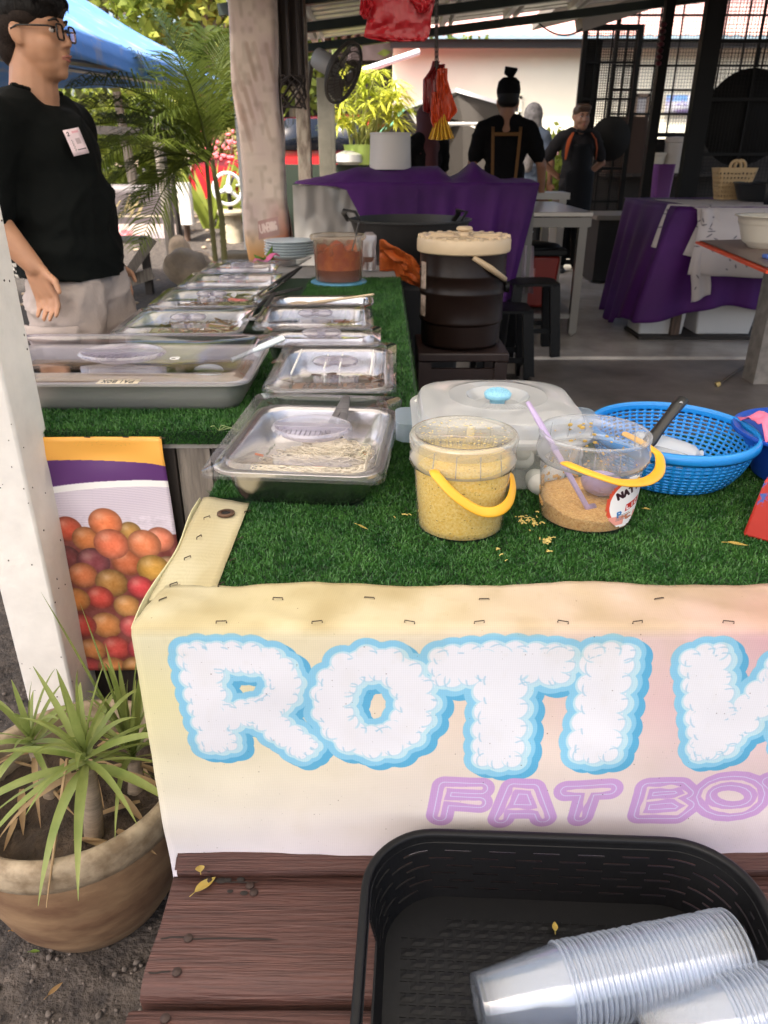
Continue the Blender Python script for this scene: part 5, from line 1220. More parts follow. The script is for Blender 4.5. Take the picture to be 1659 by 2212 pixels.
b = MB(); q0, q1 = at(1632, 1160, z=TZ), at(1660, 1196, z=TZ)
b.box((q0.x+.092, q0.y+.005, TZ+.045), (.15, .12, .09), R(-38), taper=1.15); b.build('body', mat('chipped_red_paint', (.42, .03, .02), .45, var=(38, 0, .6, .64), col2=(.06, .10, .35)), rs, bevel=.004)
b = MB(); b.ell((q0.x+.10, q0.y+.0, TZ+.098), (.02, .02, .006), 14, 6); b.build('cap', mat('blue_cap', (.05, .12, .4), .4), rs)

# ------------------------------------------------------------------ tea barrel on its stool
bl = thing('tea_barrel', 'brown insulated drink barrel with a cream screw lid', 'barrel', (.312, 3.1, .60))
BC = (.312, 3.10, .595)
BRN = mat('dark_brown_plastic', (.012, .006, .0045), .32, bump=(60, .04), spec=.25)
lathe_obj('body', [(0, 0), (.150, 0), (.160, .012), (.160, .09), (.168, .10), (.168, .108), (.166, .115), (.166, .20), (.170, .207), (.170, .215), (.167, .222), (.168, .265), (.172, .272), (.172, .280), (.169, .288), (.170, .365)], BC, BRN, bl)
CRM = mat('cream_lid_plastic', (.62, .47, .30), .38)
b = MB(); b.lathe([(.172, .356), (.181, .360), (.183, .368), (.183, .402), (.178, .412), (.168, .416), (.150, .414), (.14, .411), (.05, .413), (.02, .415), (.018, .430), (.030, .434), (.032, .441), (.026, .448), (0, .450)], BC, 56)
for i in range(24):
    a = 2*pi*i/24; b.box((BC[0]+.170*math.cos(a), BC[1]+.170*math.sin(a), BC[2]+.414), (.020, .016, .010), a)
for i in range(8):
    a = 2*pi*i/8+.2; b.box((BC[0]+.095*math.cos(a), BC[1]+.095*math.sin(a), BC[2]+.415), (.105, .012, .008), a)
b.build('screw_lid', CRM, bl, bevel=.002)
b = MB(); a_, e_ = at(1022, 556, Y=2.93), at(1092, 604, Y=2.97); b.tube([a_, a_.lerp(e_, .5)+Vector((0, -.006, .003)), e_], [.010, .0125, .010], 10); b.build('carry_grip', mat('tan_grip', (.45, .33, .20), .45), bl, sharp=0)
b = MB(); b.tube([e_, Vector((BC[0]+.172, BC[1]-.02, BC[2]+.235))], .006, 6); b.tube([a_, Vector((BC[0]-.172, BC[1]-.02, BC[2]+.30))], .003, 6); b.lathe([(0, 0), (.022, 0), (.022, .016), (0, .016)], (BC[0]+.168, BC[1]-.02, BC[2]+.225), 14, Matrix.Rotation(R(90), 4, 'Y')); b.build('handle_pivot', BLACKP, bl)
b = MB()
for (z_, h_) in ((.225, .10), (.12, .08)):
    b.grid(4, 4, lambda u, v: (BC[0]+.1725*math.cos(R(196)+R(14)*u), BC[1]+.1725*math.sin(R(196)+R(14)*u), BC[2]+z_+h_*v))
b.build('worn_sticker', mat('worn_sticker', (.35, .26, .20), .7, var=(40, .6)), bl)
st = thing('barrel_stool', 'dark slatted wooden stool under the brown drink barrel', 'stool', (BC[0], BC[1], 0))
DW = mat('very_dark_wood', (.02, .010, .008), .5, bump=(30, .2))
b = MB(); b.box((BC[0], BC[1], .573), (.36, .36, .035)); b.build('seat', DW, st, bevel=.006)
for sx_ in (-1, 1):
    for sy_ in (-1, 1): b = MB(); b.box((BC[0]+sx_*.15, BC[1]+sy_*.15, .277), (.05, .05, .554)); b.build('leg', DW, st)
for z_ in (.50, .34): b = MB(); b.box((BC[0], BC[1]-.155, z_), (.25, .02, .05)); b.build('rail', DW, st)
for x_ in (-.075, -.0, .075): b = MB(); b.box((BC[0]+x_, BC[1]-.155, .42), (.032, .018, .11)); b.build('slat', DW, st)

# wok on a stand behind the barrel
IRON = mat('black_iron', (.035, .033, .032), .5, .4, bump=(40, .15))
wk = thing('iron_wok', 'huge dull black iron wok with two loop handles behind the barrel', 'wok', (.13, 4.05, .75))
WC = (.13, 4.05, .76)
lathe_obj('bowl', [(0, 0), (.10, .008), (.20, .06), (.265, .14), (.30, .235), (.312, .238), (.312, .244), (.300, .246), (.262, .15), (.19, .07), (0, .015)], WC, IRON, wk, n=56)
for sx_ in (-1, 1):
    b = MB(); x0 = WC[0]+sx_*.30
    pts = [Vector((x0-sx_*.06, WC[1]-.14*1+.0, WC[2]+.235)), Vector((x0-sx_*.03, WC[1]-.15, WC[2]+.285)), Vector((x0+sx_*.02-.09*(sx_ > 0), WC[1]-.12, WC[2]+.29)), Vector((x0+sx_*.03-.09*(sx_ > 0), WC[1]-.04, WC[2]+.27)), Vector((x0+sx_*.01-.09*(sx_ > 0), WC[1], WC[2]+.235))]
    b.tube(pts, .014, 8, flat=.5); b.build('handle', IRON, wk)
b = MB(); b.box((WC[0], WC[1], .36), (.5, .5, .70), taper=.95); b.build('burner_stand', mat('sooty_stand', (.012, .011, .011), .7), bevel=.02, label='sooty black burner stand under the wok', cat='stand')
b = MB()
for i in range(5): b.box((.16+.02*i, 3.75+.05*i, .35-.06*i), (.03, .3, .03), .3*i)
b.build('dark_junk_rack', mat('black_rack', (.02, .02, .02), .6), label='dark rack of odds and ends between counter and barrel', cat='rack')

# ------------------------------------------------------------------ purple draped counter
PUR = mat('purple_cloth', (.062, .008, .108), .65, var=(2.2, .35), bump=(300, .1, .002), spec=.3)
GREYS = clear('grey_tarpaulin', (.6, .6, .6), .93, (.50, .47, .44), .25, 1.4)
pcn = thing('purple_counter', 'counter draped in a wide purple cloth with peaks over hidden goods', 'counter', (.2, 5.3, .12))
b = MB(); b.box((.2, 5.45, .58), (1.5, .7, .92)); b.build('cabinet', mat('grey_cabinet', (.16, .15, .14), .6), pcn)
top = [(632, 393), (700, 381), (775, 361), (860, 362), (945, 359), (975, 385), (1000, 372), (1022, 349), (1050, 372), (1085, 389), (1165, 387)]
PY = 5.04
tx = [at(x, y, Y=PY+.3).x for x, y in top]; tz = [at(x, y, Y=PY+.3).z for x, y in top]
x0_, x1_ = at(634, 395, Y=PY).x, at(1164, 395, Y=PY).x; zed = at(800, 396, Y=PY).z
def drape(u, v):     # v 0 bottom .. 1 front edge
    x = x0_+(x1_-x0_)*u; zb = .42+.03*math.sin(u*20); z = zb+(zed-zb)*v
    xr = x if u < .6 else x-(u-.6)/.4*.13*(1-v)**1.1
    f = (1-v)**.7
    y = PY-.02-(.028*math.sin(u*46+2*math.sin(u*9))+.018*math.sin(u*93))*f*(1 if u > .5 else .35)+.03*nz((u*5, v*3, 1))*f
    return (xr, y, z)
def leftedge(v): return .205+.30*(1-v)**1.1 if v < .97 else .205*(1-v)/.03
b = MB(); b.grid(150, 40, lambda u, v: (lambda q: (q[0], q[1]-.004-.02*(1-v)*math.exp(-u*40), q[2]))(drape(leftedge(v)+(1-leftedge(v))*u, v))); b.build('front_cloth', PUR, pcn, solid=.004, sharp=0)
def topd(u, v):
    x = x0_+(x1_-x0_)*u; zt = float(np.interp(x, tx, tz)); k = math.sin(min(1, v/.55)*pi/2)**1.2 if v < .55 else 1-.4*(v-.55)
    return (x, PY-.01+.62*v, zed+(zt-zed)*k+.004*nz((u*30, v*6, 2)))
b = MB(); b.grid(110, 24, topd); b.build('top_cloth', PUR, pcn, solid=.004, sharp=0)
b = MB(); b.grid(40, 24, lambda u, v: (x0_-.01+(at(815, 500, Y=PY).x-x0_)*u, PY+.012+.045*nz((u*3+v*1.5, v*2, 4))+.02*nz((u*9, v*7, 2)), .30+(zed-.01-.30)*v)); b.build('grey_sheet', GREYS, pcn, sharp=0)
b = MB(); a_ = at(1120, 560, Y=5.1); b.grid(10, 14, lambda u, v: (a_.x-.05+.17*u-.04*v*(u-.5), 5.12+.03*math.sin(u*9), .78-.30*(1-v)-.02*u)); b.build('hanging_bag', clear('white_bag', (.9, .88, .9), .7, (.62, .52, .58), .2), solid=0, sharp=0, label='white and purple plastic bag hanging at the corner of the purple counter', cat='bag')
# white drum on top
p = at(843, 362, Y=5.35); lathe_obj('white_drum', [(0, 0), (.132, 0), (.134, .01), (.128, .20), (.132, .205), (.130, .212), (0, .212)], (p.x, 5.35, p.z-.01), mat('off_white_plastic', (.66, .62, .58), .4), label='upturned white plastic tub on the purple counter', cat='tub')

# ------------------------------------------------------------------ steel table and what is below it
STT2 = mat('grey_table_steel', (.20, .185, .165), .45, .5)
sst = thing('steel_table', 'stainless steel work table with square legs beside the purple counter', 'table', (1.2, 6, .12))
STT = mat('table_steel', (.40, .38, .35), .28, .8)
b = MB(); b.box((1.05, 6.05, .935), (.70, 1.34, .03)); b.build('top', STT, sst, bevel=.004)
b = MB(); b.box((1.05, 5.395, .885), (.66, .03, .06)); b.box((1.385, 6.05, .885), (.03, 1.28, .06)); b.build('apron', STT2, sst)
for x in (.76, 1.345):
    for yy in (5.42, 6.68): b = MB(); b.box((x, yy, .53), (.055, .055, .78)); b.lathe([(.014, 0), (.02, .02), (.012, .03)], (x, yy, .12), 10); b.build('leg', STT2, sst)
b = MB(); b.box((1.05, 5.42, .26), (.56, .03, .03)); b.box((1.345, 6.05, .26), (.03, 1.22, .03)); b.box((1.05, 6.05, .27), (.56, 1.2, .012)); b.build('lower_shelf', STT2, sst)
b = MB(); b.box((1.0, 6.95, .985), (1.1, .35, .05)); b.box((.6, 6.95, .54), (.06, .3, .84)); b.box((1.5, 6.95, .54), (.06, .3, .84)); b.build('side_bench', mat('greyish_white_board', (.45, .42, .38), .5), label='pale narrow bench behind the steel table', cat='bench')
cb = thing('red_bin', 'dark red plastic bin with a black lid under the steel table', 'bin', (1.15, 5.7, .28))
b = MB(); b.box((1.07, 5.72, .47), (.36, .34, .36), taper=.86); b.build('body', mat('dark_red_plastic', (.20, .012, .006), .4), cb, bevel=.02)
b = MB(); b.box((1.08, 5.71, .675), (.42, .40, .045)); b.ell((1.08, 5.71, .70), (.20, .19, .035), 20, 6); b.build('lid', BLACKP, cb, bevel=.01)
b = MB(); b.grid(1, 1, lambda u, v: (.97+.10*u, 5.535, .50+.07*v)); b.build('sticker', mat('bin_sticker', (.55, .25, .22), .5, var=(30, .3)), cb, solid=.001)
b = MB(); b.lathe([(.12, 0), (.15, .09), (.155, .10), (.05, .13), (0, .135)], (.92, 5.75, .70), 28); b.build('blue_tub', mat('blue_grey_tub', (.18, .30, .42), .4), label='blue grey tub beside the black bin lid under the steel table', cat='tub')
stl = thing('plastic_stool', 'black plastic stool on the step edge', 'stool', (0, 0, 0), 'black stools by the steel table')
b = MB(); b.loft([rrect(.30, .30, .05, .435, 5), rrect(.30, .30, .05, .45, 5), rrect(.26, .26, .05, .455, 5)], capt=True); b.build('seat', BLACKP, stl)
for sx_ in (-1, 1):
    for sy_ in (-1, 1): b = MB(); b.bar((sx_*.15, sy_*.15, 0), (sx_*.115, sy_*.115, .44), .06, .05); b.build('leg', BLACKP, stl)
for sy_ in (-.135, .135): b = MB(); b.box((0, sy_, .16), (.24, .012, .03)); b.build('rung', BLACKP, stl)
stl.location = (.72, 4.55, .03); stl['label'] = 'black plastic stool right behind the brown barrel'
for (l_, lb_) in (((.95, 4.95, .12), 'black plastic stool in front of the red bin'),): q = dup(stl); q.location = l_; q['label'] = lb_
b = MB(); rg = random.Random(2)
for i in range(60): b.ell((rg.uniform(.05, .85), rg.uniform(3.2, 4.6), .02), (rg.uniform(.02, .06), rg.uniform(.01, .04), rg.uniform(.008, .03)), 6, 4, Matrix.Rotation(rg.random()*6, 4, 'Z'))
b.build('rubble', mat('rubble', (.10, .08, .06), .9, var=(9, .6)), kind='stuff')

# ------------------------------------------------------------------ right hand purple table
rt = thing('purple_table', 'table under a purple cloth and a floral white cloth on the right', 'table', (3, 5.8, .12))
tz_ = .985
X0 = at(1468, 447, Y=5.2).x
b = MB(); b.box((X0+1.35, 5.85, tz_-.02), (2.6, 1.25, .03)); b.build('tabletop', WOODB, rt)
for x in (X0+.15, X0+2.5):
    for yy in (5.35, 6.4): b = MB(); b.box((x, yy, .54), (.06, .06, .84)); b.build('leg', WOODB, rt)
def skirt(u, v):
    s_ = u*3.2; zb = .20+.16*max(0, min(1, (u-.22)/.25))+.02*math.sin(u*30)
    if u < .2: zb = .135+.02*math.sin(u*40)
    z = zb+(tz_+.004-zb)*v; f = (1-v)**.8; wv = .028*math.sin(u*75+1.5*math.sin(u*13))*f
    if s_ < 1.1: y = 6.35-s_*1.03; x = X0-.01-.22*f*(.4+.6*min(1, s_/1.1))-wv
    else: x = X0-.01+(s_-1.1)-.2*f*max(0, 1-(s_-1.1)*2.2); y = 5.20-.07*f-wv
    return (x, y, z)
b = MB(); b.grid(160, 26, skirt); b.build('skirt_cloth', PUR, rt, solid=.004, sharp=0)
b = MB(); b.grid(30, 16, lambda u, v: (X0-.012+2.7*u, 5.19+1.2*v, tz_+.006+.002*nz((u*20, v*9, 1)))); b.build('top_cloth', PUR, rt, solid=.004, sharp=0)
def floral():
    cv = Canvas(400, 400, '#b8aeac'); rg = random.Random(9); cv.paint(vnoise(400, 400, 9, 1)*.35, '#cfc8c6')
    for i in range(120):
        x, y, a, L_ = rg.uniform(0, 400), rg.uniform(0, 400), rg.random()*6, rg.uniform(4, 9); x0, x1 = int(max(0, x-14)), int(min(400, x+14)); y0, y1 = int(max(0, y-14)), int(min(400, y+14))
        if x1-x0 < 3 or y1-y0 < 3: continue
        X, Y = cv.X[y0:y1, x0:x1]-x, cv.Y[y0:y1, x0:x1]-y; t = X*math.cos(a)+Y*math.sin(a); s_ = -X*math.sin(a)+Y*math.cos(a); m = np.clip((1-np.hypot(t/L_, s_/2.0))*4, 0, .8)[..., None]
        cv.a[y0:y1, x0:x1] = cv.a[y0:y1, x0:x1]*(1-m)+srgb('#58545c')*m
    return imgmat('floral_print', cv.a, .8)
FLO = floral()
def flt(u, v):       # v 0..0.45 on the top, the rest hangs at the front
    x = X0+.10+1.9*u
    if v < .45: return (x+.02*math.sin(v*9), 6.0-.80*v/.45*(1), tz_+.012+.002*nz((u*9, v*9, 5)))
    h = (v-.45)/.55; return (x-.03*h+.02*math.sin(u*22)*h, 5.165-.10*min(1, h*3)-.02*math.sin(u*30)*h, tz_+.008-.40*h-.04*h*(1-u)*max(0, math.sin(u*3)))
b = MB(); b.grid(60, 30, flt, uvfn=lambda u, v: (u*1.4, v*.9)); b.build('floral_cloth', FLO, rt, solid=.003, sharp=0)
def flc(u, v): return (X0-.02+.22*u-.10*v+.02*u*v, 5.36-.17*u-.10*v*.3-.05*v, tz_+.016-.03*u*0-.26*v**1.2-.05*u*v)
b = MB(); b.grid(14, 12, flc, uvfn=lambda u, v: (u*.2, v*.3)); b.build('folded_corner', FLO, rt, solid=.004, sharp=0)
b = MB()
def flh(u, v): return (X0+.10+.12*u+.015*math.sin(v*8), 5.10-.06*v-.02*math.sin(u*6), tz_+.004-.52*v-.05*v*(1-u))
b.grid(8, 20, flh, uvfn=lambda u, v: (u*.15, v*.5)); b.build('hanging_corner', FLO, rt, solid=.004, sharp=0)
# foam boxes under it
FOAM = mat('white_foam', (.62, .60, .58), .7, bump=(80, .1))
for (x, y, lb_) in ((1425, 735, 'white foam box under the left end of the purple table'), (1560, 735, 'wide white foam box under the middle of the purple table')):
    p = at(x, y, Y=5.35); b = MB(); b.box((p.x, 5.5, .255), (.34 if x < 1500 else .42, .3, .23), taper=.9); b.build('foam_box', FOAM, bevel=.012, label=lb_, cat='box')
b = MB(); p = at(1500, 745, Y=5.4); b.box((p.x+.1, 5.45, .135), (1.1, .35, .02)); b.build('dark_pallet', DKW, label='dark board beneath the foam boxes', cat='board')
# woven bag, black pan, number card
wb = thing('woven_bag', 'small straw coloured woven bag with ring handles on the right table', 'bag', (0, 0, 0))
p = at(1577, 420, Y=6.0); STRAW = mat('straw_plastic', (.55, .38, .20), .6)
b = MB(); n_ = 60; lp2 = [resample(rrect(.20+.012*i*.5, .12+.004*i, .03, tz_+.016+.21*i/14, 4, (p.x, 6.0)), n_) for i in range(15)]
b.loft(lp2, skip=lambda i, j: i % 2 == 1 and j % 2 == 1 and 1 <= i <= 12, capb=True); b.build('woven_body', STRAW, wb, solid=.004, smooth=False)
for dx, dy in ((-.02, -.055), (.06, .055)):
    b = MB(); b.tube([(p.x+dx+.038*math.cos(t), 6.0+dy, tz_+.235+.038*math.sin(t)) for t in [2*pi*i/20 for i in range(21)]], .011, 8, cap=False); b.build('ring_handle', STRAW, wb)
p = at(1640, 432, Y=5.75); lathe_obj('black_basin', [(0, 0), (.13, 0), (.145, .01), (.185, .115), (.195, .12), (.193, .126), (.18, .122), (.14, .015), (0, .012)], (p.x, 5.75, tz_+.012), mat('charcoal_plastic', (.022, .024, .028), .35), label='charcoal plastic basin on the floral cloth', cat='basin')
def card():
    cv = Canvas(100, 160, '#14161c'); write(cv, '24', 18, 92, 36, 24, 10, 4, '#c9a36a'); write(cv, 'OPEN', 20, 66, 10, 8, 5, 1.2, '#6d6f78') if False else None
    for y in (76, 66, 40, 34): cv.paint((np.abs(cv.Y-y) < 1.2)*(cv.X > 16)*(cv.X < 86), '#5d616b')
    return imgmat('number_card_print', cv.a, .4)
p = at(1641, 510, Y=5.3); b = MB(); b.grid(1, 1, lambda u, v: (p.x-.015+.20*u, 5.30+.03*v, tz_-.05+.30*v), uvfn=lambda u, v: (u, v)); b.build('number_card', card(), solid=.004, label='dark card with a gold number standing on the floral cloth', cat='sign')
# red table in front on the right
r2 = thing('red_edged_table', 'table with a bright red edge holding a white bowl at the right', 'table', (2.3, 4, 0))
A_, B_ = at(1512, 519, z=.85), at(1668, 582, z=.85)
b = MB(); d_ = (B_-A_); off = Vector((1.2, .25, 0))
b.add([A_, B_, B_+off, A_+off, A_-Vector((0, 0, .022)), B_-Vector((0, 0, .022)), B_+off-Vector((0, 0, .022)), A_+off-Vector((0, 0, .022))], [(0, 1, 2, 3), (7, 6, 5, 4), (1, 5, 6, 2), (2, 6, 7, 3), (3, 7, 4, 0)]); b.build('tabletop', mat('brownish_laminate', (.18, .11, .09), .35), r2, smooth=False)
b = MB(); b.bar(A_+Vector((-.006, 0, -.012)), B_+Vector((-.006, 0, -.012)), .012, .034, up=(1, 0, 0)); b.build('red_edge', mat('red_edging', (.72, .07, .02), .4), r2)
b = MB(); q = at(1650, 700, Y=4.3); b.box((q.x+.05, 4.3, .40), (.15, .15, .84)); b.build('pedestal', mat('grey_concrete_post', (.24, .21, .18), .85, var=(14, .3), bump=(20, .4)), r2)
p = at(1640, 535, z=.85); wbw = thing('white_bowl', 'ribbed cream plastic bowl on the red edged table', 'bowl', (p.x, p.y, .85))
b = MB(); pr = [(0, .004), (.085, .0), (.09, .012), (.118, .03)]+[(.120+.0022*i+(.003 if i % 2 else 0), .034+.0065*i) for i in range(14)]+[(.156, .128), (.158, .150), (.176, .156), (.178, .161), (.155, .158), (.11, .03), (0, .02)]
b.lathe(pr, (p.x+.03, p.y, .85), 48); b.build('body', mat('cream_plastic_bowl', (.66, .60, .50), .4), wbw, sharp=0)
b = MB(); q = at(1655, 556, z=.855); b.box((q.x+.02, q.y, .860), (.06, .05, .018)); b.build('blue_cloth', mat('blue_cloth', (.10, .18, .55), .7), bevel=.004, label='folded blue cloth on the red edged table', cat='cloth')
b = MB(); a_ = at(1547, 832, z=.105); b.tube([a_, a_+Vector((.02, .0, .012))], [.016, .012], 10); b.build('plug_end', mat('yellow_plug', (.50, .36, .12), .5), label='yellow plug lying on the dark concrete step', cat='plug')
b = MB(); b.tube([a_+Vector((.02, 0, .012))]+bez(a_+Vector((.03, .02, .008)), at(1590, 800, z=.105), at(1660, 762, z=.108), 12), .006, 6); b.build('cord', mat('brown_cord', (.08, .05, .03), .6), label='brown cord running from the yellow plug', cat='cord')
# ------------------------------------------------------------------ hanging bags
REDF = clear('red_film', (.5, .05, .05), .90, (.50, .012, .022), .3, 1.4, bump=(50, .8), gloss=.8)
ORGF = clear('orange_film', (.7, .2, .05), .90, (.62, .07, .012), .35, 1.4, gloss=.8)
DRED = clear('dark_red_film', (.4, .02, .02), .92, (.26, .012, .012), .35, 1.4, gloss=.8)
YELF = clear('yellow_film', (.8, .6, .1), .90, (.72, .44, .03), .35, 1.4, gloss=.8)
hb = thing('red_bag_bundle', 'thick bundle of red plastic bags hanging at the top of the picture', 'bags', at(862, 92, Y=2.55))
def sheet(outline, Y, dy, seed, m, parent, name='bag', th=.002, amp=.012):
    """a crumpled sheet whose outline is given as left and right edges from top to bottom"""
    b = MB(); k = len(outline)-1
    def f(u, v):
        t = v*k; i = min(k-1, int(t)); q = t-i; l0, r0, y0 = outline[i]; l1, r1, y1 = outline[i+1]
        x = (l0+(l1-l0)*q)*(1-u)+(r0+(r1-r0)*q)*u; y = y0+(y1-y0)*q
        p = at(x, y, Y=Y); p.y += dy+amp*nz((u*5+seed, v*4, seed))+amp*.5*nz((u*14+seed, v*9, seed)); return p
    b.grid(22, 22, f); return b.build(name, m, parent, solid=th, sharp=25)
o1 = [(786, 940, -60), (782, 945, 0), (792, 930, 36), (790, 926, 62), (788, 922, 78), (830, 915, 89)]
for i in range(7):
    j = [(a+random.uniform(-5, 5)+i*1.0, c+random.uniform(-6, 6)-i*1.5, y+random.uniform(-4, 3)-i*1.2) for a, c, y in o1]; sheet(j, 2.55, .012*i, i*3.1, REDF, hb)
sheet([(870, 945, -40), (885, 940, 0), (900, 925, 20), (905, 915, 30)], 2.55, -.012, 7.7, REDF, hb)
sheet([(780, 800, -10), (778, 806, 14), (776, 800, 30), (786, 796, 42)], 2.55, -.006, 9.1, REDF, hb)
b = MB(); p0_, p1_ = at(943, -40, Y=3.3), at(943, 150, Y=3.3); n_ = 34
for i in range(n_):
    p = p0_.lerp(p1_, i/n_); a = (i % 2)*pi/2; b.tube([p+Vector((.006*math.cos(t)*math.cos(a), .006*math.cos(t)*math.sin(a), .0115*math.sin(t))) for t in [2*pi*k/8 for k in range(9)]], .0022, 5, cap=False)
b.build('hanging_chain', mat('dark_chain', (.05, .04, .035), .5, .7), label='dark link chain that carries the small bag bundles', cat='chain')
h2_ = thing('small_bag_bundle', 'small bundle of dark red and orange plastic bags on the chain', 'bags', at(945, 275, Y=3.32))
sheet([(935, 950, 132), (930, 945, 150), (914, 950, 172), (913, 945, 240), (932, 950, 246)], 3.33, 0, 1.2, DRED, h2_)
sheet([(936, 962, 138), (934, 960, 150), (930, 968, 175), (928, 960, 250)], 3.33, .01, 2.2, DRED, h2_)
sheet([(945, 966, 148), (942, 966, 175), (942, 976, 205), (940, 988, 240), (948, 962, 272)], 3.32, -.012, 3.2, ORGF, h2_)
sheet([(934, 950, 200), (930, 956, 235), (930, 956, 262), (940, 948, 285)], 3.32, -.02, 4.2, ORGF, h2_)
h3_ = thing('yellow_bag_bundle', 'fanned yellow plastic bags below the red and orange bundle', 'bags', at(950, 305, Y=3.31))
b = MB()
def yf(u, v):
    xl, xr = 946-21*v, 960+20*v; p = at(xl+(xr-xl)*u, 246+58*v-8*abs(u-.4)*v, Y=3.31); p.y += .016*math.sin(u*34)*v-.03*v; return p
b.grid(48, 12, yf); b.build('bag', YELF, h3_, solid=.002, sharp=0)

# ------------------------------------------------------------------ mesh partition and dark kitchen
def mesh_panel(name, label, a, c, z0, z1, bars, rails, sp=.035, wire=.0035, frame=.05, cat='partition'):
    a, c = Vector((a[0], a[1], 0)), Vector((c[0], c[1], 0)); t = thing(name, label, cat, (a.x, a.y, z0)); L_ = (c-a).length; d = (c-a)/L_
    up = Vector((0, 0, 1)); P = lambda s_, z_: a+d*s_+up*z_
    b = MB()
    for s_ in (frame/2, L_-frame/2): b.bar(P(s_, z0), P(s_, z1), frame, frame, up=d)
    for z_ in (z0+frame/2, z1-frame/2): b.bar(P(frame, z_), P(L_-frame, z_), frame, frame)
    b.build('frame', DARKM, t)
    for i in range(1, bars+1):
        s_ = L_*i/(bars+1); b = MB(); b.bar(P(s_, z0+frame), P(s_, z1-frame), .018, .018, up=d); b.build('bar', DARKM, t)
    for i in range(1, rails+1):
        z_ = z0+(z1-z0)*i/(rails+1); b = MB(); b.bar(P(frame, z_), P(L_-frame, z_), .02, .025); b.build('rail', DARKM, t)
    b = MB(); off = Vector((-d.y, d.x, 0))*.012; n_ = int(L_/sp); m_ = int((z1-z0)/sp)
    for i in range(1, n_): b.bar(P(i*sp, z0)+off, P(i*sp, z1)+off, wire, wire, up=d)
    for i in range(1, m_): b.bar(P(0, z0+i*sp)+off*1.2, P(L_, z0+i*sp)+off*1.2, wire, wire)
    b.build('wire_mesh', DARKM, t, kind='stuff', smooth=False); return t
q0, q1 = at(1256, 110, Y=9.2).x, at(1385, 110, Y=9.2).x
mesh_panel('mesh_door', 'dark wire mesh door standing open behind the facing cook', (q0, 9.2), (q1, 9.2), .14, 2.52, 3, 6, .024, .006)
b = MB(); b.box((q0+.12, 9.24, 1.3), (.2, .02, 2.2)); b.build('door_board', mat('dark_door_board', (.02, .015, .011), .7), label='dark board fixed on the left of the mesh door', cat='board')  # board in one even dark brown
mesh_panel('window_grille', 'wide black barred grille with fine mesh across the kitchen back', (q1+.05, 10.5), (5.6, 10.5), 1.50, 3.3, 10, 6, .035, .0035, .05)
pp = at(1372, 560, Y=7.25).x
for (x0, x1, yy, lb_) in ((1360, 1445, 7.25, 'slim black steel post standing on the floor track'), ):
    b = MB(); b.box((pp-.0, yy, 1.65), (.075, .075, 3.06)); o = b.build('steel_post', DARKM, label=lb_, cat='post')
    b = MB()
    for i in range(7): b.ell((pp-.045, yy-.045, 1.98+i*.045), (.028, .028, .02), 10, 6)
    b.build('bead_string', mat('dark_bead', (.10, .012, .02), .3, var=(6, .8)), label='string of dark red and blue beads hung on the slim steel post', cat='beads')
b = MB(); b.bar((pp, 9.2, .124), (pp-.02, 5.5, .124), .06, .012, up=(1, 0, 0)); b.build('floor_track', DARKM, label='dark metal door track across the concrete floor', cat='track')
p2 = at(1463, 440, Y=6.9).x
b = MB(); b.box((p2+.03, 6.9, 1.7), (.09, .09, 3.16)); b.build('steel_post', DARKM, label='thicker black steel post beside the mesh panel on the right', cat='post')
mesh_panel('mesh_screen', 'tall black mesh screen behind the woven bag', (p2+.08, 6.9), (p2+1.9, 6.85), .9, 3.3, 4, 5, .028, .0035, .06)
b = MB(); p = at(1612, 255, Y=6.98); b.lathe([(0, .07), (.22, .05), (.34, .0), (.36, -.01), (.34, -.02), (0, -.03)], p, 40, Matrix.Rotation(R(90), 4, 'X')); b.tube([p+Vector((0, 0, .36)), p+Vector((0, 0, .5))], .02, 6); b.build('hanging_wok', DARKM, label='big round black pan hung on the mesh screen', cat='pan')
b = MB(); p = at(1318, 300, Y=9.05); b.lathe([(0, .05), (.12, .04), (.22, 0), (.0, -.02)], p, 36, Matrix.Rotation(R(90), 4, 'X')); b.build('hanging_wok', DARKM, label='round black pan hung on the mesh door', cat='pan')
KW = mat('dark_wall', (.022, .018, .015), .8, var=(3, .5))  # dark brown, tone varies at random
kw = thing('kitchen_wall', 'dark low back wall of the kitchen', 'wall', (4, 10.6, .12))
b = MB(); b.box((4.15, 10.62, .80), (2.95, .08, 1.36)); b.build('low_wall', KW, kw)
kc = thing('kitchen_counter', 'dark kitchen counter with a pale front edge', 'counter', (3.2, 8.3, .12))
b = MB(); p = at(1335, 466, Y=7.75); q = at(1452, 464, Y=7.75); b.box(((p.x+q.x)/2+.6, 8.1, p.z-.02), (q.x-p.x+1.6, .7, .04)); b.build('top', mat('pale_counter_edge', (.20, .17, .14), .5), kc)
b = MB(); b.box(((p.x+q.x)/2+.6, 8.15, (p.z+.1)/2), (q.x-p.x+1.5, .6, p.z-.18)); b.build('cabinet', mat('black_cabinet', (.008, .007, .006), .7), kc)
sh_ = thing('kitchen_shelf', 'dark wall shelf with tubs on it', 'shelf', (3.4, 10.3, 1.1)); p = at(1345, 374, Y=10.2); q = at(1470, 374, Y=10.2); b = MB(); b.box(((p.x+q.x)/2+.3, 10.4, p.z-.02), (q.x-p.x+1.0, .35, .04)); b.build('board', DKW, sh_); zs_ = p.z
p = at(1340, 330, Y=10.15); b = MB(); b.loft([rrect(.50-.05*q_, .2, .06, zs_+.62*q_, 5, (p.x+.1, 10.32)) for q_ in (0, .1, .5, .9, 1)], capt=True); b.build('brown_sack', mat('brown_sack_paper', (.035, .016, .008), .8), label='brown paper sack on the kitchen shelf', cat='sack')
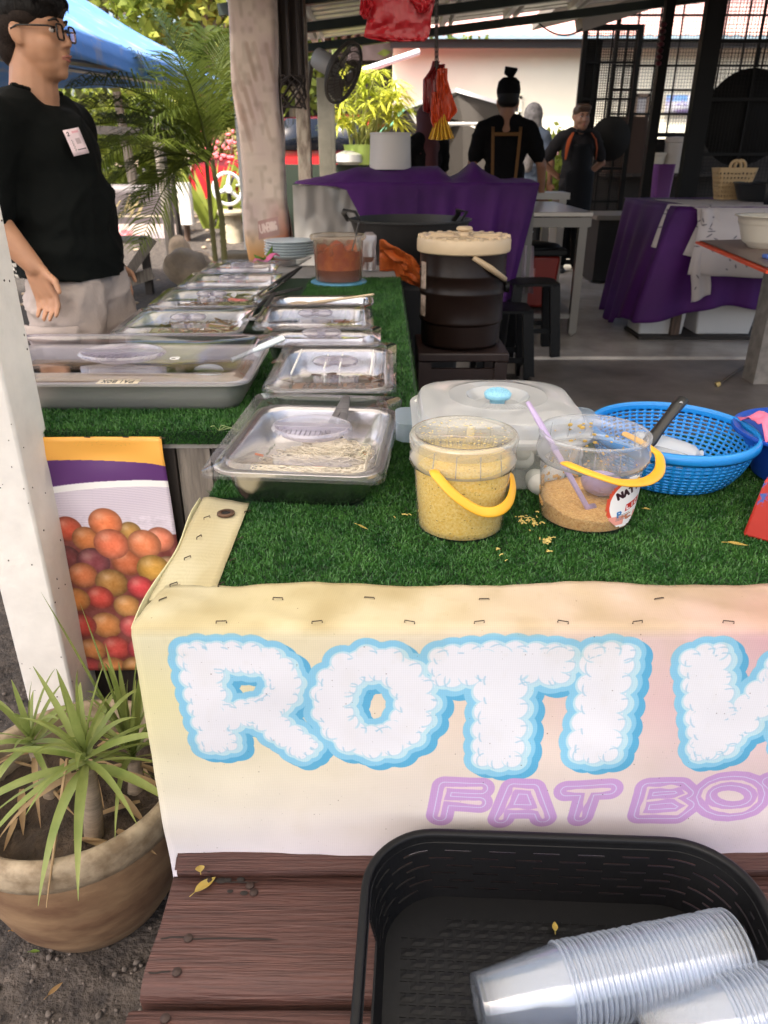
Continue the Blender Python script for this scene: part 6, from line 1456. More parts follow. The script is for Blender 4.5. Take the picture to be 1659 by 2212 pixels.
p = at(1422, 340, Y=10.2); lathe_obj('small_tub', [(0, 0), (.11, 0), (.135, .20), (.145, .205), (.145, .23), (0, .23)], (p.x, 10.35, zs_), mat('cream_tub', (.45, .40, .32), .5), label='small white tub with a printed lid on the kitchen shelf', cat='tub')
p = at(1464, 340, Y=10.2); lathe_obj('canister', [(0, 0), (.12, 0), (.12, .34), (.13, .345), (.13, .40), (0, .41)], (p.x, 10.35, zs_), mat('grey_canister', (.35, .31, .27), .4), label='tall pale canister on the kitchen shelf', cat='canister')
p = at(1436, 404, Y=7.9); q = at(1436, 378, Y=7.9); b = MB(); b.loft([rrect(.15+.035*q_, .15, .03, p.z-.10+.30*q_, 4, (p.x, 8.0)) for q_ in (0, .9, 1)], capb=True); b.build('purple_bin', mat('purple_plastic', (.16, .03, .20), .4), label='purple plastic container on the dark kitchen counter', cat='bin')
b = MB(); p = at(1400, 540, Y=7.6); b.box((p.x, 7.66, .45), (.22, .02, .18)); b.build('hanging_rag', mat('grey_rag', (.25, .22, .21), .8), label='grey rag hanging under the dark counter', cat='cloth')

# grey tent
tn = thing('grey_tent', 'grey brown fabric pop up tent with a green edge behind the counter', 'tent', (1.2, 10.5, 0))
TF = mat('tent_fabric', (.040, .033, .027), .85, bump=(6, .3, .02)); TP = [[(812, 302), (840, 262), (875, 232)], [(875, 232), (930, 213), (985, 193)], [(985, 193), (1030, 208), (1075, 224)]]  # shade inside the tent is put into the dark fabric colour
def pan_t(pts, name='fabric_panel', m=TF, Y=10.2, th=.01):
    b = MB(); q = [at(x, y, Y=Y+dy) for x, y, dy in pts]; b.add(q, [tuple(range(len(q)))]); return b.build(name, m, tn, solid=th, smooth=False)
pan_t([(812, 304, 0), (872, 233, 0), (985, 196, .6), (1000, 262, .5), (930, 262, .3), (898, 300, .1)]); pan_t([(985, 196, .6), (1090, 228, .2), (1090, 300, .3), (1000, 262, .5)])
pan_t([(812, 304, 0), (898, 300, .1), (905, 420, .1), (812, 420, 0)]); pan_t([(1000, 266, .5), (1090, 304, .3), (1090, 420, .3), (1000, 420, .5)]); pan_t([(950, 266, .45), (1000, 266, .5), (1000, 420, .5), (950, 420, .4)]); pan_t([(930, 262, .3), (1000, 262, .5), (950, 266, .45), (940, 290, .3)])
pan_t([(806, 300, -.05), (868, 230, -.05), (876, 236, -.05), (818, 304, -.05)], 'green_edge', mat('mint_fabric', (.16, .42, .28), .7))
pan_t([(868, 232, -.02), (985, 190, .56), (1092, 222, .16), (1092, 230, .16), (985, 199, .56), (870, 240, -.02)], 'white_edge', mat('white_fabric', (.7, .68, .68), .7))
for a_, c_ in (((888, 245), (916, 290)), ((916, 290), (916, 420)), ((925, 268), (1090, 268))):
    b = MB(); b.tube([at(*a_, Y=10.1), at(*c_, Y=10.1)], .022, 6); b.build('pole', mat('tent_pole', (.55, .53, .50), .5), tn)

# bamboo in a green pot
BAM = leafy('lime_leaf', (.42, .50, .06), (.62, .58, .08), 2.5, trans=.5)
GP = mat('lime_pot', (.35, .48, .10), .5)
pz = at(790, 345, Y=9.3); b = MB(); b.box((pz.x-.25, 9.4, (pz.z-.05)/2), (1.5, .5, pz.z-.05)); b.build('dark_bench', mat('dark_green_bench', (.012, .022, .012), .6), label='dark green bench under the potted papyrus', cat='bench')
lathe_obj('lime_pot', [(0, 0), (.17, 0), (.19, .02), (.225, .19), (.235, .2), (.22, .2), (.20, .15), (0, .15)], (pz.x-.02, 9.3, pz.z-.05), GP, label='lime green pot behind the white tub', cat='pot')
pb = thing('papyrus_plant', 'tall sunlit yellow green papyrus in the lime pot', 'plant', (pz.x, 9.3, pz.z)); rg = random.Random(5); sm = MB(); lf = MB()
for i in range(46):
    tx_, ty_ = rg.uniform(724, 872), rg.uniform(148, 275); 
    if tx_ > 840 and ty_ < 165: continue
    p1_ = at(tx_, ty_, Y=9.3+rg.uniform(-.35, .4)); p0_ = Vector((pz.x+rg.uniform(-.16, .12), 9.3+rg.uniform(-.1, .1), pz.z+.05)); mid = p0_.lerp(p1_, .5)+Vector((rg.uniform(-.08, .08), 0, .12))
    sm.tube(bez(p0_, mid, p1_, 7), .010, 5)
    for k in range(22):
        a = rg.random()*6.28; d = Vector((math.cos(a), math.sin(a), rg.uniform(-.5, .35))); L_ = rg.uniform(.16, .30); s_ = d.cross(Vector((0, 0, 1))).normalized()*.014; e = p1_+d*L_+Vector((0, 0, -.05)); m_ = p1_+d*L_*.5
        lf.add([p1_, m_+s_, e, m_-s_], [(0, 1, 2, 3)])
sm.build('stem', leafy('pale_stem', (.45, .42, .16), (.40, .45, .14), 3), pb); lf.build('leaves', BAM, pb, kind='stuff', smooth=False)
b = MB(); p = at(752, 335, Y=9.1); b.lathe([(.10, 0), (.16, .03), (.15, .10), (.05, .14), (0, .14)], (p.x, 9.1, pz.z-.05), 24); b.build('steel_bowl', STEELD, label='upturned steel bowl on the dark green bench', cat='bowl')

# ------------------------------------------------------------------ garden on the left
rg = random.Random(12)
def crown(c, r, n, s_, m, name, parent, seed):
    rr = np.random.RandomState(seed); k = 26; cl = rr.normal(0, .42, (k, 3)); P = cl[rr.randint(0, k, n)]+rr.normal(0, .16, (n, 3)); P = P*np.array(r)+np.array(c)
    d1 = rr.normal(0, 1, (n, 3)); d1 /= np.linalg.norm(d1, axis=1)[:, None]; d2 = np.cross(d1, rr.normal(0, 1, (n, 3))); d2 /= np.linalg.norm(d2, axis=1)[:, None]; L_ = s_*rr.uniform(.6, 1.4, (n, 1))
    V = np.stack([P-d1*L_, P+d2*L_*.45, P+d1*L_, P-d2*L_*.45], 1).reshape(-1, 3); return mkmesh(name, V, [(4*i, 4*i+1, 4*i+2, 4*i+3) for i in range(n)], m, parent, smooth=False, kind='stuff')
GL1 = leafy('sunny_leaf', (.16, .24, .03), (.42, .42, .09), .8, trans=.5); GL2 = leafy('mid_leaf', (.10, .16, .03), (.26, .30, .06), .8, trans=.45); GL3 = leafy('olive_leaf', (.13, .15, .05), (.34, .33, .12), .8, trans=.45)
BARK = mat('grey_bark', (.22, .18, .14), .85, var=(6, .4), bump=(20, .5), stretch=(4, 4, .6))
def tree(label, x, y, h, r, m, seed, n=4200, tr=.10, leaf_s=.10):
    rr = random.Random(seed); t = thing('garden_tree', label, 'tree', (x, y, ground_z(x, y)), 'trees at the back of the garden'); g = ground_z(x, y); b = MB(); top = Vector((x+rr.uniform(-.2, .2), y, g+h*.7))
    b.tube(bez((x, y, g-.1), (x+rr.uniform(-.3, .3), y, g+h*.35), top, 8), [tr*(1-.07*i) for i in range(9)], 8)
    for k in range(6): a = rr.random()*6; s0 = Vector((x, y, g)).lerp(top, rr.uniform(.4, .95)); b.tube(bez(s0, s0+Vector((math.cos(a)*.3, math.sin(a)*.3, .5)), s0+Vector((math.cos(a)*r*.6, math.sin(a)*r*.6, rr.uniform(.4, 1.2))), 5), [tr*.4, tr*.35, tr*.28, tr*.2, tr*.15, tr*.1], 5)
    b.build('trunk', BARK, t); crown((x, y, g+h*.72), (r, r, h*.38), n, leaf_s, m, 'crown', t, seed)
for i, (x, y, h, r, m, lb_) in enumerate(((-2.7, 13.5, 4.6, 1.5, GL1, 'sunlit yellow green tree left of the blue canopy pole'), (-1.5, 15.5, 4.6, 1.3, GL2, 'mid green tree directly behind the wrapped column'), (-4.4, 14.5, 5.6, 1.8, GL3, 'olive tree behind the blue canopy'), (-6.3, 13.2, 5.4, 2.0, GL2, 'dark tree at the far left behind the man'), (-3.4, 18.5, 6.0, 2.2, GL1, 'tall bright tree at the back between the posts'), (-.2, 21, 5.6, 2.2, GL2, 'far tree rising behind the brown house'))): tree(lb_, x, y, h, r, m, 30+i)
hd = MB()
cnt = 16000; rr = np.random.RandomState(4); P = np.c_[rr.uniform(-9, -.3, cnt), rr.uniform(16, 18.5, cnt), .5+2.4*rr.beta(1.2, 1.5, cnt)]; d1 = rr.normal(0, 1, (cnt, 3)); d1 /= np.linalg.norm(d1, axis=1)[:, None]; d2 = np.cross(d1, rr.normal(0, 1, (cnt, 3))); d2 /= np.linalg.norm(d2, axis=1)[:, None]; L_ = rr.uniform(.05, .13, (cnt, 1))
mkmesh('garden_hedge', np.stack([P-d1*L_, P+d2*L_*.5, P+d1*L_, P-d2*L_*.5], 1).reshape(-1, 3), [(4*i, 4*i+1, 4*i+2, 4*i+3) for i in range(cnt)], GL1, smooth=False, kind='stuff')
# posts, rails
GW = WOODG
def post(x, yb, yt, Y, r, m, label, cat='post', name='garden_post'):
    p = at(x, yb, Y=Y); q = at(x, yt, Y=Y); g = ground_z(p.x, Y); b = MB(); b.tube([(p.x, Y, g-.1), (p.x+.01, Y, (q.z+g)/2), (p.x, Y, q.z)], r, 9); return b.build(name, m, label=label, cat=cat)
post(372, 560, 250, 9.2, .062, GW, 'grey round timber post behind the palm'); post(392, 560, 380, 9.4, .03, DKW, 'thin dark post just right of the round timber post'); post(408, 540, 420, 10.5, .04, WOODB, 'brown post beside the white bag in the garden'); post(430, 520, 300, 12, .05, BARK, 'pale trunk like post in the bright garden')
pole_a, pole_b = at(508, 192, Y=8.5), at(531, 520, Y=8.5)
b = MB(); b.tube([pole_a, Vector((pole_a.x, 8.5, 0))], .026, 10); b.build('canopy_pole', mat('white_pole', (.62, .60, .56), .4), label='white metal pole at the corner of the blue canopy', cat='pole')
b = MB(); a_, c_ = at(200, 280, Y=11), at(420, 290, Y=11); b.bar(a_, c_, .07, .10); b.build('garden_beam', DKW, label='dark horizontal beam behind the palm leaves', cat='beam')
# blue canopy
cn = thing('blue_canopy', 'sun bleached blue canopy roof with a dusty stained top, left', 'canopy', (-3, 6.5, 1.9))
BLC = mat('blue_canopy_cloth', (.12, .26, .56), .8, var=(5, 0, .54, .74), col2=(.36, .34, .34), bump=(5, .4, .03), spec=.2, detail=12)
N_ = [at(120, 40, Y=4.6), at(508, 192, Y=8.5)]
e0, e1 = Vector((-1.70, 4.4, 1.90)), Vector((pole_a.x, 8.5, pole_a.z)); ap0, ap1 = Vector((-3.1, 5.6, 2.80)), Vector((-2.62, 7.4, 2.52)); w0, w1 = Vector((-4.6, 4.6, 1.95)), Vector((-4.6, 8.5, 1.9))
def quadgrid(A, B, C, D, nu, nv, amp, seed):
    b = MB()
    def f(u, v):
        p = A.lerp(B, u).lerp(D.lerp(C, u), v); p = Vector(p); p.z += amp*nz((u*4+seed, v*4, seed))-.05*math.sin(u*pi)*math.sin(v*pi); return p
    b.grid(nu, nv, f); return b
quadgrid(e0, e1, ap1, ap0, 20, 12, .03, 1).build('roof_panel', BLC, cn, solid=.006); quadgrid(e1, w1, ap1, ap1, 14, 10, .02, 2).build('roof_panel', BLC, cn, solid=.006); quadgrid(w1, w0, ap0, ap1, 14, 10, .02, 3).build('roof_panel', BLC, cn, solid=.006); quadgrid(w0, e0, ap0, ap0, 14, 10, .02, 4).build('roof_panel', BLC, cn, solid=.006)
quadgrid(e0+Vector((.004, 0, 0)), e1+Vector((.004, 0, 0)), e1+Vector((.012, 0, -.13)), e0+Vector((.012, 0, -.13)), 20, 3, .01, 5).build('valance', BLC, cn, solid=.005)
b = MB()
for A, B in ((e0, w1), (e1, w0), (e0+Vector((-.1, .1, -.1)), e1+Vector((-.1, -.1, -.1)))): b.tube([A+Vector((0, 0, -.05)), A.lerp(B, .5)+Vector((0, 0, .05)), B+Vector((0, 0, -.05))], .018, 6)
b.build('frame_bar', mat('canopy_frame', (.35, .33, .31), .4, .5), cn)
b = MB(); b.tube([(w0.x, w0.y, -.05), w0], .026, 8); b.tube([(w1.x, w1.y, -.05), w1], .026, 8); b.tube([(-2.6, 4.4, -.05), (-2.6, 4.4, 2.1)], .026, 8); b.build('pole', MATS['white_pole'], cn)
# poster stand, bench, rocks, block
ps = thing('flower_poster', 'weathered poster with pink flowers standing on the garden ground', 'poster', (0, 0, 0)); a_, c_ = at(236, 566, Y=10.6), at(378, 398, Y=10.6)
b = MB(); b.grid(8, 8, lambda u, v: (a_.x-.25+(c_.x-a_.x+.25)*u, 10.6+.02*nz((u*3, v*3, 1)), a_.z+(c_.z-a_.z)*v), uvfn=lambda u, v: (u, v)); b.build('printed_sheet', POSTER, ps, solid=.006)
b = MB(); b.box(((a_.x+c_.x)/2-.12, 10.66, c_.z/2+.02), (c_.x-a_.x+.25, .04, c_.z-.1)); b.build('backing_board', DKW, ps)
gb2 = thing('garden_bench', 'grey plank picnic bench behind the man', 'bench', (0, 0, 0)); Yb = 8.0
A_, B_ = at(236, 530, Y=7.6), at(312, 500, Y=8.6)
for i in range(3):
    b = MB(); o_ = Vector((0, 0, 0)); p = at(215+i*0, 520+i*14, Y=8.3-.35*i); q = at(318-i*6, 506+i*16, Y=8.3-.35*i); b.bar(p+Vector((-.5, 0, 0)), q, .16, .03, up=(0, 1, 0)) if False else b.box(((p.x+q.x)/2-.25, 8.3-.17*i, at(300, 520, Y=8.0).z), (q.x-p.x+.5, .16, .03)); b.build('plank', GW, gb2)
b = MB(); b.bar(at(330, 515, Y=7.85), at(272, 598, Y=7.75), .05, .09); b.build('brace', GW, gb2)
lg = at(312, 560, Y=7.9); b = MB(); b.box((lg.x, 7.95, lg.z/2+.03), (.07, .08, lg.z+.35)); b.build('leg', DKW, gb2)
b = MB(); b.bar(at(230, 622, Y=7.8), at(330, 590, Y=7.9), .05, .11, up=(0, 0, 1)); b.build('seat_rail', GW, gb2)
b = MB(); b.box((lg.x-.9, 7.95, .3), (.07, .08, .6)); b.build('leg', DKW, gb2)
STONE = mat('sandy_stone', (.30, .23, .16), .9, var=(5, .35), bump=(18, .6, .02))
for (x, y, Y, r, lb_) in ((405, 585, 8.4, (.26, .2, .21), 'large rounded tan rock between the palm and the bench'), (395, 560, 9.2, (.16, .14, .24), 'upright tan rock behind the large rock'), (430, 578, 8.8, (.20, .15, .18), 'low tan rock right of the large rock'), (440, 566, 9.6, (.14, .12, .14), 'small far rock near the palm stems')):
    p = at(x, y, Y=Y); b = MB(); b.ell((0, 0, 0), r, 20, 14); b.v = [tuple(Vector(v)*(1+.32*nz(v, 5)+.1*nz(v, 14))) for v in b.v]; o = b.build('rock', STONE, group='rocks in the garden', label=lb_, cat='rock', sharp=50); o.location = (p.x, Y, -.04)
b = MB(); p = at(507, 520, Y=10.5); g = ground_z(p.x, 10.5); b.lathe([(.12, 0), (.11, .3), (.10, .38)], (p.x, 10.5, g-.05), 14, capt=True); b.lathe([(.0, .37), (.19, .37), (.20, .40), (.19, .43), (0, .43)], (p.x, 10.5, g-.05), 18); b.build('stone_stool', mat('concrete_stool', (.40, .34, .24), .85, var=(6, .3)), label='round concrete garden stool left of the wrapped column', cat='stool')
b = MB(); p = at(528, 545, Y=8.2); b.box((p.x, 8.3, .17), (.45, .35, .42)); b.build('concrete_block', mat('mossy_concrete', (.16, .13, .09), .9, var=(5, .4)), bevel=.02, label='square mossy concrete block by the wrapped column', cat='block')
b = MB(); p = at(398, 440, Y=10.4); b.loft([rrect(.22, .12, .05, p.z-.25+.5*q_, 4, (p.x, 10.4)) for q_ in (0, .5, .95, 1)], capt=True); b.build('white_bag', mat('white_sack', (.6, .56, .52), .7), label='whitish bag hung by the brown garden post', cat='bag')
# areca palm
pm = thing('areca_palm', 'arching areca palm clump with feathery fronds behind the man', 'palm', (-1.35, 6.3, 0)); FR = leafy('palm_leaf', (.045, .070, .012), (.13, .16, .025), 2.2, rough=.4, trans=.4); STM = leafy('palm_stem', (.10, .10, .035), (.20, .19, .08), 6, trans=.1)
PYm = 6.0
for (x0, x1, x2, r_) in ((468, 456, 446, .020), (487, 479, 458, .024)):
    b = MB(); q = [Vector((at(x0, 590, Y=PYm).x, PYm, -.05)), at(x0, 590, Y=PYm), at(x1, 470, Y=PYm), at(x2, 345, Y=PYm)]; b.tube(q, [r_*1.2, r_, r_*.85, r_*.7], 8)
    for k in range(7): z = q[1].lerp(q[2], k/7); b.tube([z, z+Vector((-.001, 0, .012))], r_*1.12, 8)
    b.build('cane', STM, pm)
def frond(pts, L_, w, seed, dens=46, droop=.3, name='frond'):
    rr = random.Random(seed); P = [Vector(p) for p in pts]; C = bez(P[0], P[1], P[2], 24); b = MB(); b.tube(C, [.011*(1-i/26) for i in range(25)], 5)
    for i in range(dens):
        q = .12+.88*i/dens; k = min(23, int(q*24)); f = q*24-k; c = C[k].lerp(C[k+1], f); d = (C[k+1]-C[k]).normalized(); sd = d.cross(Vector((0, 0, 1)));
        if sd.length < .1: sd = Vector((0, 1, 0))
        sd.normalize(); upv = sd.cross(d); ll = L_*(math.sin(pi*min(.97, q*.82+.16))**.6)*rr.uniform(.85, 1.1)
        for s_ in (-1, 1):
            dr = (sd*s_*.78+d*.55+upv*.32*rr.uniform(.5, 1.2)).normalized(); e1_ = c+dr*ll*.5; e2_ = c+dr*ll+Vector((0, 0, -droop*ll*rr.uniform(.5, 1.4))); wv = dr.cross(upv).normalized()*w
            b.add([c-wv*.4, c+wv*.4, e1_+wv, e1_-wv, e2_], [(0, 1, 2, 3), (3, 2, 4)])
    return b.build(name, FR, pm, smooth=False)
hd_ = lambda x, y, dy=0: at(x, y, Y=PYm+dy)
FRD = [((450, 345), (400, 200), (300, 290, -.5), .42), ((452, 340), (330, 150), (150, 190, -.6), .50), ((450, 350), (360, 270), (190, 330, -.5), .46), ((448, 350), (380, 300), (300, 540, -.8), .40), ((455, 330), (420, 150), (330, 20, .1), .42), ((452, 340), (440, 200), (500, 70, -.2), .42), ((450, 345), (330, 300), (215, 420, -.3), .42), ((455, 335), (350, 110), (200, 130, -.2), .46), ((452, 345), (420, 180), (380, 120, -.9), .42), ((453, 340), (300, 220), (140, 290, .2), .46), ((452, 340), (470, 150), (440, 60, .3), .40), ((450, 345), (350, 330), (265, 300, -1.0), .40), ((455, 338), (490, 200), (520, 180, .2), .30), ((452, 345), (300, 180), (150, 250, -.3), .46), ((452, 345), (300, 240), (170, 390, -.9), .44), ((452, 345), (380, 330), (250, 480, -.4), .40), ((452, 345), (350, 360), (300, 440, .2), .34), ((452, 345), (310, 260), (205, 250, .6), .44)]
for i, (a_, m_, e_, l_) in enumerate(FRD): frond((hd_(*a_), hd_(m_[0], m_[1], e_[2]*.5), hd_(e_[0], e_[1], e_[2])), l_*.95, .0062, i+3, 48)
b = MB()
for i in range(30):
    p = at(455, 480, Y=11); g = ground_z(p.x, 11); a = rg.uniform(0, 6.3); d = Vector((math.cos(a)*.35, math.sin(a)*.2, rg.uniform(.4, .9))); s_ = Vector((0, 0, 0))+d.cross(Vector((0, 1, 0))).normalized()*.03; q = Vector((p.x+rg.uniform(-.1, .1), 11, g)); b.add([q-s_*.5, q+s_*.5, q+d*.6+s_, q+d, q+d*.6-s_], [(0, 1, 2, 3, 4)])
b.build('agave_plant', GL1, smooth=False, label='spiky bright green plant behind the palm canes', cat='plant')
# red car
car = thing('red_car', 'red hatchback parked in the garden behind the wrapped column', 'car', (-.9, 12.6, .45)); CR = mat('red_car_paint', (.48, .015, .02), .25, coat=.6); cg = .46
def car_side(n=14):
    prof = [(-1.9, .30), (-1.95, .55), (-1.85, .80), (-1.2, .90), (-.55, 1.35), (.55, 1.42), (1.25, 1.15), (1.55, .92), (1.9, .85), (1.95, .50), (1.85, .28)]
    b = MB(); loops = []
    for s_, k in ((-.80, .93), (-.83, 1), (.83, 1), (.80, .93)): loops.append([(x*(.99 if k < 1 else 1), s_*(1 if z < .9 else .86), .02+z*1.0) for x, z in prof])
    b.loft(loops, capb=True, capt=True); return b
def place(o): return o
Mc = Matrix.Translation((-1.05, 12.9, cg-.05)) @ Matrix.Rotation(R(12), 4, 'Z')
b = car_side(); b.v = [tuple(Mc @ Vector(v)) for v in b.v]; b.build('body', CR, car, bevel=.05)
GLS = mat('car_glass', (.01, .012, .018), .05)
for s_ in (-.79, .79):
    for (x0, x1, x2, x3) in ((-1.05, -.5, .02, .02), (.08, .08, .52, 1.12)):
        b = MB(); b.add([(x0, s_*1.0, .95), (x3, s_*1.0, .95), (x2, s_*.925, 1.36), (x1, s_*.925, 1.36)], [(0, 1, 2, 3)], Mc); b.build('side_window', GLS, car, solid=.02)
RIM = mat('alloy_rim', (.65, .65, .66), .3, .6)
for x in (-1.25, 1.25):
    for s_ in (-.8, .8):
        Mw = Mc @ Matrix.Translation((x, s_, .30)) @ Matrix.Rotation(R(90), 4, 'X'); b = MB(); b.lathe([(.2, -.09), (.30, -.09), (.315, -.05), (.315, .05), (.30, .09), (.2, .09)], M=Mw, n=28); w_ = b.build('wheel', mat('tyre_rubber', (.012, .012, .012), .8), car)
        b = MB(); b.lathe([(.21, -.095), (.20, -.1), (.18, -.09)], M=Mw, n=28); b.lathe([(.21, .095), (.20, .1), (.18, .09)], M=Mw, n=28)
        for k in range(5): a = 2*pi*k/5; b.tube([Mw @ Vector((0, 0, .09)), Mw @ Vector((.2*math.cos(a), .2*math.sin(a), .085))], .028, 6); b.tube([Mw @ Vector((0, 0, -.09)), Mw @ Vector((.2*math.cos(a), .2*math.sin(a), -.085))], .028, 6)
        b.build('rim', RIM, w_)
# light wheel seen between the palm canes and the pole
Wc = at(492, 408, Y=10.4); Mw = Matrix.Translation(Wc) @ Matrix.Rotation(R(28), 4, 'Z') @ Matrix.Rotation(R(90), 4, 'X') 
wh = thing('wheel_on_shaft', 'white spoked wheel on a dark shaft beside the palm canes', 'spoked_wheel', (Wc.x, Wc.y, Wc.z-.2))
b = MB(); b.tube([Mw @ Vector((.185*math.cos(t), .185*math.sin(t), 0)) for t in [2*pi*i/32 for i in range(33)]], .022, 8, cap=False); b.build('rim', WHITEP, wh)
for k in range(3): a = R(80)+2*pi*k/3; b = MB(); b.tube([Mw @ Vector((0, 0, 0)), Mw @ Vector((.18*math.cos(a), .18*math.sin(a), 0))], [.03, .02], 8); b.build('spoke', WHITEP, wh)
b = MB(); b.lathe([(0, -.03), (.05, -.03), (.05, .03), (0, .03)], M=Mw, n=18); b.build('hub', WHITEP, wh)
b = MB(); b.tube([Wc+Vector((0, .06, 0)), (Wc.x, Wc.y+.1, 0)], .03, 8); b.build('shaft', DKW, wh)
# green and yellow shrubs before the car and by the back wall
for i, (x, y, Y, r, n_, m, lb_) in enumerate(((505, 470, 11.6, (.5, .3, .45), 900, GL1, 'bright leafy shrub under the white wheel'), (548, 440, 11.4, (.35, .3, .8), 900, GL1, 'tall sunlit shrub left edge of the wrapped column'), (470, 330, 12.4, (.5, .3, .5), 700, GL3, 'hanging olive foliage in front of the red car'), (1190, 370, 11.5, (.4, .3, .45), 900, GL1, 'sunlit bush by the cream house wall'), (1180, 410, 11.2, (.5, .3, .35), 900, GL1, 'low lime bush below the house wall'))):
    p = at(x, y, Y=Y); t = thing('shrub', lb_, 'shrub', (p.x, Y, ground_z(p.x, Y))); b = MB()
    for k in range(7): b.tube([(p.x+rg.uniform(-.05, .05), Y, ground_z(p.x, Y)), (p.x+rg.uniform(-.3, .3), Y+rg.uniform(-.1, .1), p.z+rg.uniform(-.1, .3))], .012, 5)
    b.build('stem', BARK, t); crown((p.x, Y, p.z), r, n_, .055, m, 'foliage', t, 70+i)
FLW = mat('pink_bloom', (.75, .16, .18), .6); b = MB()
for i in range(34): p = at(rg.gauss(478, 20), rg.gauss(318, 24), Y=11.8); b.ell(p, (rg.uniform(.02, .045), .02, rg.uniform(.015, .03)), 6, 4)
b.build('pink_blossoms', FLW, kind='stuff', label='blurred pink blossoms above the palm canes', cat='flowers')
# checked cloth at the far left
def chk():
    cv = Canvas(64, 160, '#d8d4cc'); k = ((cv.X//8).astype(int)+(cv.Y//8).astype(int)) % 2; cv.paint(k*1., '#2b2a28'); return imgmat('black_white_check', cv.a, .8)
b = MB(); b.grid(10, 20, lambda u, v: (at(2, 600, Y=3.6).x-.10+.20*u+.12*(1-v), 3.6+.02*math.sin(u*12), .78+.36*v-.06*u*v), uvfn=lambda u, v: (u, v)); b.build('checked_cloth', chk(), solid=.004, label='black and white checked cloth hanging behind the man', cat='cloth')
# scrub and litter on the garden floor
b = MB()
for i in range(260):
    x, y = rg.uniform(-4, -.8), rg.uniform(4, 12); r_ = rg.uniform(.01, .05); b.ell((x, y, ground_z(x, y)+r_*.2), (r_*1.5, r_, r_*.6), 6, 4, Matrix.Rotation(rg.random()*6, 4, 'Z'))
b.build('garden_pebbles', STONE, kind='stuff')

# ------------------------------------------------------------------ pot with plant in the left foreground
PC = (-.548, .995); PS = .80; TERRA = mat('weathered_terracotta', (.12, .060, .030), .8, var=(6, 0, .38, .64), col2=(.24, .15, .08), bump=(14, .35, .01), stretch=(1, 1, 2.2))
pt = thing('clay_pot', 'big weathered clay pot beside the bench holding a spiky plant', 'pot', (PC[0], PC[1], 0))
lathe_obj('body', [(r_*PS, z_*.92) for r_, z_ in ((.0, .012), (.15, .012), (.165, .02), (.2, .075), (.228, .16), (.240, .235), (.242, .270))], (*PC, 0), TERRA, pt, n=64, sharp=0)
lathe_obj('rim', [(r_*PS, z_*.92) for r_, z_ in ((.240, .270), (.247, .274), (.252, .290), (.253, .325), (.247, .338), (.234, .341), (.224, .334), (.219, .31), (.217, .24))], (*PC, 0), mat('lichen_clay_rim', (.17, .12, .07), .85, var=(22, 0, .38, .62), col2=(.34, .27, .18), bump=(40, .5, .006)), pt, n=64, sharp=0)
b = MB(); b.grid(40, 40, lambda u, v: (PC[0]+.176*(2*u-1)*math.sqrt(1-.5*(2*v-1)**2), PC[1]+.176*(2*v-1)*math.sqrt(1-.5*(2*u-1)**2), .236+.012*nz((u*6, v*6, 1))+.007*nz((u*18, v*18, 1))+.004*nz((u*45, v*45, 1)))); b.build('potting_soil', mat('dark_potting_soil', (.022, .015, .010), .95, var=(30, 0), col2=(.075, .05, .032), bump=(120, 1, .006)), label='dark crumbly soil filling the clay pot', cat='soil', sharp=0)
yc = thing('spiky_plant', 'spiky green plant with long strap leaves and grey canes in the clay pot', 'plant', (*PC, .24)); CANE = mat('grey_cane', (.26, .20, .14), .8, var=(14, .3), bump=(40, .4), stretch=(1, 1, 5))
SG = leafy('strap_leaf', (.14, .20, .042), (.33, .36, .12), 9, rough=.4, trans=.35); DRY = leafy('dry_strap', (.42, .30, .16), (.26, .16, .08), 14, rough=.7, trans=.2)
def strap(base, d, L_, w, droop, m, name='leaf', twist=0):
    b = MB(); d = Vector(d).normalized(); sd = d.cross(Vector((0, 0, 1))); sd = sd.normalized() if sd.length > .05 else Vector((1, 0, 0)); upv = sd.cross(d).normalized(); sd = (sd*math.cos(twist)+upv*math.sin(twist)); n_ = 12; vs_ = []; fs = []
    for i in range(n_+1):
        t = i/n_; c = Vector(base)+d*L_*t+Vector((0, 0, -droop*L_*t**2.3)); ww = w*(.55+.9*t)*(1-t)**.55 if t < 1 else 0; ww = w*min(1, .5+2.2*t)*(1-t**2.6)+.0003; k = .35*ww
        vs_ += [c-sd*ww+upv*k, c, c+sd*ww+upv*k]
    for i in range(n_): a = i*3; fs += [(a, a+1, a+4, a+3), (a+1, a+2, a+5, a+4)]
    b.add(vs_, fs); return b.build(name, m, yc, sharp=0)
rg = random.Random(17)
heads = [((200, 1712), (188, 1655), .0150, 26), ((112, 1700), (72, 1615), .0125, 22), ((290, 1690), (289, 1640), .014, 28)]
